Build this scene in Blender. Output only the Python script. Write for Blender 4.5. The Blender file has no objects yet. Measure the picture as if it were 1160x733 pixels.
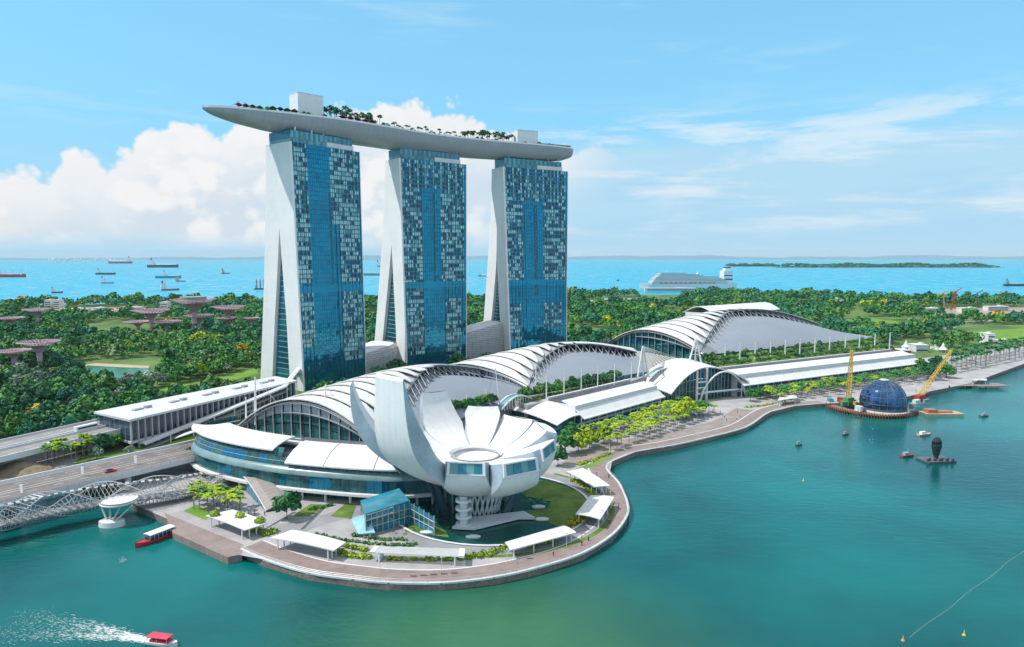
import bpy, math, random
import numpy as np
from mathutils import Vector
# ------------------------------------------------------------------ camera, sky, sun, exposure
SC = bpy.context.scene
COL = SC.collection
FPX, CAMH = 773.0, 100.0                       # focal length in pixels of the 1160 px wide photograph, drone height in m
TH = math.atan(75.5/773.0)
_c, _s = math.cos(TH), math.sin(TH)
cam_d = bpy.data.cameras.new('camera'); cam = bpy.data.objects.new('camera', cam_d); COL.objects.link(cam)
cam.location = (0, 0, CAMH); cam.rotation_euler = (math.pi/2-TH, 0, 0)
cam_d.sensor_fit = 'HORIZONTAL'; cam_d.sensor_width = 36.0; cam_d.lens = 36.0*FPX/1160.0
cam_d.clip_start = 1.0; cam_d.clip_end = 120000.0
SC.camera = cam
SUN_EL, SUN_AZ = math.radians(54), math.radians(-97)     # azimuth clockwise from +Y (view direction): behind the camera's left shoulder
SKY_STRENGTH, SUN_STRENGTH, EXPOSURE = 0.086, 3.4, 0.35
HAZE = 2.0e-5
SC.cycles.max_bounces = 5; SC.cycles.diffuse_bounces = 2; SC.cycles.glossy_bounces = 3; SC.cycles.transmission_bounces = 2; SC.cycles.volume_bounces = 0
SC.cycles.caustics_reflective = False; SC.cycles.caustics_refractive = False
SC.view_settings.view_transform = 'Standard'; SC.view_settings.look = 'None'
SC.view_settings.exposure = EXPOSURE; SC.view_settings.gamma = 1.0; SC.view_settings.use_curve_mapping = False
sd = bpy.data.lights.new('sun', 'SUN'); sd.energy = SUN_STRENGTH; sd.angle = math.radians(1.0); sd.color = (1.0, 0.95, 0.87)
sun = bpy.data.objects.new('sun', sd); COL.objects.link(sun)
_sv = Vector((math.sin(SUN_AZ)*math.cos(SUN_EL), math.cos(SUN_AZ)*math.cos(SUN_EL), math.sin(SUN_EL)))
sun.rotation_euler = _sv.to_track_quat('Z', 'Y').to_euler(); sun.location = (0, 0, 600)

W = bpy.data.worlds.new('World'); SC.world = W; W.use_nodes = True
def build_world():
    nt = W.node_tree; N = nt.nodes; L = nt.links; N.clear()
    out = N.new('ShaderNodeOutputWorld'); bg = N.new('ShaderNodeBackground'); bg.inputs['Strength'].default_value = SKY_STRENGTH
    L.new(bg.outputs[0], out.inputs[0])
    def math_(op, a, b=None, c=None, clamp=False):
        n = N.new('ShaderNodeMath'); n.operation = op; n.use_clamp = clamp
        for i, v in enumerate((a, b, c)):
            if v is None: continue
            if isinstance(v, (int, float)): n.inputs[i].default_value = v
            else: L.new(v, n.inputs[i])
        return n.outputs[0]
    def mix(f, a, b, mode='MIX'):
        n = N.new('ShaderNodeMix'); n.data_type = 'RGBA'; n.blend_type = mode; n.clamp_factor = True
        if isinstance(f, (int, float)): n.inputs[0].default_value = f
        else: L.new(f, n.inputs[0])
        for i, v in ((6, a), (7, b)):
            if isinstance(v, tuple): n.inputs[i].default_value = v
            else: L.new(v, n.inputs[i])
        return n.outputs[2]
    def smooth(v, lo, hi):
        n = N.new('ShaderNodeMapRange'); n.interpolation_type = 'SMOOTHSTEP'
        for i, k in ((1, lo), (2, hi)):
            if isinstance(k, (int, float)): n.inputs[i].default_value = k
            else: L.new(k, n.inputs[i])
        L.new(v, n.inputs[0]); return n.outputs[0]
    def ramp(v, stops):
        n = N.new('ShaderNodeValToRGB'); cr = n.color_ramp; cr.interpolation = 'EASE'
        while len(cr.elements) < len(stops): cr.elements.new(0.5)
        for e, (p, h) in zip(cr.elements, stops): e.position = p; e.color = (h, h, h, 1)
        L.new(v, n.inputs[0])
        return N_sep(n.outputs[0])
    def N_sep(c):
        n = N.new('ShaderNodeSeparateColor'); L.new(c, n.inputs[0]); return n.outputs[0]
    sky = N.new('ShaderNodeTexSky'); sky.sky_type = 'NISHITA'; sky.sun_disc = False
    sky.sun_elevation = SUN_EL; sky.sun_rotation = SUN_AZ
    sky.altitude = 50; sky.air_density = 1.0; sky.dust_density = 0.6; sky.ozone_density = 1.2
    tc = N.new('ShaderNodeTexCoord'); sx = N.new('ShaderNodeSeparateXYZ'); L.new(tc.outputs['Generated'], sx.inputs[0])
    X, Y, Z = sx.outputs
    az = math_('ARCTAN2', X, Y)                       # 0 straight ahead, negative to the left
    hz = math_('SQRT', math_('ADD', math_('MULTIPLY', X, X), math_('MULTIPLY', Y, Y)))
    el = math_('ARCTAN2', Z, hz)
    # warped coordinates in which the clouds live: azimuth and (compressed) elevation
    cmb = N.new('ShaderNodeCombineXYZ'); L.new(az, cmb.inputs[0]); L.new(math_('MULTIPLY', el, 1.0), cmb.inputs[1])
    def noise(scale, detail, rough=0.55, stretch=(1, 1, 1), off=0.0, dist=0.0):
        mp = N.new('ShaderNodeMapping'); mp.inputs['Scale'].default_value = stretch; mp.inputs['Location'].default_value = (off, off*0.7, off*1.3)
        L.new(cmb.outputs[0], mp.inputs[0])
        n = N.new('ShaderNodeTexNoise'); n.noise_dimensions = '2D'; n.inputs['Scale'].default_value = scale; n.inputs['Detail'].default_value = min(detail, 6)
        n.inputs['Roughness'].default_value = rough; n.inputs['Distortion'].default_value = dist
        L.new(mp.outputs[0], n.inputs['Vector']); return n.outputs['Fac']
    def voro(scale, off=0.0):
        mp = N.new('ShaderNodeMapping'); mp.inputs['Location'].default_value = (off, off, 0); L.new(cmb.outputs[0], mp.inputs[0])
        n = N.new('ShaderNodeTexVoronoi'); n.voronoi_dimensions = '2D'; n.feature = 'SMOOTH_F1'; n.inputs['Scale'].default_value = scale; n.inputs['Smoothness'].default_value = 0.35
        n.inputs['Detail'].default_value = 0.0
        L.new(mp.outputs[0], n.inputs['Vector']); return n.outputs['Distance']
    # base sky: the physical sky pulled to the clear cyan of the day
    base = mix(0.65, mix(1.0, sky.outputs[0], SKY_TINT, 'MULTIPLY'), (2.5, 5.9, 8.5, 1))
    hor = math_('SUBTRACT', 1.0, smooth(el, 0.0, 0.36))
    base = mix(math_('MULTIPLY', hor, 0.82), base, SKY_LOW)
    # --- heaped cumulus: its upper edge is a height over azimuth (radians 0..0.24), broken up by noise
    azn = math_('ADD', math_('MULTIPLY', az, 0.5), 0.5, clamp=True)   # -1..1 rad -> 0..1
    edge = ramp(azn, CUMULUS)
    edge = math_('MULTIPLY', edge, 0.25)
    bil = math_('SUBTRACT', 0.42, voro(17.0, 3.1))
    bil2 = math_('SUBTRACT', 0.42, voro(41.0, 7.7))
    fr = math_('SUBTRACT', noise(9.0, 7, 0.55, off=2.0), 0.5)
    rough = math_('ADD', math_('ADD', math_('MULTIPLY', bil, 0.034), math_('ADD', math_('MULTIPLY', bil2, 0.013), math_('MULTIPLY', math_('SUBTRACT', 0.42, voro(95.0, 5.5)), 0.010))), math_('MULTIPLY', fr, 0.050))
    dcu = math_('ADD', math_('SUBTRACT', edge, el), rough)
    cu = smooth(dcu, -0.001, 0.011)
    cu = math_('MULTIPLY', cu, smooth(edge, 0.012, 0.03))
    right = smooth(az, -0.12, 0.10)
    foot = math_('ADD', math_('MULTIPLY', smooth(el, 0.002, 0.035), math_('SUBTRACT', 1.0, right)), math_('MULTIPLY', smooth(el, 0.05, 0.17), right))
    cu = math_('MULTIPLY', math_('MULTIPLY', cu, foot), math_('SUBTRACT', 1.0, smooth(az, 0.04, 0.19)))
    # shading inside the heap: bright tops, soft blue grey below and in the hollows
    deep = smooth(dcu, 0.0, 0.11)
    hollow = smooth(math_('ADD', math_('ADD', noise(8.0, 8, 0.62, (1, 2.0, 1), off=5.0), math_('MULTIPLY', bil, -0.45)), math_('MULTIPLY', bil2, -0.25)), 0.36, 0.60)
    ccol = mix(math_('MULTIPLY', hollow, math_('ADD', math_('MULTIPLY', deep, 0.80), 0.10)), (8.3, 8.4, 8.5, 1), (5.8, 6.8, 7.7, 1))
    warm = math_('MULTIPLY', smooth(noise(15.0, 4, off=9.0), 0.52, 0.68), math_('MULTIPLY', smooth(el, 0.12, 0.03), 0.55))
    ccol = mix(warm, ccol, (8.3, 7.9, 7.5, 1))
    # --- high thin streaks and veil
    st = noise(3.4, 8, 0.62, (1.0, 6.5, 1), off=2.9, dist=0.2)
    stm = math_('MULTIPLY', smooth(el, 0.225, 0.165), smooth(az, -0.05, 0.12))
    streak = math_('MULTIPLY', smooth(st, 0.46, 0.66), stm)
    band = math_('ADD', el, math_('MULTIPLY', math_('SUBTRACT', st, 0.5), 0.10))
    veil = math_('MULTIPLY', math_('MULTIPLY', smooth(band, 0.180, 0.120), 0.80), math_('ADD', 0.25, math_('MULTIPLY', smooth(az, -0.30, 0.10), 0.75)))
    high = math_('MULTIPLY', smooth(noise(2.2, 7, 0.6, (1.0, 9.0, 1), off=6.3, dist=0.2), 0.56, 0.74), 0.30)
    lowgap = math_('MULTIPLY', smooth(noise(2.6, 5, 0.5, (1.0, 8.0, 1), off=4.4), 0.40, 0.60), smooth(el, 0.15, 0.10))
    base = mix(high, base, (5.5, 7.4, 8.6, 1))
    base = mix(veil, base, (4.6, 6.7, 8.2, 1))
    base = mix(math_('MULTIPLY', streak, 0.62), base, (7.8, 8.3, 8.6, 1))
    base = mix(math_('MULTIPLY', lowgap, 0.5), base, (3.5, 6.2, 8.3, 1))
    bank = math_('MULTIPLY', smooth(noise(6.0, 8, 0.6, (1.0, 3.2, 1), off=8.8), 0.44, 0.62), math_('MULTIPLY', smooth(el, 0.105, 0.06), smooth(el, 0.004, 0.025)))
    bank = math_('MULTIPLY', bank, smooth(az, 0.05, -0.15))
    base = mix(math_('MULTIPLY', bank, 0.9), base, (7.3, 7.8, 8.2, 1))
    col = mix(cu, base, ccol)
    # bottom haze at the horizon and the half below it
    col = mix(math_('MULTIPLY', smooth(el, 0.045, 0.0), 0.55), col, (4.9, 6.9, 8.2, 1))
    # unseen white cloud added overhead and behind the viewer to whiten the ambient light
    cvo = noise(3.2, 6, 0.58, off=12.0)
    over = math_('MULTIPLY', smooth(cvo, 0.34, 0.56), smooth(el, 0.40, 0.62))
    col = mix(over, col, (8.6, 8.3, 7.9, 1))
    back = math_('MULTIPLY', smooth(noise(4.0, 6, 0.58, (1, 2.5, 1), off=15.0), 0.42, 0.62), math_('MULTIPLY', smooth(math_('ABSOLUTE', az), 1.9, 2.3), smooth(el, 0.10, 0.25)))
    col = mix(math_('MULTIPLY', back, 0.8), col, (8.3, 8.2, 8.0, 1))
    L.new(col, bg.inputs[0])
    W.cycles.sampling_method = 'MANUAL'; W.cycles.sample_map_resolution = 512
SKY_TINT = (1.10, 1.92, 2.0, 1)
SKY_LOW = (2.7, 6.1, 8.7, 1)
# (position over -1..1 rad, height/0.25 rad)
CUMULUS = [(0.0, 0.0), (0.10, 0.0), (0.14, 0.34), (0.178, 0.37), (0.203, 0.40), (0.216, 0.48), (0.237, 0.49), (0.248, 0.53), (0.261, 0.64), (0.279, 0.72), (0.288, 0.69), (0.300, 0.66), (0.326, 0.70), (0.36, 0.74),
           (0.395, 0.84), (0.43, 0.84), (0.475, 0.80), (0.51, 0.66), (0.545, 0.63), (0.60, 0.58), (0.66, 0.5), (0.72, 0.0), (1.0, 0.0)]
build_world()

# ------------------------------------------------------------------ helpers
R = random.Random(7)
def ray(px, py):
    u = (px-580)/FPX; v = (py-366.5)/FPX
    return (u, _c-v*_s, -_s-v*_c)
def G(px, py, z=0.0):                       # the place on the level z seen at a photo pixel (how the plan was measured)
    d = ray(px, py); t = (z-CAMH)/d[2]
    return Vector((d[0]*t, d[1]*t, z))
def D(px, py, Y):
    d = ray(px, py); t = Y/d[1]
    return Vector((d[0]*t, Y, CAMH+d[2]*t))
def V(*a): return Vector(a)
def lerp(a, b, t): return a+(b-a)*t

MATS = {}
def mat(name, col, rough=0.6, var=0.10, scale=0.15, metal=0.0, spec=0.5, bump=0.0, bscale=1.0, rnd=0.0, detail=4, ior=None, stripes=None, streak=0.0, col2=None):
    if name in MATS: return MATS[name]
    m = bpy.data.materials.new(name); m.use_nodes = True; MATS[name] = m
    nt = m.node_tree; N = nt.nodes; L = nt.links
    p = N['Principled BSDF']
    p.inputs['Roughness'].default_value = rough; p.inputs['Metallic'].default_value = metal
    p.inputs['Specular IOR Level'].default_value = spec
    if ior: p.inputs['IOR'].default_value = ior
    tc = N.new('ShaderNodeTexCoord')
    geo = N.new('ShaderNodeNewGeometry')
    n = N.new('ShaderNodeTexNoise'); n.inputs['Scale'].default_value = scale; n.inputs['Detail'].default_value = detail; n.inputs['Roughness'].default_value = 0.6
    L.new(geo.outputs['Position'] if rnd == 0 else tc.outputs['Object'], n.inputs['Vector'])
    cr = N.new('ShaderNodeValToRGB')
    a = tuple(max(0, c*(1-var)) for c in col)+(1,); b = tuple(min(1, c*(1+var)) for c in (col2 or col))+(1,)
    cr.color_ramp.elements[0].position = 0.3; cr.color_ramp.elements[1].position = 0.7
    cr.color_ramp.elements[0].color = a; cr.color_ramp.elements[1].color = b
    L.new(n.outputs['Fac'], cr.inputs[0]); outc = cr.outputs[0]
    if stripes:                              # (direction vector, period, darkness, width share): board / panel joints
        dv, per, dark, wd = stripes
        dp = N.new('ShaderNodeVectorMath'); dp.operation = 'DOT_PRODUCT'; L.new(geo.outputs['Position'], dp.inputs[0]); dp.inputs[1].default_value = dv
        q = N.new('ShaderNodeMath'); q.operation = 'DIVIDE'; L.new(dp.outputs['Value'], q.inputs[0]); q.inputs[1].default_value = per
        f = N.new('ShaderNodeMath'); f.operation = 'FRACT'; L.new(q.outputs[0], f.inputs[0])
        lt = N.new('ShaderNodeMath'); lt.operation = 'LESS_THAN'; L.new(f.outputs[0], lt.inputs[0]); lt.inputs[1].default_value = wd
        mx = N.new('ShaderNodeMix'); mx.data_type = 'RGBA'; mx.blend_type = 'MULTIPLY'
        mm = N.new('ShaderNodeMath'); mm.operation = 'MULTIPLY'; L.new(lt.outputs[0], mm.inputs[0]); mm.inputs[1].default_value = dark
        L.new(mm.outputs[0], mx.inputs[0]); L.new(outc, mx.inputs[6]); mx.inputs[7].default_value = (0.2, 0.2, 0.22, 1); outc = mx.outputs[2]
    if streak:                               # rain streaks and grime running down the cladding
        mp = N.new('ShaderNodeMapping'); mp.inputs['Scale'].default_value = (1, 1, 0.10); L.new(geo.outputs['Position'], mp.inputs[0])
        sn = N.new('ShaderNodeTexNoise'); sn.inputs['Scale'].default_value = 0.55; sn.inputs['Detail'].default_value = 6; sn.inputs['Roughness'].default_value = 0.7; L.new(mp.outputs[0], sn.inputs['Vector'])
        sr = N.new('ShaderNodeMapRange'); sr.inputs[1].default_value = 0.45; sr.inputs[2].default_value = 0.72; sr.inputs[3].default_value = 0.0; sr.inputs[4].default_value = streak; L.new(sn.outputs['Fac'], sr.inputs[0])
        mx = N.new('ShaderNodeMix'); mx.data_type = 'RGBA'; mx.blend_type = 'MULTIPLY'; L.new(sr.outputs[0], mx.inputs[0]); L.new(outc, mx.inputs[6]); mx.inputs[7].default_value = (0.45, 0.46, 0.46, 1); outc = mx.outputs[2]
    if rnd:
        oi = N.new('ShaderNodeObjectInfo'); hs = N.new('ShaderNodeHueSaturation')
        r1 = N.new('ShaderNodeMapRange'); r1.inputs[3].default_value = 1-rnd; r1.inputs[4].default_value = 1+rnd
        L.new(oi.outputs['Random'], r1.inputs[0]); L.new(r1.outputs[0], hs.inputs['Value'])
        r2 = N.new('ShaderNodeMapRange'); r2.inputs[3].default_value = 0.5+rnd*0.06; r2.inputs[4].default_value = 0.5-rnd*0.06
        L.new(oi.outputs['Random'], r2.inputs[0]); L.new(r2.outputs[0], hs.inputs['Hue'])
        L.new(outc, hs.inputs['Color']); outc = hs.outputs[0]
    L.new(outc, p.inputs['Base Color'])
    if bump:
        nb = N.new('ShaderNodeTexNoise'); nb.inputs['Scale'].default_value = bscale; nb.inputs['Detail'].default_value = 3
        L.new(geo.outputs['Position'], nb.inputs['Vector'])
        bp = N.new('ShaderNodeBump'); bp.inputs['Strength'].default_value = bump; bp.inputs['Distance'].default_value = 0.3
        L.new(nb.outputs['Fac'], bp.inputs['Height']); L.new(bp.outputs[0], p.inputs['Normal'])
    return m

class MB:
    def __init__(s): s.v = []; s.f = []; s.m = []
    def face(s, pts, mi=0):
        i = len(s.v); s.v += [tuple(p) for p in pts]; s.f.append(tuple(range(i, i+len(pts)))); s.m.append(mi)
    def hexa(s, a, mi=0):                    # 8 corners: bottom 4 ring, top 4 ring
        i = len(s.v); s.v += [tuple(p) for p in a]
        for q in ((3, 2, 1, 0), (4, 5, 6, 7), (0, 1, 5, 4), (1, 2, 6, 5), (2, 3, 7, 6), (3, 0, 4, 7)):
            s.f.append(tuple(i+k for k in q)); s.m.append(mi)
    def box(s, c, sx, sy, sz, ang=0.0, mi=0):    # c = centre of the bottom face
        ca, sa = math.cos(ang), math.sin(ang); r = []
        for z in (0, sz):
            for x, y in ((-1, -1), (1, -1), (1, 1), (-1, 1)):
                X, Y = x*sx/2, y*sy/2
                r.append((c[0]+X*ca-Y*sa, c[1]+X*sa+Y*ca, c[2]+z))
        s.hexa(r, mi)
    def prism(s, poly, z0, z1, mi=0, top=None):
        n = len(poly); i = len(s.v)
        s.v += [(p[0], p[1], z0) for p in poly]+[(p[0], p[1], z1) for p in poly]
        s.f.append(tuple(range(i+n, i+2*n))); s.m.append(mi if top is None else top)
        s.f.append(tuple(range(i+n-1, i-1, -1))); s.m.append(mi)
        for k in range(n):
            j = (k+1) % n; s.f.append((i+k, i+j, i+n+j, i+n+k)); s.m.append(mi)
    def tube(s, pts, r, n=6, mi=0, cap=True):
        pts = [Vector(p) for p in pts]; rs = r if isinstance(r, (list, tuple)) else [r]*len(pts)
        base = len(s.v); up = Vector((0, 0, 1))
        for k, p in enumerate(pts):
            d = (pts[min(k+1, len(pts)-1)]-pts[max(k-1, 0)]).normalized()
            a = d.cross(up)
            if a.length < 1e-3: a = d.cross(Vector((1, 0, 0)))
            a.normalize(); b = d.cross(a).normalized()
            for q in range(n):
                t = 2*math.pi*q/n; s.v.append(tuple(p+(a*math.cos(t)+b*math.sin(t))*rs[k]))
        for k in range(len(pts)-1):
            for q in range(n):
                j = (q+1) % n
                s.f.append((base+k*n+q, base+k*n+j, base+(k+1)*n+j, base+(k+1)*n+q)); s.m.append(mi)
        if cap:
            s.f.append(tuple(base+q for q in range(n))); s.m.append(mi)
            e = base+(len(pts)-1)*n; s.f.append(tuple(e+q for q in reversed(range(n)))); s.m.append(mi)
    def grid(s, rows, mi=0, close=False):
        i = len(s.v); n = len(rows[0])
        for r in rows: s.v += [tuple(p) for p in r]
        for a in range(len(rows)-1):
            for b in range(n if close else n-1):
                c = (b+1) % n
                s.f.append((i+a*n+b, i+a*n+c, i+(a+1)*n+c, i+(a+1)*n+b)); s.m.append(mi)
    def shell(s, rows, th, mi=0):            # a curved sheet with real thickness (downwards)
        low = [[Vector(p)-Vector((0, 0, th)) for p in r] for r in rows]
        s.grid(rows, mi); s.grid([list(reversed(r)) for r in low], mi)
        s.grid([rows[0], low[0]], mi); s.grid([low[-1], rows[-1]], mi)
        s.grid([[r[0] for r in low], [r[0] for r in rows]], mi); s.grid([[r[-1] for r in rows], [r[-1] for r in low]], mi)
    def lathe(s, prof, c=(0, 0, 0), n=16, mi=0, sx=1, sy=1):
        rows = [[(c[0]+r*math.cos(2*math.pi*k/n)*sx, c[1]+r*math.sin(2*math.pi*k/n)*sy, c[2]+z) for k in range(n)] for r, z in prof]
        s.grid(rows, mi, close=True)
    def build(s, name, mats, parent=None, smooth=False, kind=None, label=None):
        if not isinstance(mats, (list, tuple)): mats = [mats]
        me = bpy.data.meshes.new(name)
        off = parent.location if parent is not None else None
        if off is not None and parent.parent is not None: off = parent.parent.location+off
        vs = s.v if off is None else [(a-off[0], b-off[1], c-off[2]) for a, b, c in s.v]
        me.from_pydata(vs, [], s.f)
        for m in mats: me.materials.append(m)
        if len(mats) > 1: me.polygons.foreach_set('material_index', s.m)
        if smooth: me.polygons.foreach_set('use_smooth', [True]*len(s.f))
        me.update()
        o = bpy.data.objects.new(name, me); COL.objects.link(o)
        if parent is not None: o.parent = parent
        if kind: o['kind'] = kind
        if label: o['label'] = label
        return o
def build_each(mb, name, mats, parent):
    """every separate piece of the mesh builder (a post, a pole, a leg) becomes a part of its own"""
    root = list(range(len(mb.v)))
    def find(i):
        while root[i] != i: root[i] = root[root[i]]; i = root[i]
        return i
    for f in mb.f:
        for k in f[1:]: root[find(k)] = find(f[0])
    parts = {}
    for f, m in zip(mb.f, mb.m): parts.setdefault(find(f[0]), []).append((f, m))
    out = []
    for fs in parts.values():
        q = MB(); ix = {}
        for f, m in fs:
            for k in f:
                if k not in ix: ix[k] = len(q.v); q.v.append(mb.v[k])
            q.f.append(tuple(ix[k] for k in f)); q.m.append(m)
        out.append(q.build(name, mats, parent))
    return out
def smooth_by_angle(o, ang=35):
    try:
        me = o.data
        me.polygons.foreach_set('use_smooth', [True]*len(me.polygons))
        me.set_sharp_from_angle(angle=math.radians(ang))
    except Exception: pass
def thing(name, label, cat, loc=(0, 0, 0), group=None, rz=0.0):
    o = bpy.data.objects.new(name, None); COL.objects.link(o); o.empty_display_size = 1.0
    o.location = loc; o.rotation_euler = (0, 0, rz); o['label'] = label; o['category'] = cat
    if group: o['group'] = group
    return o
def tag(o, label, cat, group=None, kind=None):
    o['label'] = label; o['category'] = cat
    if group: o['group'] = group
    if kind: o['kind'] = kind
    return o
def dup(root, loc, rz=0.0, label=None, sc=None, group=None):
    r = root.copy(); COL.objects.link(r); r.location = loc; r.rotation_euler = (0, 0, rz)
    if sc: r.scale = (sc, sc, sc) if isinstance(sc, (int, float)) else sc
    if label: r['label'] = label
    if group: r['group'] = group
    for ch in root.children:
        c = ch.copy(); COL.objects.link(c); c.parent = r
        for g in ch.children:
            d = g.copy(); COL.objects.link(d); d.parent = c
    return r
def struct(name, mb, mats, smooth=False):
    return mb.build(name, mats, smooth=smooth, kind='structure')
def flat(name, poly, z, m, kind='structure', th=None):
    b = MB()
    if th: b.prism(poly, z-th, z)
    else: b.face([(p[0], p[1], z) for p in poly])
    return b.build(name, m, kind=kind)
# ------------------------------------------------------------------ materials
WHITE = mat('white_metal_roof', (0.69, 0.695, 0.70), 0.45, 0.07, 0.08, streak=0.22)
WHITEP = mat('white_paint', (0.72, 0.73, 0.74), 0.45, 0.05, 0.3)
PANEL = mat('pale_metal_panel', (0.70, 0.72, 0.74), 0.38, 0.05, 0.12, metal=0.0, stripes=((0.0, 0.0, 1.0), 3.2, 0.10, 0.05))
SKIN = mat('moulded_white_shell', (0.72, 0.74, 0.755), 0.48, 0.06, 0.06, streak=0.20, stripes=((0.25, 0.1, 0.96), 3.1, 0.10, 0.035))
CONC = mat('pale_concrete', (0.62, 0.63, 0.66), 0.7, 0.10, 0.12)
TCONC = mat('white_end_wall', (0.74, 0.745, 0.76), 0.55, 0.05, 0.05, streak=0.14, stripes=((0.0, 0.0, 1.0), 6.7, 0.10, 0.03))
GREY = mat('grey_metal', (0.32, 0.34, 0.37), 0.5, 0.10, 0.3)
DGREY = mat('dark_grey_metal', (0.10, 0.11, 0.13), 0.5, 0.15, 0.3)
MEMB = mat('grey_membrane_roof', (0.24, 0.275, 0.33), 0.6, 0.05, 0.04, stripes=((0.55, 0.83, 0.0), 2.6, 0.12, 0.10))
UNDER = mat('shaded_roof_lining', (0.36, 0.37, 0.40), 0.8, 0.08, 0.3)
GLASS = mat('teal_glass', (0.010, 0.235, 0.365), 0.035, 0.16, 0.05, metal=0.65, ior=1.5)
GLASS2 = mat('dark_teal_glass', (0.010, 0.195, 0.320), 0.04, 0.20, 0.06, metal=0.65, ior=1.5)
GPALE = mat('pale_window_pane', (0.33, 0.56, 0.59), 0.25, 0.35, 0.35)
GDARK = mat('deep_window', (0.008, 0.035, 0.070), 0.12, 0.3, 0.5, spec=0.7)
GBAND = mat('aqua_glass_band', (0.13, 0.30, 0.335), 0.10, 0.40, 0.12, ior=1.5)
GSHOP = mat('green_shop_glass', (0.025, 0.11, 0.12), 0.07, 0.6, 0.16, ior=1.5)
GBLUE = mat('blue_glass', (0.02, 0.20, 0.30), 0.08, 0.35, 0.2, ior=1.5)
STEEL = mat('steel', (0.55, 0.56, 0.57), 0.35, 0.05, 0.5, metal=0.3)
WOOD = mat('weathered_deck_boards', (0.25, 0.195, 0.185), 0.75, 0.18, 0.25, stripes=((0.3, 0.95, 0.0), 0.9, 0.30, 0.14))
PAVE = mat('light_paving', (0.35, 0.345, 0.36), 0.8, 0.22, 0.10, detail=8, stripes=((0.71, 0.71, 0.0), 3.0, 0.12, 0.06))
PAVE2 = mat('grey_paving', (0.26, 0.265, 0.285), 0.8, 0.15, 0.12)
ASPH = mat('asphalt', (0.16, 0.145, 0.145), 0.85, 0.24, 0.09, detail=8)
WALLSTONE = mat('sea_wall_stone', (0.20, 0.17, 0.155), 0.8, 0.35, 0.8)
GRASS = mat('lawn_grass', (0.075, 0.155, 0.022), 0.9, 0.35, 0.12, col2=(0.11, 0.17, 0.025))
GRASSB = mat('bright_lawn', (0.12, 0.24, 0.02), 0.9, 0.25, 0.06)
LAND = mat('wooded_ground', (0.045, 0.120, 0.028), 0.95, 0.35, 0.02, col2=(0.10, 0.17, 0.04))
EARTH = mat('bare_earth', (0.30, 0.25, 0.21), 0.95, 0.25, 0.05)
SAND = mat('sand', (0.42, 0.34, 0.24), 0.95, 0.15, 0.3)
RED = mat('red_paint', (0.50, 0.03, 0.04), 0.4, 0.1, 0.5)
MAROON = mat('maroon_canvas', (0.26, 0.02, 0.09), 0.7, 0.2, 0.5)
YELLOW = mat('yellow_paint', (0.62, 0.42, 0.06), 0.45, 0.12, 0.5)
TEALP = mat('teal_paint', (0.05, 0.32, 0.36), 0.5, 0.1, 0.5)
ORANGE = mat('orange_plastic', (0.70, 0.22, 0.05), 0.5, 0.1, 0.5)
RUST = mat('rusty_piles', (0.20, 0.075, 0.05), 0.8, 0.3, 0.8)
TRUNK = mat('tree_bark', (0.14, 0.11, 0.085), 0.9, 0.2, 2.0, rnd=0.1)
PTRUNK = mat('palm_bark', (0.27, 0.245, 0.22), 0.9, 0.2, 2.0, rnd=0.1)
def leaf(n, c, v=0.35, r=0.22): return mat(n, c, 0.6, v, 0.35, rnd=r, spec=0.25)
LF_DARK = leaf('dark_leaves', (0.026, 0.130, 0.048)); LF_MID = leaf('mid_green_leaves', (0.050, 0.205, 0.042)); LF_OL = leaf('olive_leaves', (0.072, 0.185, 0.045))
LF_LIME = leaf('lime_leaves', (0.25, 0.36, 0.018)); LF_YEL = leaf('yellow_blossom_leaves', (0.36, 0.30, 0.012)); LF_TEAL = leaf('blue_green_leaves', (0.022, 0.145, 0.085)); LF_GREY = leaf('silver_leaves', (0.21, 0.30, 0.22))
LEAVES = [LF_DARK, LF_MID, LF_OL, LF_LIME, LF_TEAL, LF_YEL, LF_GREY]

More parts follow.
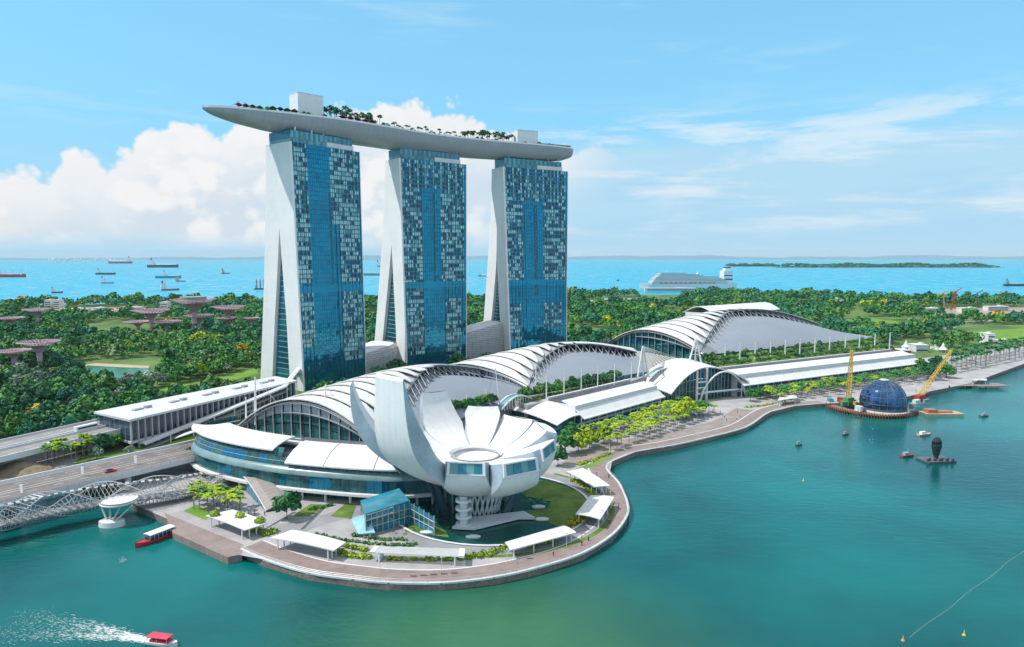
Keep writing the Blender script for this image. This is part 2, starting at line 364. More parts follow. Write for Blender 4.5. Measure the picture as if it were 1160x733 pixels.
# ------------------------------------------------------------------ water
def water(name, deep, shallow, rough, bump, bscale, ior=1.33, green=None):
    m = bpy.data.materials.new(name); m.use_nodes = True; nt = m.node_tree; N = nt.nodes; L = nt.links; p = N['Principled BSDF']
    geo = N.new('ShaderNodeNewGeometry')
    n = N.new('ShaderNodeTexNoise'); n.inputs['Scale'].default_value = 0.011; n.inputs['Detail'].default_value = 5; L.new(geo.outputs['Position'], n.inputs['Vector'])
    cr = N.new('ShaderNodeValToRGB'); cr.color_ramp.elements[0].position = 0.36; cr.color_ramp.elements[1].position = 0.66
    cr.color_ramp.elements[0].color = deep+(1,); cr.color_ramp.elements[1].color = shallow+(1,); L.new(n.outputs['Fac'], cr.inputs[0]); oc = cr.outputs[0]
    if green:                                # green reflection painted into the water colour off the promenade
        (gx, gy, rad, gc) = green
        vm = N.new('ShaderNodeVectorMath'); vm.operation = 'DISTANCE'; L.new(geo.outputs['Position'], vm.inputs[0]); vm.inputs[1].default_value = (gx, gy, 0)
        mr = N.new('ShaderNodeMapRange'); mr.interpolation_type = 'SMOOTHSTEP'; mr.inputs[1].default_value = rad; mr.inputs[2].default_value = rad*0.25; L.new(vm.outputs['Value'], mr.inputs[0])
        ml = N.new('ShaderNodeMath'); ml.operation = 'MULTIPLY'; L.new(mr.outputs[0], ml.inputs[0]); L.new(n.outputs['Fac'], ml.inputs[1])
        mx = N.new('ShaderNodeMix'); mx.data_type = 'RGBA'; L.new(ml.outputs[0], mx.inputs[0]); L.new(oc, mx.inputs[6]); mx.inputs[7].default_value = gc+(1,); oc = mx.outputs[2]
    wn = N.new('ShaderNodeTexNoise'); wn.inputs['Scale'].default_value = 0.02; wn.inputs['Detail'].default_value = 6; wn.inputs['Distortion'].default_value = 0.8; L.new(geo.outputs['Position'], wn.inputs['Vector'])
    wr = N.new('ShaderNodeMapRange'); wr.inputs[1].default_value = 0.35; wr.inputs[2].default_value = 0.65; wr.inputs[3].default_value = rough*0.6; wr.inputs[4].default_value = rough*2.0; L.new(wn.outputs['Fac'], wr.inputs[0]); L.new(wr.outputs[0], p.inputs['Roughness'])
    L.new(oc, p.inputs['Base Color']); p.inputs['IOR'].default_value = ior
    mp = N.new('ShaderNodeMapping'); mp.inputs['Rotation'].default_value = (0, 0, 0.5); mp.inputs['Scale'].default_value = (1.0, 2.2, 1); L.new(geo.outputs['Position'], mp.inputs[0])
    b1 = N.new('ShaderNodeTexNoise'); b1.inputs['Scale'].default_value = bscale; b1.inputs['Detail'].default_value = 6; b1.inputs['Roughness'].default_value = 0.6; L.new(mp.outputs[0], b1.inputs['Vector'])
    bp = N.new('ShaderNodeBump'); bp.inputs['Strength'].default_value = bump; bp.inputs['Distance'].default_value = 1.0; L.new(b1.outputs['Fac'], bp.inputs['Height']); L.new(bp.outputs[0], p.inputs['Normal'])
    return m
BAYW = water('bay_water', (0.0, 0.064, 0.068), (0.0, 0.142, 0.136), 0.05, 0.22, 0.16, green=(-2, 160, 75, (0.06, 0.15, 0.03)))
SEAW = water('sea_water', (0.015, 0.30, 0.47), (0.02, 0.37, 0.54), 0.30, 0.06, 0.03)
POND = water('lily_pond_water', (0.004, 0.05, 0.06), (0.01, 0.09, 0.06), 0.06, 0.05, 0.3)
LAKE = water('garden_lake_water', (0.03, 0.14, 0.09), (0.05, 0.20, 0.12), 0.12, 0.08, 0.3)
flat('bay_water', [(-900, 60), (1500, 60), (1500, 700), (-900, 700)], 0.0, BAYW)
flat('sea_water', [(-26500, 1180), (26500, 1180), (26500, 27600), (-26500, 27600)], -0.05, SEAW)

# ------------------------------------------------------------------ land
LZ = 2.4
shore_px = [(-60, 528), (0, 541), (60, 547), (138, 556), (150, 571), (200, 592), (206, 600), (262, 627), (272, 622), (300, 634), (350, 649), (400, 656), (440, 660), (500, 660.5), (560, 654), (610, 643),
            (660, 627), (694, 606), (710, 586), (712, 571), (703, 549), (691, 535), (688, 529), (693, 523), (720, 512), (760, 505), (800, 496), (845, 484), (872, 467), (900, 460), (935, 457), (1000, 456), (1050, 444), (1100, 434), (1160, 412), (1230, 398)]
shore = [G(a, b, LZ) for a, b in shore_px]
coast = []
for k in range(60):
    t = k/59.0; x = 2600-5200*t
    y = (1430 if x < -100 else (1430+350*min(1, (x+100)/250) if x < 600 else max(1540, 1780-240*min(1, (x-600)/300))))+38*math.sin(t*23+1)+22*math.sin(t*61)
    coast.append((x, y))
land_poly = [(p.x, p.y) for p in shore]+[(1500, 720), (2600, 900)]+coast+[(-2600, 900), (-700, 420), (-420, 380)]
b = MB(); b.prism(land_poly, -3.0, LZ); struct('land', b, [LAND])
# sea wall face along the promenade
b = MB(); b.grid([[(p.x, p.y-0.15, -1.0) for p in shore[4:]], [(p.x, p.y-0.15, LZ-0.02) for p in shore[4:]]]); struct('sea_wall_face', b, [WALLSTONE])

def offset_in(pts, d):
    out = []
    for i, p in enumerate(pts):
        a = pts[max(i-1, 0)]; c = pts[min(i+1, len(pts)-1)]
        t = Vector((c.x-a.x, c.y-a.y, 0)).normalized(); n = Vector((-t.y, t.x, 0))
        out.append(Vector((p.x+n.x*d, p.y+n.y*d, p.z)))
    return out
def band(pts, d0, d1, z): return [(p.x, p.y, z) for p in offset_in(pts, d0)], [(p.x, p.y, z) for p in offset_in(pts, d1)]
def sub(pts, n=4):
    out = []
    for i in range(len(pts)-1):
        p0 = pts[max(i-1, 0)]; p1 = pts[i]; p2 = pts[i+1]; p3 = pts[min(i+2, len(pts)-1)]
        for k in range(n):
            t = k/n
            out.append(0.5*((2*p1)+(p2-p0)*t+(2*p0-5*p1+4*p2-p3)*t*t+(3*p1-p0-3*p2+p3)*t*t*t))
    out.append(pts[-1]); return out
MC = V(-14, 258, LZ)                                  # centre of the lotus museum and its pond
# paved ground of the whole waterfront, then lawns, paths and roads as thin sheets above it
pav = [G(a, b, LZ) for a, b in [(120, 545), (150, 571), (200, 592), (206, 600), (262, 627), (300, 634), (350, 649), (440, 660), (500, 660.5), (560, 654), (610, 643), (660, 627), (694, 606), (710, 586), (712, 571), (703, 549), (691, 535), (693, 523),
       (720, 512), (760, 505), (800, 496), (845, 484), (872, 467), (900, 460), (935, 457), (1000, 456), (1050, 444), (1100, 434), (1160, 412), (1230, 398)]]
pav2 = [(p.x, p.y) for p in pav]+[(640, 800), (345, 622), (200, 500), (100, 440), (-10, 400), (-120, 400), (-190, 330)]
flat('paved_plaza', pav2, LZ+0.01, PAVE)
pr = sub(shore[8:31], 4)
b = MB(); r0, r1 = band(pr, 0.1, 8.5, LZ+0.03); b.grid([r0, r1]); struct('promenade_deck', b, [WOOD])
b = MB(); ev = sub(shore[22:29], 4); r0, r1 = band(ev, 8.6, 21.0, LZ+0.025); b.grid([r0, r1]); struct('event_deck', b, [mat('brown_grey_event_boards', (0.27, 0.235, 0.225), 0.8, 0.2, 0.2, stripes=((0.35, 0.94, 0.0), 1.3, 0.25, 0.14))])
b = MB(); pk = sub(shore[8:31], 4); r0, r1 = band(pk, -0.12, 0.75, LZ+0.16); q0, q1 = band(pk, -0.12, 0.75, LZ-0.4); b.grid([q0, r0, r1, q1]); struct('promenade_edge_kerb', b, [CONC])
b = MB(); r0, r1 = band(pr, 8.5, 9.1, LZ+0.06); b.grid([r0, r1]); struct('deck_border_strip', b, [CONC])
# lower landing stage at the left (stepped out over the water)
b = MB(); L4 = [G(186, 581, LZ), G(196, 606, 1.6), G(258, 634, 1.6), G(274, 628, LZ), G(276, 617, LZ), G(240, 603, LZ)]
b.prism([(p.x, p.y) for p in L4], -0.6, LZ+0.05); struct('landing_stage', b, [WOOD])
# lotus pond, lawns, curved path
def circ(c, r, a0=0, a1=360, n=64): return [(c.x+r*math.cos(math.radians(lerp(a0, a1, k/n))), c.y+r*math.sin(math.radians(lerp(a0, a1, k/n)))) for k in range(n+(0 if abs(a1-a0) >= 360 else 1))]
def ring(c, r0, r1, a0, a1, z, n=48):
    return [[(x, y, z) for x, y in circ(c, r0, a0, a1, n)][:n+1], [(x, y, z) for x, y in circ(c, r1, a0, a1, n)][:n+1]]
PC = V(-8, 262, 0)
flat('lily_pond', circ(PC, 38.5), LZ+0.05, POND)
b = MB(); b.grid(ring(PC, 38.5, 39.6, -179, 178, LZ+0.30)); b.grid(ring(PC, 39.6, 39.61, -179, 178, LZ+0.30)); struct('pond_rim', b, [CONC])
b = MB(); b.grid(ring(PC, 39.6, 46.0, -150, 60, LZ+0.04)); struct('curved_path', b, [PAVE2])
b = MB(); b.grid(ring(PC, 46.0, 48.0, -100, 55, LZ+0.05)); struct('path_verge', b, [GRASS])
flat('pond_lawn', [(PC.x+x, PC.y+y) for x, y in ((18, -15), (27, -24), (33, -17), (37, -6), (38, 6), (35, 16), (26, 27), (12, 33), (8, 20), (14, 9), (24, 5), (22, -4), (13, -7))], LZ+0.09, GRASS)
flat('pond_lawn', [(PC.x+x, PC.y+y) for x, y in ((-36, -8), (-30, -21), (-20, -30), (-14, -32), (-16, -26), (-26, -16))], LZ+0.09, GRASS)
for nm, ptsx, m in [('lawn', [(208, 579), (222, 572), (246, 583), (232, 589)], GRASSB), ('lawn', [(330, 585), (352, 571), (374, 572), (350, 585)], GRASS), ('lawn', [(374, 585), (392, 570), (404, 572), (398, 588)], GRASS),
                    ('lawn', [(185, 502), (215, 490), (222, 496), (200, 507)], GRASSB), ('lawn', [(250, 470), (330, 445), (338, 450), (285, 478)], GRASSB), ('lawn', [(640, 536), (690, 517), (693, 519), (648, 538)], GRASSB),
                    ('ornamental_lawn', [(660, 540), (672, 536), (668, 556), (655, 548)], GRASS)]:
    flat(nm, [tuple(G(a, c, LZ))[:2] for a, c in ptsx], LZ+0.08, m)
flat('path', [tuple(G(a, c, LZ))[:2] for a, c in [(300, 596), (345, 590), (420, 566), (440, 574), (360, 596), (330, 610)]], LZ+0.05, PAVE2)
for k, ptsx in enumerate([[(288, 606), (292, 605), (336, 580), (332, 580)], [(340, 600), (344, 600), (372, 572), (368, 572)]]):
    flat('paving_joint_strip', [tuple(G(a, c, LZ))[:2] for a, c in ptsx], LZ+0.09, DGREY)
# fields, clearings and the garden lake in the green belt behind
def field(name, ptsx, m, dz): flat(name, [tuple(G(a, c, LZ))[:2] for a, c in ptsx], LZ+dz, m)
field('garden_lake', [(86, 418), (100, 414), (135, 416), (168, 417), (176, 423), (150, 430), (120, 432), (96, 427)], LAKE, 0.06)
field('lake_beach', [(80, 415), (110, 411.5), (170, 414.5), (168, 417), (135, 416), (100, 414), (86, 418)], SAND, 0.05)
field('meadow', [(176, 441), (240, 428), (292, 417), (292, 424), (236, 437), (190, 446)], GRASSB, 0.07)
field('grass_field', [(1070, 377), (1160, 372), (1240, 376), (1240, 386), (1130, 386), (1075, 382)], GRASSB, 0.07)
field('grass_field', [(950, 363), (985, 360), (1030, 366), (1020, 371), (970, 371), (955, 368)], GRASSB, 0.07)
field('grass_field', [(935, 354), (985, 351), (1000, 355), (960, 358)], GRASS, 0.07)
field('grass_field', [(670, 378), (705, 371), (715, 375), (690, 385)], GRASS, 0.07)
field('building_site_ground', [(1035, 351), (1160, 348), (1200, 350), (1180, 358), (1045, 357)], EARTH, 0.08)
field('building_site_ground', [(645, 341), (735, 339), (735, 342), (650, 345)], EARTH, 0.08)
field('building_site_ground', [(30, 351), (110, 348), (200, 349), (200, 354), (60, 357)], EARTH, 0.08)
field('field_road', [(905, 372), (1160, 361), (1160, 362), (910, 374)], PAVE, 0.09)
field('field_road', [(1000, 381), (1080, 370), (1084, 371), (1010, 383)], PAVE, 0.09)
field('garden_path', [(60, 452), (82, 447), (92, 450), (70, 457)], PAVE, 0.09)
# far shore: horizon hills with blue haze painted into their colour and a wooded island
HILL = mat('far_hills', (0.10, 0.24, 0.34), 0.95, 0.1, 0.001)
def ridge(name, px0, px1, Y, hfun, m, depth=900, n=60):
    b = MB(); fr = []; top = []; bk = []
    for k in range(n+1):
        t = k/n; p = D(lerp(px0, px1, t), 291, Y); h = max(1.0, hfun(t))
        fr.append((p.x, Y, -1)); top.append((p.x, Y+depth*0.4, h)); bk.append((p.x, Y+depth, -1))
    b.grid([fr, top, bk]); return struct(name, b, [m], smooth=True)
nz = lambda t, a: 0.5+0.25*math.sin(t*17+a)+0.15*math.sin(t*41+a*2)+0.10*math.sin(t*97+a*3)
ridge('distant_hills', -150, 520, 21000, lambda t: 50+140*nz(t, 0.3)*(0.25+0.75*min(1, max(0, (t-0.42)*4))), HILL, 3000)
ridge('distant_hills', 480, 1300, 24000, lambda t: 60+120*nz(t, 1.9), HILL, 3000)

# the humid air over the strait: one even closed box of thin haze
hm = bpy.data.materials.new('humid_air'); hm.use_nodes = True; hm.node_tree.nodes.clear()
_pv = hm.node_tree.nodes.new('ShaderNodeVolumePrincipled'); _ho = hm.node_tree.nodes.new('ShaderNodeOutputMaterial')
_pv.inputs['Color'].default_value = (0.74, 0.90, 1.0, 1); _pv.inputs['Density'].default_value = HAZE; _pv.inputs['Density Attribute'].default_value = ''; hm.cycles.homogeneous_volume = True; _pv.inputs['Anisotropy'].default_value = 0.0
hm.node_tree.links.new(_pv.outputs[0], _ho.inputs['Volume'])
b = MB(); b.hexa([(x, y, z) for z in (-4.5, 245) for x, y in ((-27000, -900), (27000, -900), (27000, 28200), (-27000, 28200))]); b.build('haze', [hm], kind='stuff')
# ------------------------------------------------------------------ the three hotel towers
ZT = 181.7
TOW = [dict(TL=(-157, 495), h=(.60, .80), rear=(-.80, .60), L=62, b=7.0, T=30, Tb=55, cut=4.0, seed=1, apex=124),
       dict(TL=(-93, 577), h=(.79, .62), rear=(-.62, .79), L=66, b=7.0, T=24, Tb=64, cut=6.0, seed=2, apex=113),
       dict(TL=(-7.4, 632), h=(.87, .50), rear=(-.50, .87), L=70, b=13.0, T=22, Tb=60, cut=9.0, seed=3, apex=100)]
TLAB = ['nearest of the three glass hotel towers, at the left, its splayed legs meeting highest',
        'middle one of the three tall glass hotel towers, between grey louvred atrium roofs',
        'farthest of the three glass hotel towers, under the rounded stern of the sky deck']
def tower(i, T):
    TL = V(T['TL'][0], T['TL'][1], 0); h = V(T['h'][0], T['h'][1], 0).normalized(); rr = V(T['rear'][0], T['rear'][1], 0).normalized()
    def P(a, z, o):                        # a: 0..1 along the facade, o: metres to the rear of the facade plane at this height
        w = 1-z/ZT
        q = TL - rr*(T['b']*w) + h*(a*(T['L']-T['cut']*w)) + rr*o
        return V(q.x, q.y, z)
    def rear_out(z): return T['T']+(T['Tb']-T['T'])*max(0, 1-z/ZT)**1.25
    def thick(z):
        wa = 1-T['apex']/ZT; w = 1-z/ZT
        th0 = T['T']/2; tha = rear_out(T['apex'])/2
        return lerp(th0, tha, w/wa) if w < wa else lerp(tha, 15.5, min(1, (w-wa)/0.4))
    base = P(0.5, 0, 20)
    t = thing('hotel_tower', TLAB[i], 'skyscraper', (base.x, base.y, 0), 'towers under the sky deck')
    zs = [ZT*k/26 for k in range(27)]
    e = 1.2/T['L']
    # front slab with its white end walls (the ends stand proud of the glass)
    def slab(of, orr, ae0, ae1):
        b = MB()
        ring_ = [[P(ae0, z, of(z)), P(ae1, z, of(z)), P(ae1, z, orr(z)), P(ae0, z, orr(z))] for z in zs]
        b.grid(ring_, 0, close=True); b.face([p for p in ring_[-1]]); return b
    slab(lambda z: 0.9, lambda z: thick(z), 0.0, 1.0).build('front_slab', [TCONC], t)
    for a0, a1 in ((-e, 0.004), (0.996, 1+e*0.4)):
        slab(lambda z: -0.5, lambda z: thick(z)-0.05, a0, a1).build('end_wall', [TCONC], t)
    slab(lambda z: rear_out(z)-thick(z)+0.06, lambda z: rear_out(z), -e*0.6, 1+e*0.3).build('rear_slab', [TCONC], t)
    # glazed atrium between the legs, set back from the ends, floor bands across it
    b = MB(); za = [T['apex']*k/30 for k in range(31)]
    for k in range(30):
        z0, z1 = za[k], za[k+1]-0.5
        for al in (0.035,):
            b.face([P(al, z0, rear_out(z0)-thick(z0)+0.2), P(al, z0, thick(z0)-0.2), P(al, z1, thick(z1)-0.2), P(al, z1, rear_out(z1)-thick(z1)+0.2)], 0 if k % 3 else 2)
            z2 = za[k+1]
            b.face([P(al-0.004, z1, rear_out(z1)-thick(z1)+0.2), P(al-0.004, z1, thick(z1)-0.2), P(al-0.004, z2, thick(z2)-0.2), P(al-0.004, z2, rear_out(z2)-thick(z2)+0.2)], 1)
    b.build('atrium_glazing', [GLASS2, GREY, GLASS], t)
    # curtain wall
    rg = random.Random(100+i); NC = 30; NF = 54; fh = ZT/NF
    b = MB(); b.grid([[P(a, z, 0.45) for a in (0, 0.25, 0.5, 0.75, 1)] for z in zs], 2)
    gap = 0.0016
    plan = []
    for f in range(NF):
        z0, z1 = f*fh, (f+1)*fh
        for c in range(NC):
            a0, a1 = c/NC+gap, (c+1)/NC-gap
            t1, t2 = rg.gauss(0, 0.035), rg.gauss(0, 0.02)
            q = [P(a0, z0+0.12, 0.0+t1), P(a1, z0+0.12, 0.0-t1), P(a1, z1-0.12, 0.0-t1+t2), P(a0, z1-0.12, 0.0+t1+t2)]
            b.face(q, 0 if rg.random() < 0.8 else 1)
    b.build('curtain_wall', [GLASS, GLASS2, GDARK], t)
    # window bays standing in the two banks: a framed box in every cell, pale panes in some, others open and dark
    bank = {0: lambda f, u: (u < .20 and f > 9) or (u > (.53 if f > 36 else .66) and u < .975 and f > 5 and not 22 <= f <= 23),
            1: lambda f, u: (u < .30 and (f > 22 or (u > .04 and f > 4))) or (u > .60 and u < .975 and (f > 21 or (.64 < u < .92 and 2 < f < 19))) or (.30 <= u <= .60 and f > 46),
            2: lambda f, u: (u < .27 and (f > 22 or (u < .20 and 6 < f < 17))) or (u > .60 and u < .975 and (f > 21 or (u < .9 and 9 < f < 17))) or (.27 <= u <= .60 and f > 44)}[i]
    slot = {0: lambda f, u: .50 < u < .53 and 22 < f < 44, 1: lambda f, u: .46 < u < .50 and 22 < f < 46, 2: lambda f, u: .45 < u < .49 and 18 < f < 44}[i]
    NW = 34; cells = []; floors = {}
    for f in range(NF):
        prev = None
        for c in range(NW):
            u = (c+.5)/NW
            if slot(f, u): cells.append((f, c, 1)); continue
            if not bank(f, u): prev = None; continue
            floors.setdefault(f, []).append(c)
            top = i > 0 and f > 45
            if top: mi = 1 if (c % 4 and rg.random() < .75) else (3 if rg.random() < .6 else 0)
            else:
                base_p = .62 if i == 0 else .50
                if prev is not None and rg.random() < .35: mi = prev
                else: mi = 0 if rg.random() < base_p-(.30 if c % 3 == i else 0) else (1 if rg.random() < .78 else 3)
            prev = mi; cells.append((f, c, mi))
    MW = [GPALE, GDARK, STEEL, GBAND]
    def win(b, f, c, mi):
        z0, z1 = f*fh+0.42, (f+1)*fh-0.42; a0, a1 = c/NW+0.0030, (c+1)/NW-0.0030
        o = -0.16 if mi != 1 else -0.02
        fr = [P(a0, z0, o), P(a1, z0, o), P(a1, z1, o), P(a0, z1, o)]; bk = [P(a0, z0, 0.3), P(a1, z0, 0.3), P(a1, z1, 0.3), P(a0, z1, 0.3)]
        b.face(fr, mi)
        for k in range(4):
            j = (k+1) % 4; b.face([fr[j], fr[k], bk[k], bk[j]], mi)
    order = cells[:]; rg.shuffle(order); order.sort(key=lambda q: q[2] != 0)
    for q in order[:100]:
        bb = MB(); win(bb, *q); bb.build('window', MW, t)
    bb = MB()
    for q in order[100:]: win(bb, *q)
    o = bb.build('windows', MW, t); o['kind'] = 'stuff'
    # slab edges and balcony rails of the banks, slim fins standing proud of the glass
    b = MB()
    for f, cs in floors.items():
        runs = []; 
        for c in cs:
            if runs and runs[-1][1] == c-1: runs[-1][1] = c
            else: runs.append([c, c])
        for c0, c1 in runs:
            a0, a1 = c0/NW, (c1+1)/NW; z = f*fh
            b.hexa([P(a0, z-.16, -.32), P(a1, z-.16, -.32), P(a1, z-.16, .2), P(a0, z-.16, .2), P(a0, z+.16, -.32), P(a1, z+.16, -.32), P(a1, z+.16, .2), P(a0, z+.16, .2)])
    o = b.build('slab_edge', [mat('aqua_grey_slab_edge', (0.10, 0.22, 0.27), 0.5, 0.2, 0.3)], t); o['kind'] = 'stuff'
    b = MB()
    for c in range(0, NW+1, 2):
        u = c/NW
        if (i == 0 and (.20 < u < .53)) or (i > 0 and .30 < u < .60): continue
        a0 = min(max(u, .004), .994)
        pts0 = [P(a0, z, -.45) for z in zs]; pts1 = [P(a0+.0022, z, -.45) for z in zs]; bk = [P(a0, z, .2) for z in zs]; bk1 = [P(a0+.0022, z, .2) for z in zs]
        b.grid([pts0, pts1]); b.grid([bk, pts0]); b.grid([pts1, bk1])
    o = b.build('glass_fin', [mat('dark_teal_fin', (0.02, 0.12, 0.17), 0.3, 0.1, 0.3)], t); o['kind'] = 'stuff'
    # mechanical floor band and glazed crown below the deck
    b = MB()
    for z in (ZT*0.405,): 
        b.grid([[P(a, zz, -0.2) for a in (0.003, 0.5, 0.996)] for zz in (z, z+5.2)], 0)
    b.build('plain_glass_band', [GLASS], t)
    b = MB(); n = 26
    pl = [P(lerp(0.02, 0.92, k/n), ZT, 2.0) for k in range(n+1)]; pr_ = [P(lerp(0.92, 0.02, k/n), ZT, T['T']-2) for k in range(n+1)]
    loop = pl+pr_
    for k in range(len(loop)):
        p, q = loop[k], loop[(k+1) % len(loop)]
        for z0, z1, mi in ((ZT, ZT+3.1, k % 3 == 0), (ZT+3.25, ZT+8.6, k % 2)):
            b.face([(p.x, p.y, z0), (q.x, q.y, z0), (q.x, q.y, z1), (p.x, p.y, z1)], int(mi))
    b.face([(p.x, p.y, ZT+8.6) for p in loop], 2)
    b.build('glass_crown', [GBAND, GBLUE, GREY], t)
    for a, o in ((0.10, 3.4), (0.33, 3.4), (0.50, 3.4), (0.72, 3.4), (0.88, 3.4), (0.06, T['T']-3), (0.5, T['T']-2)):
        b = MB(); p = P(a, ZT, o); b.tube([p, p+V(0, 0, 11.5)], 0.55, 6); b.build('deck_column', [WHITEP], t)
    b = MB()
    b.prism([(p.x, p.y) for p in (P(0.52, ZT, 0.6), P(0.92, ZT, 0.6), P(0.92, ZT, 4), P(0.52, ZT, 4))], ZT, ZT+3.6); b.build('roof_parapet', [CONC], t)
    return P, rear_out, thick
TP = [tower(i, T) for i, T in enumerate(TOW)]

# louvred atrium roofs between the towers
LOUV = mat('grey_louvres', (0.40, 0.41, 0.43), 0.6, 0.12, 0.2, stripes=((0, 0, 1.0), 1.6, 0.55, 0.35))
def atrium(name, label, A, B, back, zt0, zt1):
    """curved louvred front from A to B, top bending back"""
    m = (A+B)/2; t = thing(name, label, 'atrium roof', (m.x, m.y, 0), 'louvred atrium roofs between the towers')
    rows = []
    prof = [(0, 0.0), (0, 0.4), (0.3, 0.7), (1.5, 0.88), (4, 0.97), (9, 1.0), (22, 1.0), (34, 0.95)]
    for dd, hz_ in prof:
        r = []
        for k in range(13):
            q = lerp(A, B, k/12); zt = lerp(zt0, zt1, (k/12)**0.7); bow = 2.5*math.sin(math.pi*k/12)
            r.append(V(q.x+back.x*(dd-bow), q.y+back.y*(dd-bow), max(1.5, zt*hz_)))
        rows.append(r)
    b = MB(); b.grid(rows[:5]); b.build('louvred_front', [LOUV], t)
    b = MB(); b.shell(rows[4:], 0.6); b.build('roof', [CONC], t)
    b = MB()
    for k in range(0, 13, 2):
        b.tube([rows[j][k]+V(-back.x*0.3, -back.y*0.3, 0.1) for j in range(5)], 0.22, 4)
    b.build('rib', [STEEL], t)
P1, P2, P3 = TP[0][0], TP[1][0], TP[2][0]
rv = [V(T['rear'][0], T['rear'][1], 0).normalized() for T in TOW]
atrium('atrium_roof', 'low grey louvred atrium with curved top linking the nearest and the middle hotel tower', P1(1.03, 0, 3), P2(-0.03, 0, 12), rv[0], 22, 27)
atrium('atrium_roof', 'grey louvred atrium with curved top linking the middle and the farthest hotel tower', P2(1.03, 0, 2), P3(-0.03, 0, 10), rv[1], 31, 40)

# ------------------------------------------------------------------ sky deck
deck_pts = [V(-207, 469, 0), V(-181, 496.5, 0), V(-150.4, 528.8, 0), V(-112, 569, 0), V(-74.4, 607, 0), V(-30, 636, 0), V(17.5, 659, 0), V(58, 679, 0)]
path = sub(deck_pts, 10)
cum = [0]
for k in range(1, len(path)): cum.append(cum[-1]+(path[k]-path[k-1]).length)
STOT = cum[-1]
def deck_at(s):
    s = max(0, min(STOT, s)); k = 0
    while k < len(cum)-2 and cum[k+1] < s: k += 1
    t = (s-cum[k])/(cum[k+1]-cum[k]); p = lerp(path[k], path[k+1], t); d = (path[min(k+2, len(path)-1)]-path[max(0, k-1)]).normalized()
    return p, d, V(d.y, -d.x, 0)           # centre, heading, side towards the bay
ip = lambda x, tab: next((lerp(a[1], b_[1], (x-a[0])/(b_[0]-a[0])) for a, b_ in zip(tab, tab[1:]) if a[0] <= x <= b_[0]), tab[-1][1])
S1 = STOT
HW = [(0, 0.8), (3, 4.2), (10, 8.5), (25, 12.6), (50, 16.2), (85, 18.5), (150, 19.3), (S1-60, 18.8), (S1-25, 17.0), (S1-10, 14.0), (S1-3, 9.0), (S1, 3.0)]
HD = [(0, 1.2), (5, 3.4), (20, 7.0), (45, 10.5), (75, 12.8), (120, 13.2), (S1-100, 13.0), (S1-40, 12.0), (S1-12, 10.0), (S1-3, 7.0), (S1, 3.0)]
def zdeck(s): return 199.6+3.0*min(1, s/100)
sk = thing('sky_deck', 'long ship-shaped roof deck with pale hull lying across all three hotel towers', 'roof deck', (-74, 607, 0))
st_ = [0, 0.8, 2, 4, 7, 11, 17, 25, 35]+[35+k*(S1-35-12)/34 for k in range(1, 35)]+[S1-9, S1-6, S1-3.5, S1-1.5, S1-0.5, S1]
rows = []
for s in st_:
    p, d, n = deck_at(s); w = ip(s, HW); dp = ip(s, HD); z = zdeck(s); r = []
    for k in range(25):
        a = math.pi*k/24; x = math.cos(a); y = math.sin(a)
        X = math.copysign(abs(x)**0.80, x)*w; Z = -dp*abs(y)**0.92
        r.append(V(p.x+n.x*X, p.y+n.y*X, z+Z))
    rows.append(r)
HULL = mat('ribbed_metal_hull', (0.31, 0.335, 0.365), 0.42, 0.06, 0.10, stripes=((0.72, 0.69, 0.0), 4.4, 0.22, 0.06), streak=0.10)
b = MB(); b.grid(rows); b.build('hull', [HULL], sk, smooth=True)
b = MB()
for rr_, q in ((0.0, 1),):
    L0 = [r[0] for r in rows]; L1 = [r[-1] for r in rows]
    b.grid([[p+V(0, 0, -0.9) for p in L0], L1 and [V(p.x, p.y, p.z-0.9) for p in L1]])
b.build('deck_floor', [PAVE2], sk)
b = MB()
for side in (0, -1):
    ln = [r[side] for r in rows]; i2 = []
    for r in rows:
        p, q = r[side], r[-1-side if side == 0 else 0]
        dd = (q-p); L_ = dd.length; i2.append(p+dd*(min(0.8, L_*0.3)/max(L_, 1e-3)))
    b.grid([ln, [p+V(0, 0, 1.25) for p in ln], [p+V(0, 0, 1.25) for p in i2], i2])
b.build('parapet', [WHITEP], sk)
def on_deck(s, x, dz=0.0):
    p, d, n = deck_at(s); return V(p.x+n.x*x, p.y+n.y*x, zdeck(s)-0.9+dz)
def deck_box(b, s, x, ls, lx, h, mi=0, dz=0.0):
    p, d, n = deck_at(s); c = on_deck(s, x, dz); b.box(c, ls, lx, h, math.atan2(d.y, d.x), mi)
# pool along the bay edge, planting bed along the middle
b = MB(); b.grid([[on_deck(s, 15.5, 0.35) for s in range(115, 262, 7)], [on_deck(s, 9.5, 0.35) for s in range(115, 262, 7)]]); b.build('infinity_pool', [mat('pool_water', (0.05, 0.35, 0.45), 0.05, 0.05)], sk)
b = MB(); b.grid([[on_deck(s, 8.5, 0.5) for s in range(70, 300, 6)], [on_deck(s, -3, 0.5) for s in range(70, 300, 6)]]); b.build('planting_bed', [LAND], sk)
for s, lab in ((76, 'white windowless lift block standing on the sky deck above the nearest tower'), (S1-52, 'white windowless lift block standing on the sky deck above the farthest tower')):
    c = on_deck(s, 2); lb = thing('lift_block', lab, 'roof block', tuple(c), 'white blocks on the sky deck')
    b = MB(); deck_box(b, s, 2, 21, 12, 18.5 if s < 150 else 15.0); b.build('block_wall', [WHITEP], lb)
    b = MB(); deck_box(b, s, 2, 21.4, 12.4, 0.5, dz=18.5 if s < 150 else 15.0); deck_box(b, s+2, 2, 4, 3, 0.8, dz=19.0 if s < 150 else 15.5); b.build('roof_edge', [CONC], lb)
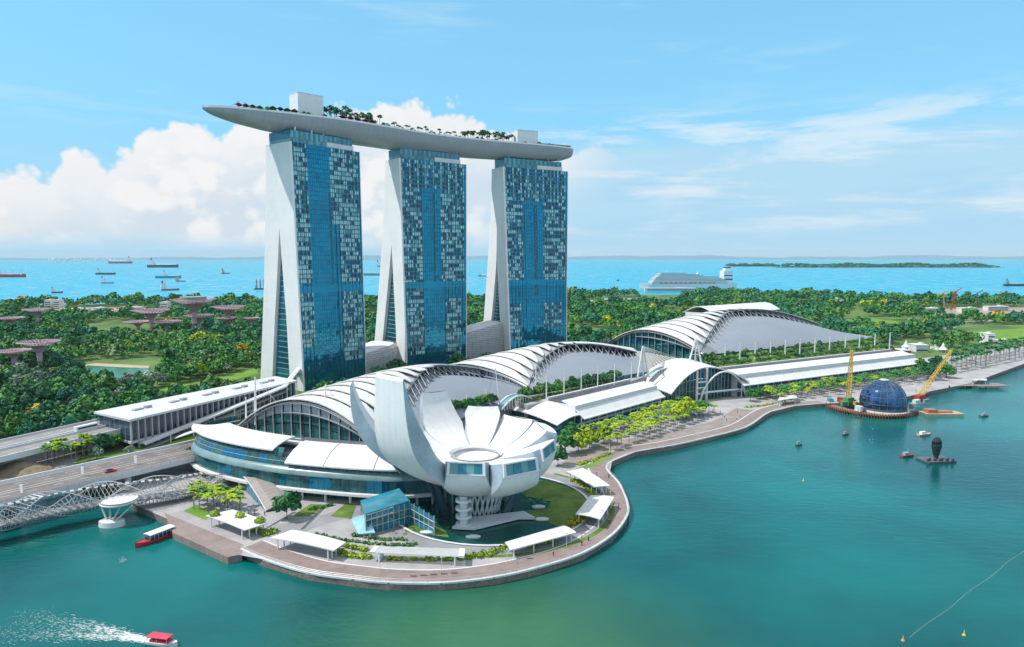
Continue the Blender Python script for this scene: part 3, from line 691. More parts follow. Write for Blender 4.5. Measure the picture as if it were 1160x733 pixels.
# low buildings on the deck
for s, x, ls, lx, h, m, nm, lab in ((50, 5, 24, 8, 3.2, DGREY, 'restaurant_pavilion', 'dark low pavilion on the sky deck before the left lift block'),
                           (112, 9, 36, 7, 3.0, CONC, 'changing_pavilion', 'long low pavilion on the sky deck right of the left lift block'),
                           (S1-24, 6, 34, 10, 4.2, GREY, 'lounge_pavilion', 'grey flat-roofed lounge on the sky deck right of the right lift block'),
                           (S1-80, 8, 20, 7, 3.0, DGREY, 'bar_pavilion', 'dark low bar pavilion on the sky deck left of the right lift block')):
    c = on_deck(s, x); q = thing(nm, lab, 'pavilion', tuple(c))
    b = MB(); deck_box(b, s, x, ls-1.5, lx-1.5, h-0.5); b.build('glass_wall', [GSHOP], q)
    b = MB(); deck_box(b, s, x, ls, lx, 0.5, dz=h-0.5); b.build('roof', [m], q)
    b = MB()
    for k in range(7): deck_box(b, s-ls/2+0.6+k*(ls-1.2)/6, x+lx/2-0.4, 0.3, 0.3, h-0.5)
    build_each(b, 'post', [WHITEP], q)
def parasol_line(s0, s1, x, n, rise, m, lab, nm='fabric_canopy'):
    c = on_deck((s0+s1)/2, x); q = thing(nm, lab, 'canopy', tuple(c))
    b = MB()
    for k in range(n):
        s = lerp(s0, s1, (k+.5)/n); w = (s1-s0)/n*0.6
        b.shell([[on_deck(s-w, x-3, rise-0.6), on_deck(s-w, x+3, rise-0.6)], [on_deck(s, x-3.3, rise+0.9), on_deck(s, x+3.3, rise+0.9)], [on_deck(s+w, x-3, rise-0.6), on_deck(s+w, x+3, rise-0.6)]], 0.15)
    b.build('fabric', [m], q)
    b = MB()
    for k in range(n+1):
        s = lerp(s0, s1, k/n); b.tube([on_deck(s, x+2.5), on_deck(s, x+2.5, rise)], 0.16, 4)
    build_each(b, 'pole', [STEEL], q)
parasol_line(18, 38, 6, 4, 4.6, MAROON, 'row of maroon fabric canopies on the pointed end of the sky deck')
parasol_line(94, 128, 13.5, 5, 4.2, MAROON, 'row of maroon fabric canopies on the sky deck beside palms, right of a lift block')
parasol_line(40, 62, 11, 4, 4.4, DGREY, 'row of dark fabric canopies on the sky deck between maroon canopies and left lift block')
# two thin masts at the pointed end
for s in (24, 29):
    p = on_deck(s, 0); q = MB(); q.tube([p, p+V(0, 0, 8.5)], [0.16, 0.07], 5); q.tube([p+V(-1.2, 0, 7.6), p+V(1.2, 0, 7.9)], 0.12, 4)
    tag(q.build('antenna_mast', [DGREY]), 'thin dark mast standing on the pointed end of the sky deck', 'mast', 'thin masts on the pointed end of the sky deck')

# shrubs and service units along the deck
for k in range(9):
    s = lerp(26, 62, k/8); c = on_deck(s, R.uniform(-3, 6)); q = thing('service_unit', 'grey service unit on the sky deck between its pointed end and left lift block', 'roof unit', tuple(c), 'service units on the sky deck')
    b = MB(); deck_box(b, s, R.uniform(2, 8), R.uniform(3, 7), R.uniform(2.5, 5), R.uniform(1.8, 3.4)); b.build('casing', [R.choice((GREY, DGREY, CONC))], q)
    b = MB(); deck_box(b, s, 5, 1.2, 1.2, 4.0); b.build('vent_stack', [STEEL], q)
# ------------------------------------------------------------------ lotus-shaped museum
mus = thing('lotus_museum', 'white lotus-shaped museum of upward-curving petals over a round lily pond', 'museum', (MC.x, MC.y, LZ))
ZB = 10.5
# angle, tip radius, tip height, tip thickness (radial), tip half width, low petal (window face)?
PET = [(-133, 41.5, 60, 1.3, 7.7, 0), (-171, 47, 54, 1.0, 3.6, 0), (158, 38, 43, 2, 6.0, 0), (122, 38, 42.5, 2.5, 6.0, 0), (86, 30, 37.5, 5, 6.4, 0), (50, 30, 34, 4.5, 7.6, 0), (14, 31, 33.5, 5.0, 8, 0), (-22, 30.5, 31, 6, 7.4, 1), (-58, 33, 29.5, 6, 7.2, 1), (-94, 28, 29.0, 6, 6.8, 1)]
TAN = math.tan(math.radians(17.2))
for (ang, RT, ZTIP, TH_, HWT, low) in PET:
    a = math.radians(ang); er = V(math.cos(a), math.sin(a), 0); et = V(-math.sin(a), math.cos(a), 0)
    def Q(r, y, z): return V(MC.x+er.x*r+et.x*y, MC.y+er.y*r+et.y*y, z)
    n = 26; sec = 1.28 if ang == -133 else 1.03; mid = {-133: 1.5, -171: 2.4}.get(ang, 1.45)
    zt_out = ZTIP-(4.6 if low else 1.2)
    def outer(t):                          # t 0..1 from the keel to the tip
        q = t*math.pi/2
        r = RT*math.sin(q)**0.92; z = ZB+(zt_out-ZB)*(1-math.cos(q))
        if ZTIP > 40:                      # tall petals swell early and rise almost plumb
            hh = t**2.0; r = RT*(1-(1-hh)**(4.6 if ang == -133 else 3.3)); z = ZB+(zt_out-ZB)*hh
        return r, z
    RI0 = 9.5; ZI0 = 24.0 if not low else 24.0
    ri_tip = RT-(TH_ if not low else 1.6); zi_tip = ZTIP
    def inner(t):
        r = lerp(RI0, ri_tip, t)
        if low: z = lerp(ZI0, zi_tip, t**1.15)
        else:
            k = 2.4 if ZTIP > 40 else 1.5
            z = ZI0+(zi_tip-ZI0)*(t**k)
            r = RI0+(ri_tip-RI0)*(1-(1-t)**(1.3 if ZTIP > 40 else 1.15))
        return r, z
    def hwid(r, t): 
        full = TAN*r*1.02
        cap = HWT*(1.28-0.28*t)
        return min(full, cap) if full > cap else full
    orow, irow = [], []
    for k in range(n+1):
        t = 0.06+0.94*k/n
        r, z = outer(t); w = min(TAN*r*sec+0.02, lerp(HWT*mid, HWT, max(0, (t-0.45)/0.55)**1.3))
        bulge = 0.05*w
        orow.append([Q(r-(abs(y)**2)*w*0.10, y*w, z+(abs(y)**2)*w*0.10*(1-t)) for y in (-1, -0.66, -0.33, 0, 0.33, 0.66, 1)])
        ti = k/n; ri, zi = inner(ti); wi = min(TAN*ri*min(sec, 1.1)+0.02, lerp(HWT*(mid+.2), HWT*0.97, max(0, (t-0.45)/0.55)**1.3))
        irow.append([Q(ri, y*wi, zi-0.05*wi*(1-y*y)) for y in (-1, -0.5, 0, 0.5, 1)])
    b = MB(); b.grid(orow); o = b.build('petal_shell', [SKIN], mus, smooth=True)
    b = MB(); b.grid(irow); b.build('petal_roof', [mat('white_petal_roof', (0.66, 0.67, 0.68), 0.5, 0.07, 0.1, streak=0.20, stripes=((0.5, 0.85, 0.1), 2.6, 0.10, 0.04))], mus, smooth=True)
    # side walls
    SIDE = mat('brushed_panel_side', (0.34, 0.42, 0.49), 0.30, 0.18, 0.16, stripes=((0.0, 0.0, 1.0), 2.4, 0.15, 0.05))
    for sd_, c in ((0, 0), (6, 4)):
        b = MB(); b.grid([[r[sd_] for r in orow], [lerp(o_[sd_], i_[c], 0.5) for o_, i_ in zip(orow, irow)], [r[c] for r in irow]])
        b.build('petal_side', [SIDE], mus, smooth=False)
    # tip face, with a framed window on the low petals
    oe = orow[-1]; ie = irow[-1]
    b = MB(); b.face([oe[0], oe[6], ie[4], ie[0]]); b.face(list(oe))
    tipf = b.build('petal_tip', [SKIN], mus)
    if low:
        A, B_, C_, D_ = oe[0], oe[6], ie[4], ie[0]
        out = er*0.35+V(0, 0, 0.08)
        def bil(u, v): return lerp(lerp(A, B_, u), lerp(D_, C_, u), v)
        fr = MB()
        for u0, u1, v0, v1 in ((0, 1, 0, .09), (0, 1, .90, 1), (0, .07, .09, .90), (.93, 1, .09, .90)):
            q = [bil(u0, v0), bil(u1, v0), bil(u1, v1), bil(u0, v1)]
            fr.hexa([p for p in q]+[p+er*0.75+V(0, 0, 0.15) for p in q])
        fo = fr.build('window_frame', [WHITEP], mus)
        g = MB()
        for k in range(4):
            u0, u1 = lerp(.07, .93, k/4)+.006, lerp(.07, .93, (k+1)/4)-.006
            g.face([bil(u, v)+out+er*(0.03*((k*7) % 3)) for u, v in ((u0, .09), (u1, .09), (u1, .90), (u0, .90))], k % 2)
        g.build('window_glass', [GBAND, GBLUE], mus)
# central bowl, oculus ring
b = MB(); b.lathe([(0.2, 21.6), (6.5, 21.9), (9.0, 23.0), (10.4, 24.6)], (MC.x, MC.y, 0), 48); b.build('roof_bowl', [WHITE], mus, smooth=True)
b = MB(); b.lathe([(8.6, 23.2), (8.6, 24.0), (8.9, 24.1), (9.2, 23.7)], (MC.x, MC.y, 0), 48); b.build('oculus_ring', [GREY], mus, smooth=True)
b = MB(); b.lathe([(0.1, ZB-0.3), (5, ZB-0.1), (9, ZB+0.6)], (MC.x, MC.y, 0), 40); b.build('keel_plate', [SKIN], mus, smooth=True)
# small green window low in the tall front petal
a = math.radians(-150); er = V(math.cos(a), math.sin(a), 0); et = V(-math.sin(a), math.cos(a), 0)
c = V(MC.x, MC.y, 0)+er*31.2+V(0, 0, 23.2); n_ = (er*0.8-V(0, 0, 0.6)).normalized(); up_ = (er*0.6+V(0, 0, 0.8))
b = MB(); q = [c+et*-2.2-up_*1.8, c+et*2.2-up_*1.8, c+et*2.2+up_*1.8, c+et*-2.2+up_*1.8]; b.hexa([p-n_*0.5 for p in q]+[p+n_*1.0 for p in q]); b.build('porthole_window', [GSHOP], mus)
# legs: white lattice, dark raking columns, stair tower
b = MB()
for k in range(9):
    a0 = math.radians(-112+k*11); a1 = a0+math.radians(11)
    p0 = V(MC.x+9*math.cos(a0), MC.y+9*math.sin(a0), LZ); p1 = V(MC.x+12*math.cos(a1), MC.y+12*math.sin(a1), ZB+2.5)
    p2 = V(MC.x+12*math.cos(a0), MC.y+12*math.sin(a0), ZB+2.5); p3 = V(MC.x+9*math.cos(a1), MC.y+9*math.sin(a1), LZ)
    b.tube([p0, p1], 0.38, 6); b.tube([p3, p2], 0.38, 6)
b.build('lattice_support', [WHITEP], mus)
for ang, lean in ((-150, 5), (-175, 6), (160, 5), (120, 4), (80, 4), (40, 5), (5, 6), (-30, 6)):
    a = math.radians(ang); b = MB()
    p0 = V(MC.x+13*math.cos(a), MC.y+13*math.sin(a), LZ); p1 = V(MC.x+(13+lean)*math.cos(a+0.15), MC.y+(13+lean)*math.sin(a+0.15), ZB+5.5)
    b.tube([p0, p1], [1.5, 0.9], 8); b.build('raking_column', [mat('dark_blue_steel', (0.05, 0.09, 0.13), 0.3, 0.1)], mus)
b = MB(); cst = V(-17.5, 239.5, 0)
b.tube([cst+V(0, 0, 1), cst+V(0, 0, 14)], 1.5, 10)
for k in range(4): b.lathe([(0.2, 0), (3.0, 0), (3.0, 1.0), (2.6, 1.0), (0.2, 0.4)], (cst.x, cst.y, 3.0+k*3.0), 14)
b.build('stair_tower', [WHITEP], mus)
b = MB()
b.prism([(cst.x-4, cst.y-3), (cst.x+4, cst.y-4), (cst.x+20, cst.y+6), (cst.x+26, cst.y+6), (cst.x+22, cst.y+12), (cst.x+2, cst.y+6)], LZ+0.4, LZ+1.4); b.build('plinth', [CONC], mus)
b = MB(); b.lathe([(10.5, LZ), (10.5, ZB+2)], (MC.x-2, MC.y+3, 0), 28); b.build('lobby_glazing', [GSHOP], mus)
b = MB()
for k in range(14):
    a = 2*math.pi*k/14; b.tube([(MC.x-2+10.7*math.cos(a), MC.y+3+10.7*math.sin(a), LZ), (MC.x-2+10.7*math.cos(a), MC.y+3+10.7*math.sin(a), ZB+2)], 0.22, 4)
b.build('lobby_mullion', [STEEL], mus)
# blue glass entrance pavilion left of the bowl
pv = thing('glass_pavilion', 'angular blue glass entrance pavilion beside the lily pond, left below the lotus museum', 'pavilion', tuple(G(440, 600, LZ)))
A = D(408, 567, 246); B_ = D(452, 553, 252); C_ = D(464, 567, 243); D_ = D(414, 582, 232)
b = MB(); b.hexa([p-V(0, 0, 0.5) for p in (D_, C_, B_, A)]+[D_, C_, B_, A]); b.build('roof', [mat('blue_glass_roof', (0.03, 0.22, 0.32), 0.15, 0.3, 0.25, spec=0.6)], pv)
g0 = G(418, 606, LZ); g1 = G(462, 603, LZ); g2 = G(492, 606, LZ); g3 = G(478, 585, LZ)
C2 = V(g2.x, g2.y, 9.5)
b = MB()
def curtain(b, p, q, zp, zq, n, m):
    for k in range(n):
        for j in range(m):
            def pt(u, v): x = lerp(p, q, u); return V(x.x, x.y, lerp(LZ, lerp(zp, zq, u), v))
            u0, u1 = (k+.05)/n, (k+.95)/n; v0, v1 = (j+.04)/m, (j+.96)/m
            b.face([pt(u0, v0), pt(u1, v0), pt(u1, v1), pt(u0, v1)], (k*3+j*5) % 3)
curtain(b, V(D_.x, D_.y, 0), V(C_.x, C_.y, 0), D_.z-0.6, C_.z-0.6, 8, 4); curtain(b, V(C_.x, C_.y, 0), g2, C_.z-0.6, 9.0, 5, 4); curtain(b, V(A.x, A.y, 0), V(D_.x, D_.y, 0), A.z-0.6, D_.z-0.6, 5, 4)
b.build('glass_wall', [GBLUE, GSHOP, GLASS], pv)
b = MB()
for k in range(9): 
    p = lerp(D_, C_, k/8); b.tube([(p.x, p.y-0.15, LZ), (p.x, p.y-0.15, p.z-0.5)], 0.16, 4)
for k in range(6):
    p = lerp(C_, C2, k/5); b.tube([(p.x, p.y-0.15, LZ), (p.x, p.y-0.15, p.z)], 0.16, 4)
for v in (0.33, 0.66): b.tube([V(D_.x, D_.y-0.15, lerp(LZ, D_.z, v)), V(C_.x, C_.y-0.15, lerp(LZ, C_.z, v)), V(C2.x, C2.y-0.15, lerp(LZ, C2.z, v))], 0.14, 4)
b.build('mullion', [STEEL], pv)
E0 = [D(398, 588, 237), D(415, 582, 236), D(425, 603, 231), D(406, 605, 231)]
b = MB(); b.hexa([p-V(0, 0, 0.4) for p in E0]+E0); b.build('entrance_canopy', [mat('pale_blue_glass', (0.30, 0.55, 0.66), 0.12, 0.12, 0.5, spec=0.7)], pv)
# ------------------------------------------------------------------ vaulted halls
def vault(name, label, F0, F1, R0, R1, crest, zF, zR, cutf, ns, memb_drop, gable_m, group, wall_top=None):
    F0, F1, R0, R1 = [V(p[0], p[1], 0) for p in (F0, F1, R0, R1)]
    m = (F0+F1+R0+R1)/4; t = thing(name, label, 'hall', (m.x, m.y, LZ), group)
    def zc(s):                              # crest height along the hall
        a, bq, c = crest
        if s < 0.5: return lerp(a, bq, math.sin(math.pi/2*(s/0.5)))
        return lerp(c, bq, math.sin(math.pi/2*((1-s)/0.5)))
    def S(s, u, dz=0.0):
        f = lerp(F0, F1, s); r = lerp(R0, R1, s); q = lerp(f, r, u); k = 1-(1-2*u)**2
        zb = zF if u < 0.5 else zR
        return V(q.x, q.y, zb+(zc(s)-zb)*k+dz)
    def M(s, u):
        f = lerp(F0, F1, s); r = lerp(R0, R1, s); q = lerp(f, r, u); k = 1-(1-2*u)**2
        zb = zF-0.4; zt = max(zb+1.5, zc(s)-memb_drop)
        return V(q.x, q.y, zb+(zt-zb)*k)
    b = MB(); b.prism([(F0.x, F0.y), (F1.x, F1.y), (R1.x, R1.y), (R0.x, R0.y)], LZ, min(zF, zR)-1.2); b.build('wall', [CONC], t)
    b = MB(); b.grid([[M(s/24, u/12*0.66) for u in range(13)] for s in range(25)]); b.build('membrane_roof', [MEMB], t, smooth=True)
    b = MB()
    for k in range(36):
        s0, s1 = k/36, (k+1)/36
        for j in range(10):
            pass
    rows = []
    for k in range(37):
        s = k/36; c = cutf(s)
        rows.append([S(s, lerp(c+0.03, 1, j/12), -1.5) for j in range(13)])
    b.grid(rows); b.build('roof_lining', [UNDER], t, smooth=True)
    for i in range(ns):
        s0 = i/ns; pt = 1.0/ns; rows = []
        c = cutf(s0+pt*0.5)
        for j in range(17):
            u = lerp(c, 1.0, (j/16)**1.15); full = min(1.0, max(0.0, (s0-0.42)/0.12)); wd = pt*lerp(0.93*min(1.0, ((u-c)/0.20+0.03))**0.6, 0.985, full); lf = lerp(1.0, 0.15, full)
            rows.append([S(s0, u, 0.15+0.75*lf), S(s0+wd*0.5, u, 0.15+0.42*lf), S(s0+wd, u, 0.15)])
        b = MB(); b.shell(rows, 0.55); b.build('roof_blade', [WHITE], t)
    b = MB(); n = ns+6
    for k in range(n):
        s0, s1 = lerp(0.10, 1, k/n), lerp(0.10, 1, (k+1)/n)
        up = lambda s: S(s, max(0.04, cutf(s))+0.02, -1.2); dn = lambda s: M(s, max(0.02, cutf(s)-0.05))
        b.tube([up(s0), up(s1)], 0.35, 4); b.tube([dn(s0), up((s0+s1)/2)], 0.26, 4); b.tube([up((s0+s1)/2), dn(s1)], 0.26, 4)
    b.build('roof_truss', [GREY], t)
    # glazed gable
    b = MB(); gl = 15
    for k in range(gl):
        u0, u1 = k/gl, (k+1)/gl
        for v0, v1, mi in ((0, .48, 0), (.50, .74, 1), (.76, 1, 2)):
            def pt(u, v): q = S(0.012, u, -1.3); return V(q.x, q.y, lerp(min(zF, zR)-4, q.z, v))
            b.face([pt(u0+.004, v0), pt(u1-.004, v0), pt(u1-.004, v1), pt(u0+.004, v1)], mi)
    b.build('glazed_gable', gable_m, t)
    b = MB()
    b.tube([S(0.006, k/gl, -1.0) for k in range(gl+1)], 0.3, 4)
    for k in range(gl+1):
        q = S(0.006, k/gl, -1.0); b.tube([V(q.x, q.y, min(zF, zR)-4), q], 0.22, 4)
    b.build('gable_mullion', [STEEL], t)
    # front wall under the membrane
    b = MB(); nn = 40
    for k in range(nn):
        p, q = lerp(F0, F1, k/nn), lerp(F0, F1, (k+.9)/nn)
        b.face([V(p.x, p.y, LZ), V(q.x, q.y, LZ), V(q.x, q.y, zF-0.5), V(p.x, p.y, zF-0.5)], 0 if k % 4 else 1)
    b.build('front_glazing', [GSHOP, GLASS2], t)
    return S, M, t
VG = 'vaulted halls with bladed white roofs'
S1_, M1_, _t1 = vault('vaulted_hall', 'vaulted hall with bladed white roof directly behind the lotus museum, its glazed gable facing left', (-56, 282), (16, 417), (-132, 322), (-58, 470), (35.5, 38.5, 27), 19, 18.5,
      lambda s: 0.50*min(1, (s/0.66))**1.0, 16, 6.0, [GSHOP, GSHOP, GREY], VG)
S2_, M2_, _t2 = vault('vaulted_hall', 'middle vaulted hall with bladed white roof and grey membrane, behind the mall terrace', (13, 407), (97, 477), (-62, 490), (105, 620), (28, 36.5, 24), 20, 16,
      lambda s: 0.47*min(1, (s/0.50))**0.9, 14, 6.0, [MEMB, GLASS2, MEMB], VG)
S3_, M3_, _t3 = vault('vaulted_hall', 'largest vaulted hall, at the right, with long grey membrane above a planted terrace', (150, 529), (348, 645), (88, 636), (286, 760), (37, 51, 31), 24, 18,
      lambda s: 0.48*min(1, (s/0.42))**0.9, 20, 6.5, [GSHOP, GLASS2, GSHOP], VG)
# small barrel hall behind the largest one
bh = thing('barrel_hall', 'small grey hall with curved white roof peeking out behind the largest vaulted hall', 'hall', (225, 745, LZ))
A, B_ = D(803, 372, 720), D(878, 360, 790)
dirv = (B_-A); dirv.z = 0; Lh = dirv.length; dirv.normalize(); nv = V(-dirv.y, dirv.x, 0)
b = MB(); b.prism([(A.x, A.y), (B_.x, B_.y), (B_.x+nv.x*32, B_.y+nv.y*32), (A.x+nv.x*32, A.y+nv.y*32)], LZ, 40); b.build('wall', [CONC], bh)
b = MB(); b.shell([[A+dirv*(Lh*k/8)+nv*lerp(-6, 34, j/10)-V(0, 0, A.z)+V(0, 0, 40+7*math.sin(math.pi*j/10)) for j in range(11)] for k in range(9)], 0.6); b.build('roof', [PANEL], bh, smooth=False)

# ------------------------------------------------------------------ waterfront mall
def seg_build(name, label, P0, P1, zf, zt, depth, flat_d, group, fac=GBLUE, ground_n=30, front_drop=0.0):
    P0, P1 = V(P0[0], P0[1], 0), V(P1[0], P1[1], 0); d = (P1-P0); L_ = d.length; d.normalize(); n = V(-d.y, d.x, 0); m = (P0+P1)/2
    t = thing(name, label, 'shopping mall', (m.x, m.y, LZ), group)
    def Q(a, o, z): q = P0+d*(a*L_)+n*o; return V(q.x, q.y, z)
    prof = [(-1.5, zf-0.7), (0, zf), (depth*0.3, lerp(zf, zt, .45)), (depth*.65, lerp(zf, zt, .82)), (depth, zt)]
    nb = max(6, int(L_/9))
    for k in range(nb):
        b = MB(); b.shell([[Q(k/nb+0.0008, o, z) for o, z in prof], [Q((k+1)/nb-0.0008, o, z) for o, z in prof]], 0.5); b.build('roof_panel', [WHITE], t)
    b = MB(); b.prism([tuple(Q(a, o, 0))[:2] for a, o in ((0, 5), (1, 5), (1, depth+flat_d), (0, depth+flat_d))], LZ, zt-1.6); b.build('wall', [CONC], t)
    b = MB(); b.prism([tuple(Q(a, o, 0))[:2] for a, o in ((0.002, depth-2), (.998, depth-2), (.998, depth+flat_d-1.2), (0.002, depth+flat_d-1.2))], zt-1.5, zt-0.9); 
    nq = int(L_/4)
    for k in range(nq): b.prism([tuple(Q(a, o, 0))[:2] for a, o in ((k/nq, depth), ((k+.35)/nq, depth), ((k+.35)/nq, depth+flat_d-1.5), (k/nq, depth+flat_d-1.5))], zt-0.9, zt-0.5)
    b.build('louvred_roof', [DGREY], t)
    b = MB(); b.prism([tuple(Q(a, o, 0))[:2] for a, o in ((0, depth+flat_d-1), (1, depth+flat_d-1), (1, depth+flat_d+.6), (0, depth+flat_d+.6))], zt-2, zt+0.2); b.build('parapet', [CONC], t)
    n2 = int(L_/2.6); b = MB(); b2 = MB(); b3 = MB()
    for k in range(n2):
        a0, a1 = (k+.06)/n2, (k+.94)/n2
        b.face([Q(a0, 3.4, zf-4.4), Q(a1, 3.4, zf-4.4), Q(a1, 1.5, zf-0.9), Q(a0, 1.5, zf-0.9)], R.choice((0, 0, 1)))
        b2.face([Q(a0, 4.2, LZ+4.2), Q(a1, 4.2, LZ+4.2), Q(a1, 4.0, zf-5.0), Q(a0, 4.0, zf-5.0)], R.choice((1, 2, 2)))
        b3.face([Q(a0, 4.6, LZ), Q(a1, 4.6, LZ), Q(a1, 4.6, LZ+3.6), Q(a0, 4.6, LZ+3.6)], 2)
    b.build('upper_glass', [fac, GSHOP, GLASS2], t); b2.build('shop_glass', [fac, GSHOP, GLASS2], t); b3.build('arcade_glass', [fac, GSHOP, GLASS2], t)
    for a in (0.001, .999):
        b = MB(); b.face([Q(a, 1.6, zf-1), Q(a, depth, zt-1), Q(a, depth, LZ), Q(a, 4.8, LZ)]); b.build('end_glass', [GLASS2], t)
    b = MB()
    for zz, o in ((zf-4.7, 3.2), (LZ+3.9, 3.2)): b.hexa([Q(0, o, zz), Q(1, o, zz), Q(1, o+2, zz), Q(0, o+2, zz), Q(0, o, zz+.4), Q(1, o, zz+.4), Q(1, o+2, zz+.4), Q(0, o+2, zz+.4)])
    b.build('floor_edge', [WHITEP], t)
    b = MB()
    for k in range(int(L_/8)+1):
        a = min(1, k*8/L_); b.tube([Q(a, 1.0, LZ), Q(a, 0.6, zf-0.6)], 0.28, 6)
    build_each(b, 'column', [WHITEP], t)
    return Q, t
MG = 'low white-roofed mall blocks along the waterfront'
QB, tB = seg_build('waterfront_mall', 'white-roofed glass mall block right of the lotus museum, behind the yellow-green trees', (39, 371), (97.5, 432), 11.6, 18.8, 15, 11, MG)
QC, tC = seg_build('waterfront_mall', 'longest white-roofed mall block, behind the glass dome and the palm rows', (160, 467), (344, 568), 12, 19.6, 17, 10, MG)
# folded sail roof next to the museum
sl = thing('sail_roof', 'white folded sail roof over dark glass between the lotus museum and the waterfront mall', 'roof', (18, 350, LZ))
q = [V(-4, 388, 13), V(24, 354, 11.5), V(41, 377, 12), V(15, 412, 15)]
rows = [[lerp(lerp(q[0], q[1], i/8), lerp(q[3], q[2], i/8), j/8)+V(0, 0, 3.2*math.sin(math.pi*i/8)*(0.4+0.6*j/8)+1.5*math.sin(math.pi*j/8)) for i in range(9)] for j in range(9)]
b = MB(); b.shell(rows, 0.5); b.build('roof', [WHITE], sl)
b = MB(); 
gp = [V(-3, 391, 0), V(23, 360, 0), V(37, 378, 0)]
for p, qq in zip(gp, gp[1:]):
    curtain(b, p, qq, 12.2, 11.8, 9, 3)
b.build('glass_wall', [GBLUE, GSHOP, GLASS2], sl)
# arched entrance between the mall blocks
en = thing('arched_entrance', 'tall arched mall entrance with white saddle roof between the two waterfront mall blocks', 'entrance', (122, 420, LZ))
Lp, Rp = V(102, 443, 0), V(165, 470, 0); dd = (Rp-Lp).normalized(); nn = V(-dd.y, dd.x, 0); W_ = (Rp-Lp).length
def E(a, o):                               # roof surface over the entrance
    z = lerp(11.5, 13.5, a)+12.5*math.sin(math.pi*a)**0.9-0.10*max(0, -o)*math.sin(math.pi*a)+0.05*o
    q = Lp+dd*(a*W_)+nn*o; return V(q.x, q.y, z)
rows = []
for k in range(17):
    a = k/16; o0 = 2-7*(2*abs(a-0.5))**1.5+4*a
    rows.append([E(a, lerp(o0, 36, j/10)) for j in range(11)])
b = MB(); b.shell(rows, 0.7); b.build('saddle_roof', [WHITE], en, smooth=False)
b = MB()
for k in range(22):
    a0, a1 = lerp(.02, .98, (k+.05)/22), lerp(.02, .98, (k+.95)/22)
    for v0, v1 in ((0, .26), (.28, .62), (.64, 1)):
        p0, p1 = E(a0, 9), E(a1, 9)
        b.face([V(p.x, p.y, lerp(LZ, p.z-1, v)) for p, v in ((p0, v0), (p1, v0), (p1, v1), (p0, v1))], (k*7+int(v0*9)) % 3)
b.build('glass_wall', [GSHOP, GLASS2, GDARK], en)
b = MB()
for k in range(23):
    p = E(lerp(.02, .98, k/22), 8.7); b.tube([V(p.x, p.y, LZ), p-V(0, 0, 0.8)], 0.26, 4)
b.build('mullion', [STEEL], en)
b = MB(); b.tube([V(*(Lp+dd*(a*W_)+nn*2).xy, LZ+19*math.sin(math.pi*min(1, (a-0.42)/0.58))**0.62) for a in [0.42+0.58*k/14 for k in range(15)]], 0.6, 8); b.build('white_arch', [WHITEP], en)
b = MB()
for a in (0.40, 0.52):
    p = E(a, 4); b.tube([V(p.x, p.y, LZ), p-V(0, 0, .8)], 0.9, 8)
for z in (7, 11, 15):
    p, q = E(0.40, 4), E(0.52, 4); b.tube([V(p.x, p.y, z), V(q.x, q.y, z)], 0.6, 6)
b.build('entrance_pylon', [WHITEP], en)
b = MB(); p, q = E(0.45, 3), E(1.0, 3); b.tube([V(p.x, p.y, LZ+5.5), V(q.x, q.y, LZ+5.5)], 0.7, 6); b.build('canopy_beam', [WHITEP], en)

# ------------------------------------------------------------------ white skylight arches on the terraces
def sky_arch(c0, c1, h, lab):
    m = (c0+c1)/2; t = thing('skylight_arch', lab, 'skylight', (m.x, m.y, c0.z), 'white arched skylights on the terrace')
    d = (c1-c0).normalized(); n = V(-d.y, d.x, 0)
    b = MB()
    for o in (0, 4.5):
        b.tube([lerp(c0, c1, k/12)+n*o+V(0, 0, h*math.sin(math.pi*k/12)) for k in range(13)], 0.55, 6)
    b.build('arch_rib', [WHITEP], t)
    b = MB(); b.shell([[lerp(c0, c1, k/12)+n*o+V(0, 0, h*math.sin(math.pi*k/12)-0.3) for k in range(13)] for o in (0.4, 4.1)], 0.2); b.build('glazing', [GBAND], t)
    b = MB()
    for k in range(1, 12):
        p = lerp(c0, c1, k/12); b.tube([p+V(0, 0, -1), p+V(0, 0, h*math.sin(math.pi*k/12))], 0.25, 4)
    build_each(b, 'hanger', [WHITEP], t)
sky_arch(D(568, 464, 368), D(604, 453, 392), 5.0, 'white arched skylight on the terrace just behind the museum bowl')
sky_arch(D(736, 427, 462), D(768, 419, 478), 3.6, 'white arched skylight behind the saddle roof of the arched entrance')

# ------------------------------------------------------------------ terraces with planting (trees come later)
terr = thing('planted_terrace', 'long planted roof terrace in front of the middle vaulted hall', 'terrace', (50, 400, LZ))
b = MB(); poly = [tuple(QB(a, o, 0))[:2] for a, o in ((-0.2, 26), (1.02, 26))]+[(97, 476), (13, 406), (-2, 392)]
b.prism(poly, LZ, 17.0); b.build('terrace_slab', [PAVE], terr)
b = MB(); b.prism([tuple(QB(a, o, 0))[:2] for a, o in ((-0.15, 31), (0.98, 31), (.96, 38), (-0.15, 40))], 17.01, 17.7); b.build('planting_bed', [LAND], terr)
terr3 = thing('planted_terrace', 'sloping planted terrace with pergola frames in front of the largest vaulted hall', 'terrace', (220, 520, LZ))
b = MB(); f0, f1, g0, g1 = V(112, 460, 0), QC(1.0, 26, 0), V(150, 528, 0), V(348, 644, 0)
b.prism([(p.x, p.y) for p in (QC(-0.03, 26, 0), f1, g1, g0)], LZ, 17); b.build('terrace_slab', [PAVE2], terr3)
b = MB(); b.hexa([QC(-0.03, 30, 17.02), QC(1.0, 30, 17.02), V(346, 642, 17.02), V(150, 527, 17.02), QC(-0.03, 30, 17.6), QC(1.0, 30, 17.6), V(346, 642, 22.6), V(150, 527, 22.6)]); b.build('planting_bed', [LAND], terr3)

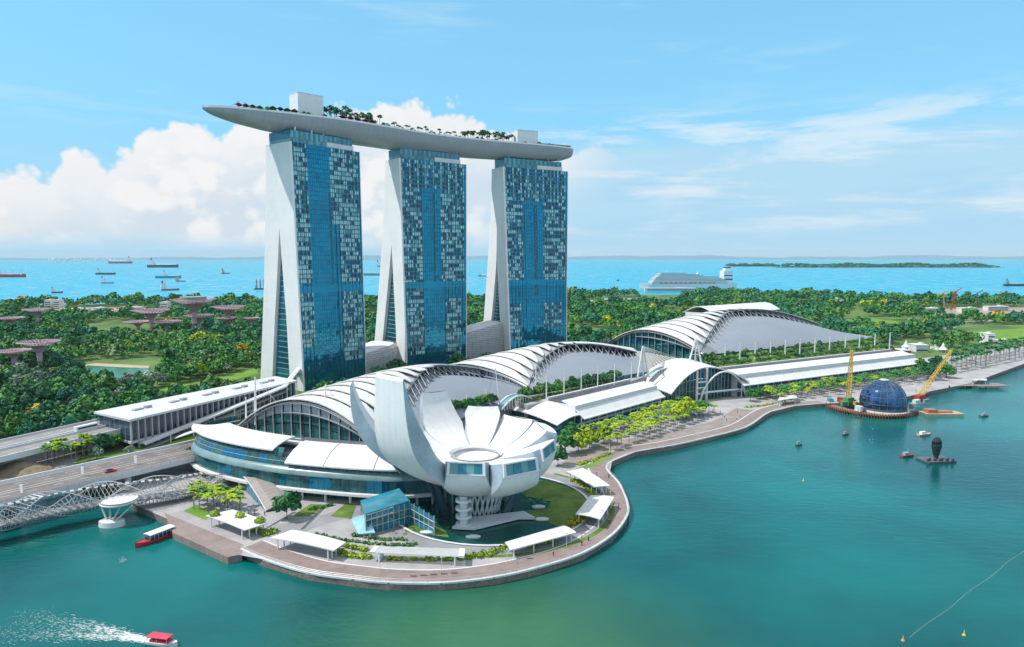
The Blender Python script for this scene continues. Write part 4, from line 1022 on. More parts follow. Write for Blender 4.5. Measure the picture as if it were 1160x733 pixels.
# terrace masts with stays
def mast(base, h, lab, lean=0.0, stay=None, grp='white masts along the terraces', r=0.42):
    t = thing('terrace_mast', lab, 'mast', tuple(base), grp)
    top = base+V(lean, 0, h); b = MB(); b.tube([base, lerp(base, top, .5), top], [r, r*0.9, r*0.55], 6); build_each(b, 'pole', [WHITEP], t)
    if stay is not None:
        b = MB()
        for s in stay: b.tube([top-V(0, 0, .4), s], 0.10, 4)
        b.build('stay_cable', [STEEL], t)
lm = 'slim white mast among the shrubs of the terrace before the middle vaulted hall'
for k, px in enumerate((619, 639, 658.5, 677, 696, 715)):
    q = QB(lerp(-0.12, 0.97, (k+0.5)/6), 29, 17); p = D(px, 440, q.y); p.z = 17
    mast(p, 14.5, lm, 0, [p+V(5, 8, 0), p+V(-4, 7, 0)])
p = D(607, 452, 396); p.z = 17; mast(p, 21, 'tallest slim white mast left of the row before the middle vaulted hall', 0, [p+V(7, 10, 0)])
for k, px in enumerate((502, 528.6, 551)):
    p = D(px, 463, [335, 352, 367][k]); p.z = 17; mast(p, 11, 'slim white mast before the grey membrane of the hall behind the museum', 0, [p+V(4, 7, -1)])
p = D(566, 461, 372); p.z = 19; mast(p, 20, 'leaning white mast beside the arched skylight behind the museum bowl', -2.4, [p+V(-8, 12, -1), p+V(8, 8, -1)])
lm3 = 'white mast with raking stays on the terrace of the largest vaulted hall'
for k, px in enumerate((821, 838, 855, 872.4, 889, 905.7, 922.6, 939.3, 957, 973, 990.5, 1007.4)):
    t_ = (px-804)/(1007.4-804); y = lerp(415, 397, t_); Yw = lerp(514, 601, t_**1.1); p = D(px, y, Yw); p.z = 17.8
    mast(p, 15.5, lm3, 0, [p+V(12, 2, -0.3), p+V(-7, 22, 3), p+V(7, 24, 3)], r=0.55)
def aframe(px0, px1, y1, pxt, yt, Y, lab):
    a, c = D(px0, y1, Y), D(px1, y1, Y+3); top = D(pxt, yt, Y+4); t = thing('a_frame_mast', lab, 'mast', tuple((a+c)/2), 'white A-frame masts')
    b = MB(); b.tube([a, top], [.75, .5], 6); b.tube([c, top+V(.5, 0, 0)], [.75, .5], 6); m = (a+c)/2; b.tube([m, top+V(0.2, 0.2, 0)], .5, 6)
    for f in (.25, .5): b.tube([lerp(a, top, f), lerp(c, top, f)], .3, 5)
    b.build('frame', [WHITEP], t)
    b = MB()
    for k in range(9):
        b.tube([top, V(a.x+18+k*4, a.y+32+k*6, a.z+1-k*.2)], 0.22, 4)
    b.build('stay_cable', [STEEL], t)
aframe(722.5, 734.5, 427, 728, 392, 455, 'white A-frame mast with fan of cables between the middle and the largest vaulted hall')
aframe(778, 796, 419, 788, 384, 480, 'wide white A-frame mast with fan of cables before the gable of the largest vaulted hall')

# ------------------------------------------------------------------ curved waterfront shops below the first hall
K0 = [V(-139, 336, 0), V(-149, 321, 0), V(-145, 303, 0), V(-128, 287, 0), V(-102, 273, 0), V(-75, 264.5, 0), V(-48, 259.5, 0), V(-30, 262, 0)]
KS = sub(K0, 8)
def kin(i, o, z):                          # point i of the curve moved inward by o
    a = KS[max(i-1, 0)]; c = KS[min(i+1, len(KS)-1)]; t = (c-a).normalized(); n = V(-t.y, t.x, 0)
    q = KS[i]+n*o; return V(q.x, q.y, z)
NK = len(KS)
sh = thing('curved_shops', 'curved glass waterfront shops building with white roofs, left of the lotus museum', 'shopping mall', (-100, 290, LZ))
def bandk(b, i0, i1, prof, mi=0): b.grid([[kin(i, o, z) for i in range(i0, i1)] for o, z in prof], mi)
b = MB(); b.prism([tuple(kin(i, 9, 0))[:2] for i in range(NK)]+[(-58, 280), (-130, 318)], LZ, 18.6, 0, 1); b.build('wall', [CONC, DGREY], sh)
bt = [MB() for _ in range(4)]
for i in range(NK-1):
    for j, (o0, z0, o1, z1, mi) in enumerate(((4.5, LZ, 4.5, 6.2, 1), (0.2, 7.4, 0.2, 12.6, R.choice((1, 1, 0, 1))), (1.0, 15.6, 2.6, 18.6, R.choice((1, 1, 1, 0, 0))), (2.7, 18.7, 5.0, 21.8, R.choice((1, 1, 0, 1))))):
        q = [kin(i, o0, z0), kin(i+1, o0, z0), kin(i+1, o1, z1), kin(i, o1, z1)]
        if j == 3 and i >= int(NK*0.60): continue
        c = sum(q, V(0, 0, 0))/4; bt[j].face([lerp(c, p, 0.965) for p in q], mi)
for j, nm in enumerate(('arcade_glass', 'shop_glass', 'slanted_glass', 'slanted_glass')): bt[j].build(nm, [GLASS2, GSHOP, GBLUE, GBAND], sh)
b = MB(); bandk(b, 0, NK, [(-0.6, 12.7), (-0.6, 13.4), (0.9, 15.4), (4, 15.5)]); b.build('aqua_ledge', [mat('grey_teal_ledge', (0.17, 0.27, 0.285), 0.25, 0.25, 0.1)], sh, smooth=True)
b = MB(); bandk(b, 0, NK, [(3, 6.2), (-1.4, 6.2), (-1.4, 7.2), (0.6, 7.25)]); b.build('floor_edge', [WHITEP], sh)
b = MB()
for i in range(1, NK, 3): b.tube([kin(i, 1.0, LZ), kin(i, 1.0, 6.2)], 0.55, 8)
build_each(b, 'column', [CONC], sh)
b = MB()
for i in range(0, NK, 1):
    b.tube([kin(i, 0.8, 15.4), kin(i, 2.5, 18.6)]+([kin(i, 4.9, 21.8)] if i < int(NK*.6) else []), 0.10, 4)
for o, z in ((1.6, 17.1), (2.6, 18.65), (3.7, 20.3)): b.tube([kin(i, o, z) for i in range(NK if z < 18 else int(NK*.6))], 0.10, 4)
b.build('mullion', [GREY], sh)
rA = int(NK*0.60)
tp = lambda i, o: lerp(-4.5, o, min(1, (i-8)/9.0)**.6)
b = MB(); b.shell([[kin(i, tp(i, o), lerp(20.2, z, min(1, (i-8)/9.0))) for i in range(8, rA)] for o, z in ((1.6, 21.4), (5, 22.6), (9, 23.3), (13, 23.6), (16, 23.4))][::-1], 0.6); b.build('roof', [WHITE], sh)
b = MB(); b.shell([[kin(i, o, z) for i in range(0, 12)] for o, z in ((-9, 15.4), (-4, 17), (1.5, 18.6), (5, 19.4))][::-1], 0.4); b.build('entrance_canopy', [WHITE], sh)
b = MB(); b.shell([[kin(i, o, z) for i in range(rA+1, NK)] for o, z in ((-0.2, 17.3), (2, 19.0), (6, 21.0), (10, 22.2), (14, 22.7))][::-1], 0.6); b.build('roof', [WHITE], sh)
b = MB()
for i in range(rA+6, NK, 6): b.tube([kin(i, o, z+0.1) for o, z in ((-0.2, 17.3), (2, 19.0), (6, 21.0), (10, 22.2), (14, 22.7))], 0.22, 4)
build_each(b, 'roof_rib', [STEEL], sh)
b = MB(); b.grid([[kin(i, o, 22.6) for i in range(rA, NK)] for o in (13.8, 19)]); b.build('skylight_strip', [DGREY], sh)
b = MB(); b.shell([[kin(i, o, 20.6) for i in range(14, NK)] for o in (15, 19)][::-1], 0.8); b.build('terrace_walk', [CONC], sh)
mk = 'tall white mast at the left end of the curved shops roof'
p = D(289.5, 480, 318); p.z = 20.6; mast(p, 23, 'tallest white mast at the left, rising from the curved shops roof', .6, [p+V(10, 18, 0), p+V(-8, 20, -4)], r=0.55)
p = D(278.6, 477, 322); p.z = 20.6; mast(p, 12.5, 'short white mast left of the tallest one on the curved shops roof', .4, [p+V(-6, 14, -4)])
p = D(367, 488, 309); p.z = 20.6; mast(p, 21, 'white leaning mast before the glazed gable of the hall behind the museum', 1.4, [p+V(10, 14, 0), p+V(-10, 14, 0)], r=0.55)
p = D(388.5, 488, 309); p.z = 20.6; mast(p, 13, 'short white mast close to the left petal of the lotus museum', .1, [p+V(6, 12, 0)])
# roofed escalator and lift block in front of the curved shops
es = thing('escalator_hall', 'sloping grey roof over a glass-sided escalator before the curved shops', 'escalator hall', tuple(G(280, 570, LZ)))
a0, a1 = G(272, 548, LZ), G(304, 580, LZ); d = (a1-a0).normalized(); n = V(-d.y, d.x, 0); L_ = (a1-a0).length
rows = [[a0+d*(L_*k/10)+n*o+V(0, 0, lerp(6.6, 0.8, (k/10))+1.4*math.sin(math.pi*k/10)+(0.9 if abs(o-4.5) < 3 else 0)) for o in (-1, 2, 4.5, 7, 10)] for k in range(11)]
b = MB(); b.shell(rows, 0.5); b.build('roof', [mat('brown_grey_roof', (0.30, 0.275, 0.265), 0.6, 0.1, 0.3, stripes=((0.7, -0.7, 0), 2.4, 0.35, 0.12))], es)
for o in (-0.6, 9.6):
    b = MB()
    for k in range(10):
        p = a0+d*(L_*k/10)+n*o; q = a0+d*(L_*(k+.92)/10)+n*o
        h0, h1 = lerp(6.6, .8, k/10)+1.4*math.sin(math.pi*k/10)-.6, lerp(6.6, .8, (k+1)/10)+1.4*math.sin(math.pi*(k+1)/10)-.6
        b.face([p, q, q+V(0, 0, h1), p+V(0, 0, h0)])
    b.build('glass_side', [GBLUE], es)
b = MB(); b.tube([a0+d*(L_*k/10)+n*-0.9+V(0, 0, lerp(6.6, .8, k/10)+1.4*math.sin(math.pi*k/10)) for k in range(11)], 0.16, 6); b.build('edge_beam', [WHITEP], es)
lb = thing('lift_tower', 'small white gridded lift tower at the bend of the curved shops front', 'lift tower', tuple(G(290, 548, LZ)))
c = G(290, 548, LZ); b = MB(); b.box(c, 5.5, 5, 9.5, -0.5); b.build('glass_core', [GSHOP], lb)
b = MB()
for k in range(5):
    b.box(c+V(0, 0, k*2.3), 6, 5.5, 0.35, -0.5)
ca, sa = math.cos(-.5), math.sin(-.5)
for sx in (-2.9, -1, 1, 2.9):
    for sy in (-2.7, 2.7): b.box(V(c.x+sx*ca-sy*sa, c.y+sx*sa+sy*ca, c.z), .35, .35, 9.5, -.5)
b.build('frame', [WHITEP], lb)
# long low entrance canopy right of it, under the floor edge
lc = thing('entrance_canopy', 'low flat white canopy on posts before the curved shops, left of the museum', 'canopy', tuple(G(410, 556, LZ)))
p0, p1 = G(380, 560, LZ), G(436, 562, LZ)
b = MB(); b.hexa([p+V(0, 0, 4.2)+o for o in (V(0, 0, 0), V(0, 0, .5)) for p in (p0, p1, p1+V(1, 7, 0), p0+V(1, 7, 0))]); b.build('slab', [WHITEP], lc)
b = MB()
for k in range(9): p = lerp(p0, p1, k/8); b.tube([p, p+V(0, 0, 4.2)], 0.25, 6)
build_each(b, 'post', [WHITEP], lc)
# ------------------------------------------------------------------ roads, bridges, station hall
def deck_between(name, nl, fl, nr, fr, z, th, m, label=None, ext=0.6):
    pass
nL, nR_, fL, fR = G(0, 571, 9.5), G(212, 521, 9.5), G(0, 548, 9.5), G(212, 498, 9.5)
dr = (nR_-nL).normalized(); A0 = nL-dr*70; A1 = nR_+dr*25; Bd = V(-dr.y, dr.x, 0); WD = 27.0
rbg = thing('road_bridge', 'wide grey road bridge with white barriers at the left', 'bridge', tuple(nL))
def RB(s, o, z): q = A0+dr*s+Bd*o; return V(q.x, q.y, z)
LR = (A1-A0).length
b = MB(); b.hexa([RB(0, 0, 8), RB(LR, 0, 8), RB(LR, WD, 8), RB(0, WD, 8), RB(0, 0, 9.5), RB(LR, 0, 9.5), RB(LR, WD, 9.5), RB(0, WD, 9.5)]); b.build('deck', [CONC], rbg)
b = MB(); b.face([RB(0, 1, 9.505), RB(LR, 1, 9.505), RB(LR, WD-1, 9.505), RB(0, WD-1, 9.505)]); b.build('road_surface', [ASPH], rbg)
b = MB()
for o in (0.3, WD-0.3):
    b.hexa([RB(0, o-.3, 9.5), RB(LR, o-.3, 9.5), RB(LR, o+.3, 9.5), RB(0, o+.3, 9.5), RB(0, o-.3, 10.7), RB(LR, o-.3, 10.7), RB(LR, o+.3, 10.7), RB(0, o+.3, 10.7)])
b.build('barrier', [WHITEP], rbg)
b = MB()
for o in (4.6, 8.2, 18.8, 22.4):
    s = 0
    while s < LR-4: b.face([RB(s, o-.1, 9.512), RB(s+3.5, o-.1, 9.512), RB(s+3.5, o+.1, 9.512), RB(s, o+.1, 9.512)]); s += 9
for o in (1.6, 12.2, 14.8, WD-1.6): b.face([RB(0, o-.12, 9.512), RB(LR, o-.12, 9.512), RB(LR, o+.12, 9.512), RB(0, o+.12, 9.512)])
b.build('lane_marking', [WHITEP], rbg)
for s in (40, 78, 116):
    b = MB()
    for o in (4, 13, 23): b.lathe([(1.4, -1), (1.4, 8)], tuple(RB(s, o, 0)), 10)
    build_each(b, 'pier', [CONC], rbg)
b = MB()
for k in range(int(LR/4)): p = RB(k*4, -0.6, 9.4); b.tube([p, p+V(0, 0, 1.6)], 0.08, 4)
b.tube([RB(0, -.6, 11), RB(LR, -.6, 11)], 0.10, 4); b.build('railing', [mat('pinkish_railing', (0.5, 0.33, 0.38), 0.5, 0.1)], rbg)
# sign banners on lamp posts of the road bridge
for px, py in ((25, 560), (94, 539), (154, 526)):
    p = G(px, py, 9.5); t = thing('banner_post', 'white banner sign on a post standing on the wide road bridge', 'sign', tuple(p), 'white banners along the road bridge')
    b = MB(); b.tube([p, p+V(0, 0, 4.0)], .12, 5); build_each(b, 'post', [STEEL], t)
    b = MB(); b.box(p+V(0, -0.1, .6), 1.5, .18, 3.3, -0.35); b.build('banner', [WHITEP], t)
# expressway viaduct
nL, nR_ = G(0, 520, 11), G(118, 492, 11)
d2 = (nR_-nL).normalized(); C0 = nL-d2*120; n2 = V(-d2.y, d2.x, 0); L2 = (nR_-nL).length+120+18; W2 = 32
ex = thing('expressway_viaduct', 'two-carriageway expressway viaduct running into the station hall at the far left', 'bridge', tuple(nL))
def EX(s, o, z): q = C0+d2*s+n2*o; return V(q.x, q.y, z)
for o0, o1 in ((0, 14.5), (17, W2)):
    b = MB(); b.hexa([EX(0, o0, 9.3), EX(L2, o0, 9.3), EX(L2, o1, 9.3), EX(0, o1, 9.3), EX(0, o0, 11), EX(L2, o0, 11), EX(L2, o1, 11), EX(0, o1, 11)]); b.build('deck', [CONC], ex)
    b = MB(); b.face([EX(0, o0+.6, 11.006), EX(L2, o0+.6, 11.006), EX(L2, o1-.6, 11.006), EX(0, o1-.6, 11.006)]); b.build('road_surface', [mat('pale_asphalt', (0.24, 0.235, 0.24), 0.85, 0.12, 0.12)], ex)
    b = MB()
    for o in (o0+.25, o1-.25): b.hexa([EX(0, o-.25, 11), EX(L2, o-.25, 11), EX(L2, o+.25, 11), EX(0, o+.25, 11), EX(0, o-.25, 12), EX(L2, o-.25, 12), EX(L2, o+.25, 12), EX(0, o+.25, 12)])
    b.build('barrier', [CONC], ex)
    b = MB()
    for o in (lerp(o0, o1, .36), lerp(o0, o1, .64)):
        for k in range(int(L2/9)): b.face([EX(k*9, o-.12, 11.014), EX(k*9+4, o-.12, 11.014), EX(k*9+4, o+.12, 11.014), EX(k*9, o+.12, 11.014)])
    b.build('lane_marking', [WHITEP], ex)
for s in (60, 95, 130, 165):
    b = MB(); b.tube([EX(s, 7, LZ-4), EX(s, 7, 8.5)], 1.2, 10); b.tube([EX(s, 24, LZ-4), EX(s, 24, 8.5)], 1.2, 10); b.hexa([EX(s-1, 2, 8.2), EX(s+1, 2, 8.2), EX(s+1, 30, 8.2), EX(s-1, 30, 8.2), EX(s-1, 1, 9.3), EX(s+1, 1, 9.3), EX(s+1, 31, 9.3), EX(s-1, 31, 9.3)])
    build_each(b, 'pier', [CONC], ex)

# vehicles
def vehicle(px, py, z, ang, kind, body_m, lab, cat):
    p = G(px, py, z); t = thing(kind, lab, cat, tuple(p), rz=0)
    Lg, Wd, Hh = {'parked_bus': (11.5, 2.5, 3.1), 'car': (4.5, 1.8, 1.45)}[kind]
    ca, sa = math.cos(ang), math.sin(ang)
    def X(x, y, zz): return V(p.x+x*ca-y*sa, p.y+x*sa+y*ca, p.z+zz)
    def loft(b, secs, mi=0):
        rows = [[X(x, y*w, zz) for y, zz in ((-1, z0), (-1, z1*.8+z0*.2), (-.8, z1), (.8, z1), (1, z1*.8+z0*.2), (1, z0))] for x, w, z0, z1 in secs]
        b.grid(rows, mi); b.face(rows[0], mi); b.face(list(reversed(rows[-1])), mi)
    b = MB(); w = Wd/2
    if kind == 'car':
        loft(b, [(-2.2, w*.85, .3, .8), (-1.9, w, .3, .95), (1.0, w, .3, .95), (2.1, w*.92, .3, .75), (2.25, w*.8, .3, .6)]); b.build('body', [body_m], t)
        b = MB(); loft(b, [(-1.7, w*.8, .9, 1.0), (-1.1, w*.84, .9, 1.45), (.2, w*.84, .9, 1.45), (.95, w*.8, .9, .98)]); b.build('cabin', [GDARK], t)
        wx = (-1.35, 1.35)
    else:
        loft(b, [(-Lg/2, w*.95, .4, 3.0), (-Lg/2+.4, w, .4, 3.1), (Lg/2-.3, w, .4, 3.1), (Lg/2, w*.93, .4, 2.8)]); b.build('body', [body_m], t)
        b = MB()
        for sy in (-1, 1): b.hexa([X(x, sy*(w+dy), zz) for zz in (1.5, 2.5) for x, dy in ((-Lg/2+.8, -.02), (Lg/2-.9, -.02), (Lg/2-.9, .02), (-Lg/2+.8, .02))])
        b.build('window_strip', [GDARK], t); wx = (-Lg*.28, Lg*.3)
    for x in wx:
        for sy in (-1, 1):
            b = MB(); b.tube([X(x, sy*(w-.22), .33), X(x, sy*(w+.02), .33)], .34, 10); b.build('wheel', [DGREY], t)
ra = math.atan2(dr.y, dr.x); ea = math.atan2(d2.y, d2.x)
vehicle(98, 487.5, 11.02, ea, 'parked_bus', WHITEP, 'white bus on the expressway viaduct before the station hall', 'bus')
vehicle(125, 534.5, 9.52, ra, 'car', RED, 'red car on the wide road bridge', 'car')
vehicle(60, 502, 11.02, ea, 'car', WHITEP, 'white car on the near carriageway of the expressway viaduct', 'car')

# helix footbridge: two counter-wound steel tubes round a deck, with a viewing pod on a tripod pier
hx_pts = [G(-75, 601, 8.0), G(0, 588, 8.0), G(62, 574, 8.0), G(125, 563, 8.0), G(185, 556, 7.4), G(232, 548, 6.2), G(262, 541, 5.2)]
HX = sub(hx_pts, 14)
hb = thing('helix_footbridge', 'curved steel lattice footbridge of intertwined tubes beside the road bridge at the left', 'bridge', tuple(HX[20]))
def hx(i, a, r, dz=0.0):
    t = (HX[min(i+1, len(HX)-1)]-HX[max(i-1, 0)]).normalized(); n = V(-t.y, t.x, 0)
    return HX[i]+n*(r*math.cos(a))+V(0, 0, r*math.sin(a)+dz)
cumh = [0]
for k in range(1, len(HX)): cumh.append(cumh[-1]+(HX[k]-HX[k-1]).length)
def hradius(i): return 5.2*min(1, max(0.35, (cumh[-1]-cumh[i])/22.0))
for ph in range(3):
    b = MB(); b.tube([hx(i, cumh[i]/9.0+ph*2.094, hradius(i), 1.0) for i in range(len(HX))], 0.17, 6); b.build('outer_helix_tube', [STEEL], hb)
    b = MB(); b.tube([hx(i, -cumh[i]/7.0+ph*2.094, hradius(i)*0.82, 1.0) for i in range(len(HX))], 0.14, 6); b.build('inner_helix_tube', [STEEL], hb)
b = MB()
for i in range(0, len(HX)-1):
    for ph in range(3):
        a = cumh[i]/9.0+ph*2.094
        b.tube([hx(i, a, hradius(i), 1.0), hx(min(i+2, len(HX)-1), -cumh[min(i+2, len(HX)-1)]/7.0+((ph+1) % 3)*2.094, hradius(i)*0.82, 1.0)], 0.09, 4)
    b.tube([hx(i, lerp(-2.6, -0.5, k/5), hradius(i), 1.0) for k in range(6)], 0.12, 4)
b.build('strut', [STEEL], hb)
b = MB(); b.shell([[hx(i, math.pi, min(3.0, hradius(i)), -1.6), hx(i, 0, min(3.0, hradius(i)), -1.6)] for i in range(len(HX))][::-1], 0.5); b.build('walkway', [PAVE2], hb)
b = MB()
for a in (0, math.pi): b.tube([hx(i, a, min(3.0, hradius(i)), -0.5) for i in range(len(HX))], 0.09, 4)
b.build('handrail', [STEEL], hb)
b = MB()
for i in range(4, len(HX)-14, 2):
    b.shell([[hx(i+q/2, lerp(.35, 1.9, k/4), 4.1, 1.0) if False else hx(i+q, lerp(.35, 1.9, k/4), 4.1, 1.0) for k in range(5)] for q in (0, 1)], 0.06)
b.build('mesh_canopy', [mat('perforated_mesh', (0.42, 0.43, 0.44), 0.6, 0.1)], hb)
pc = G(135, 567, 8.5)
b = MB(); b.lathe([(0.3, 7.3), (5.8, 7.6), (6.6, 8.3), (6.4, 8.6), (0.3, 8.6)], (pc.x, pc.y, 0), 32); b.build('viewing_pod', [CONC], hb)
b = MB(); b.lathe([(6.3, 8.6), (6.4, 9.2)], (pc.x, pc.y, 0), 32); b.build('pod_balustrade', [STEEL], hb)
pb = G(127, 595, 0.0)
b = MB(); b.lathe([(0.2, 2.2), (3.4, 2.2), (4.0, 1.9), (4.2, 0.0), (4.2, -2)], (pb.x, pb.y, 0), 24, sx=1.15, sy=0.75); b.build('pier_base', [CONC], hb)
b = MB()
for dx, dy in ((-6.5, 1), (-1.6, -1.5), (1.6, 1.5), (6.5, -1)): b.tube([V(pb.x+dx*.28, pb.y, 2.0), V(pc.x+dx, pc.y+dy-2, 7.6)], 0.40, 8)
b.build('raking_leg', [STEEL], hb)
hp2 = G(20, 612, 0)
b = MB(); b.lathe([(0.2, 2.0), (3.0, 2.0), (3.4, 0), (3.4, -2)], (hx_pts[0].x-12, hx_pts[0].y, 0), 20); b.build('pier_base', [CONC], hb)

# long station hall with ramp
sf, sl2, sr, sb = D(147, 475, 340), D(112, 467, 356), D(333, 432, 447), D(312, 427, 462)
zr = 17.8
sf.z = sl2.z = sr.z = sb.z = zr
stn = thing('station_hall', 'long flat-roofed grey hall with closely spaced window bays, left of the nearest hotel tower', 'hall', (sf.x, sf.y, LZ))
b = MB(); b.prism([(p.x, p.y) for p in (sf, sr, sb, sl2)], 6.2, zr-1.2); b.build('wall', [mat('grey_hall_wall', (0.22, 0.215, 0.23), 0.6, 0.12, 0.3)], stn)
dS = (sr-sf); LS = dS.length; dS = dS.normalized(); nS = V(-dS.y, dS.x, 0); dE = (sf-sl2); LE = dE.length; dE = dE.normalized()
def outl(g): return [sf-dS*g-nS*g*1.0+dE*g*0.3, sr+dS*g-nS*g, sb+dS*g+nS*g, sl2-dS*g+nS*g*0.3-dE*g]
b = MB(); b.prism([(p.x, p.y) for p in outl(1.6)], zr-0.6, zr+0.5); b.build('roof', [mat('pale_grey_roof', (0.55, 0.565, 0.60), 0.6, 0.08, 0.08)], stn)
for k in range(5):
    b = MB(); c = lerp(lerp(sf, sr, (k+.6)/5.4), lerp(sl2, sb, (k+.6)/5.4), 0.5); b.box(c+V(0, 0, .5), 5.5, 2.4, 0.8, math.atan2(dS.y, dS.x)); b.box(c+dS*6+V(0, 0, .5), 3.5, 2.2, 1.3, math.atan2(dS.y, dS.x))
    b.build('roof_plant', [GREY], stn)
b = MB(); b.prism([(p.x, p.y) for p in outl(0.5)], 5.2, 6.4); b.build('floor_slab', [CONC], stn)
b = MB(); b.prism([(p.x, p.y) for p in (sf+dS*12+nS*3, sr+nS*3, sb, sl2+dS*12)], LZ, 5.2); b.build('undercroft_wall', [DGREY], stn)
nb = 30
for k in range(nb):
    p = sf+dS*(LS*(k+.22)/nb)-nS*0.06; q = sf+dS*(LS*(k+.80)/nb)-nS*0.06
    b = MB(); b.hexa([V(x.x, x.y, z)-nS*o for z in (6.8, zr-1.5) for x, o in ((p, .12), (q, .12), (q, -.1), (p, -.1))]); b.build('window', [GDARK], stn)
b = MB()
for k in range(nb+1):
    p = sf+dS*(LS*k/nb); b.hexa([V(x.x, x.y, z) for z in (LZ, zr-.6) for x in (p-nS*1.0-dS*.3, p-nS*1.0+dS*.3, p+dS*.3, p-dS*.3)])
b.build('fin_column', [mat('pinkish_grey_column', (0.42, 0.39, 0.41), 0.7, 0.1, 0.4)], stn)
b = MB()
for k in range(6):
    p = lerp(sl2, sf, (k+.08)/6); q = lerp(sl2, sf, (k+.92)/6)
    for z0, z1 in ((6.8, 9.8), (10.1, 13.0), (13.3, 16.2)):
        o = V(dE.y, -dE.x, 0)*0.12
        b.face([V(p.x, p.y, z0)+o, V(q.x, q.y, z0)+o, V(q.x, q.y, z1)+o, V(p.x, p.y, z1)+o])
b.build('end_glazing', [mat('smoky_blue_glass', (.03, .075, .12), .08, .3, .3)], stn)
# covered ramp rising along the hall to the nearest tower
rp = thing('covered_ramp', 'covered pedestrian ramp rising along the station hall towards the nearest hotel tower', 'ramp', tuple(D(160, 497, 330)))
r0_ = sf+dS*3-nS*4.5; r1_ = sf+dS*(LS*.88)-nS*4.5; r2_ = P1(0.0, 0, 6)-dS*1
r0_.z = 5.5; r1_.z = 17.6; r2_.z = 19
rows = []
for k in range(21):
    p = lerp(r0_, r1_, k/14) if k <= 14 else lerp(r1_, r2_, (k-14)/6)
    rows.append([p-nS*2.6, p-nS*0.6+V(0, 0, .4), p+nS*1.8])
b = MB(); b.shell(rows, 0.9); b.build('roof', [mat('pale_grey_roof', (0.55, 0.565, 0.60))], rp)
b = MB()
for r in rows[2:20:2]: b.tube([V(r[0].x, r[0].y, LZ), r[0]-V(0, 0, .9)], 0.3, 6)
build_each(b, 'column', [CONC], rp)
b = MB(); b.shell([[p-V(0, 0, 3.4) for p in r] for r in rows], 0.4); b.build('walkway', [PAVE2], rp)
# sand heap between the bridges
c = G(22, 534, LZ); rgs = random.Random(3)
b = MB(); rows = []
for j in range(8):
    rr_ = 9.5*(1-j/7); rows.append([V(c.x+rr_*1.5*math.cos(a)*(1+.12*rgs.random()), c.y+rr_*math.sin(a)*(1+.12*rgs.random()), LZ-0.1+5.2*(j/7)**.8+rgs.random()*.25) for a in [2*math.pi*q/24 for q in range(24)]])
b.grid(rows, close=True); tag(b.build('sand_heap', [mat('brown_sand', (0.22, 0.17, 0.12), .95, .25, .5)]), 'heap of brown sand on bare ground between the expressway and the road bridge', 'sand heap')
flat('bare_ground', [tuple(G(a, c, LZ))[:2] for a, c in [(-40, 534), (0, 526), (40, 512), (75, 508), (92, 516), (70, 545), (30, 548), (0, 545)]], LZ+0.05, mat('grey_bare_ground', (0.34, 0.33, 0.32), .95, .15, .2))
def inpoly(p, poly):
    x, y = p; c = False; j = len(poly)-1
    for i in range(len(poly)):
        xi, yi = poly[i]; xj, yj = poly[j]
        if (yi > y) != (yj > y) and x < (xj-xi)*(y-yi)/(yj-yi)+xi: c = not c
        j = i
    return c
# ------------------------------------------------------------------ trees
def leaf_cloud(seed, n, lobes, size, up=0.25):
    """n leaf clumps spread over and inside a set of lobes (x, y, z, r); returns verts (n*4,3)"""
    g = np.random.default_rng(seed)
    lob = np.array(lobes); wts = lob[:, 3]**2; idx = g.choice(len(lob), n, p=wts/wts.sum())
    d = g.normal(size=(n, 3)); d[:, 2] += up; d /= np.linalg.norm(d, axis=1)[:, None]
    rr = lob[idx, 3]*(0.72+0.30*g.random(n)**0.7)
    c = lob[idx, :3]+d*rr[:, None]*np.array([1, 1, 0.80])
    nn = d+g.normal(size=(n, 3))*0.30; nn /= np.linalg.norm(nn, axis=1)[:, None]
    t = np.cross(nn, g.normal(size=(n, 3))); t /= np.linalg.norm(t, axis=1)[:, None]; b = np.cross(nn, t)
    s = size*(0.6+0.8*g.random(n))
    t *= s[:, None]; b *= (s*(0.55+0.4*g.random(n)))[:, None]
    return np.stack([c-t-b*.4, c+t*.2-b, c+t+b*.3, c-t*.1+b], axis=1).reshape(-1, 3)
def np_mesh(name, verts, mats, mi=None):
    n = len(verts)//4; me = bpy.data.meshes.new(name)
    me.vertices.add(len(verts)); me.vertices.foreach_set('co', np.asarray(verts, dtype=np.float32).ravel())
    me.loops.add(n*4); me.loops.foreach_set('vertex_index', np.arange(n*4, dtype=np.int32))
    me.polygons.add(n); me.polygons.foreach_set('loop_start', np.arange(0, n*4, 4, dtype=np.int32)); me.polygons.foreach_set('loop_total', np.full(n, 4, dtype=np.int32))
    for m in mats: me.materials.append(m)
    if mi is not None: me.polygons.foreach_set('material_index', np.asarray(mi, dtype=np.int32))
    me.update(calc_edges=True); me.validate()
    return me
def dome_lobes(seed, r, h, k=9, flat=0.75):
    g = random.Random(seed); L = [(0, 0, h*0.66, r*0.62)]
    for i in range(k):
        a = 2*math.pi*i/k+g.uniform(-.3, .3); q = r*g.uniform(.42, .72)
        L.append((q*math.cos(a), q*math.sin(a), h*g.uniform(.46, .74), r*g.uniform(.30, .46)))
    for i in range(4):
        a = g.uniform(0, 6.28); q = r*g.uniform(0, .35); L.append((q*math.cos(a), q*math.sin(a), h*g.uniform(.74, .86), r*g.uniform(.26, .38)))
    return L
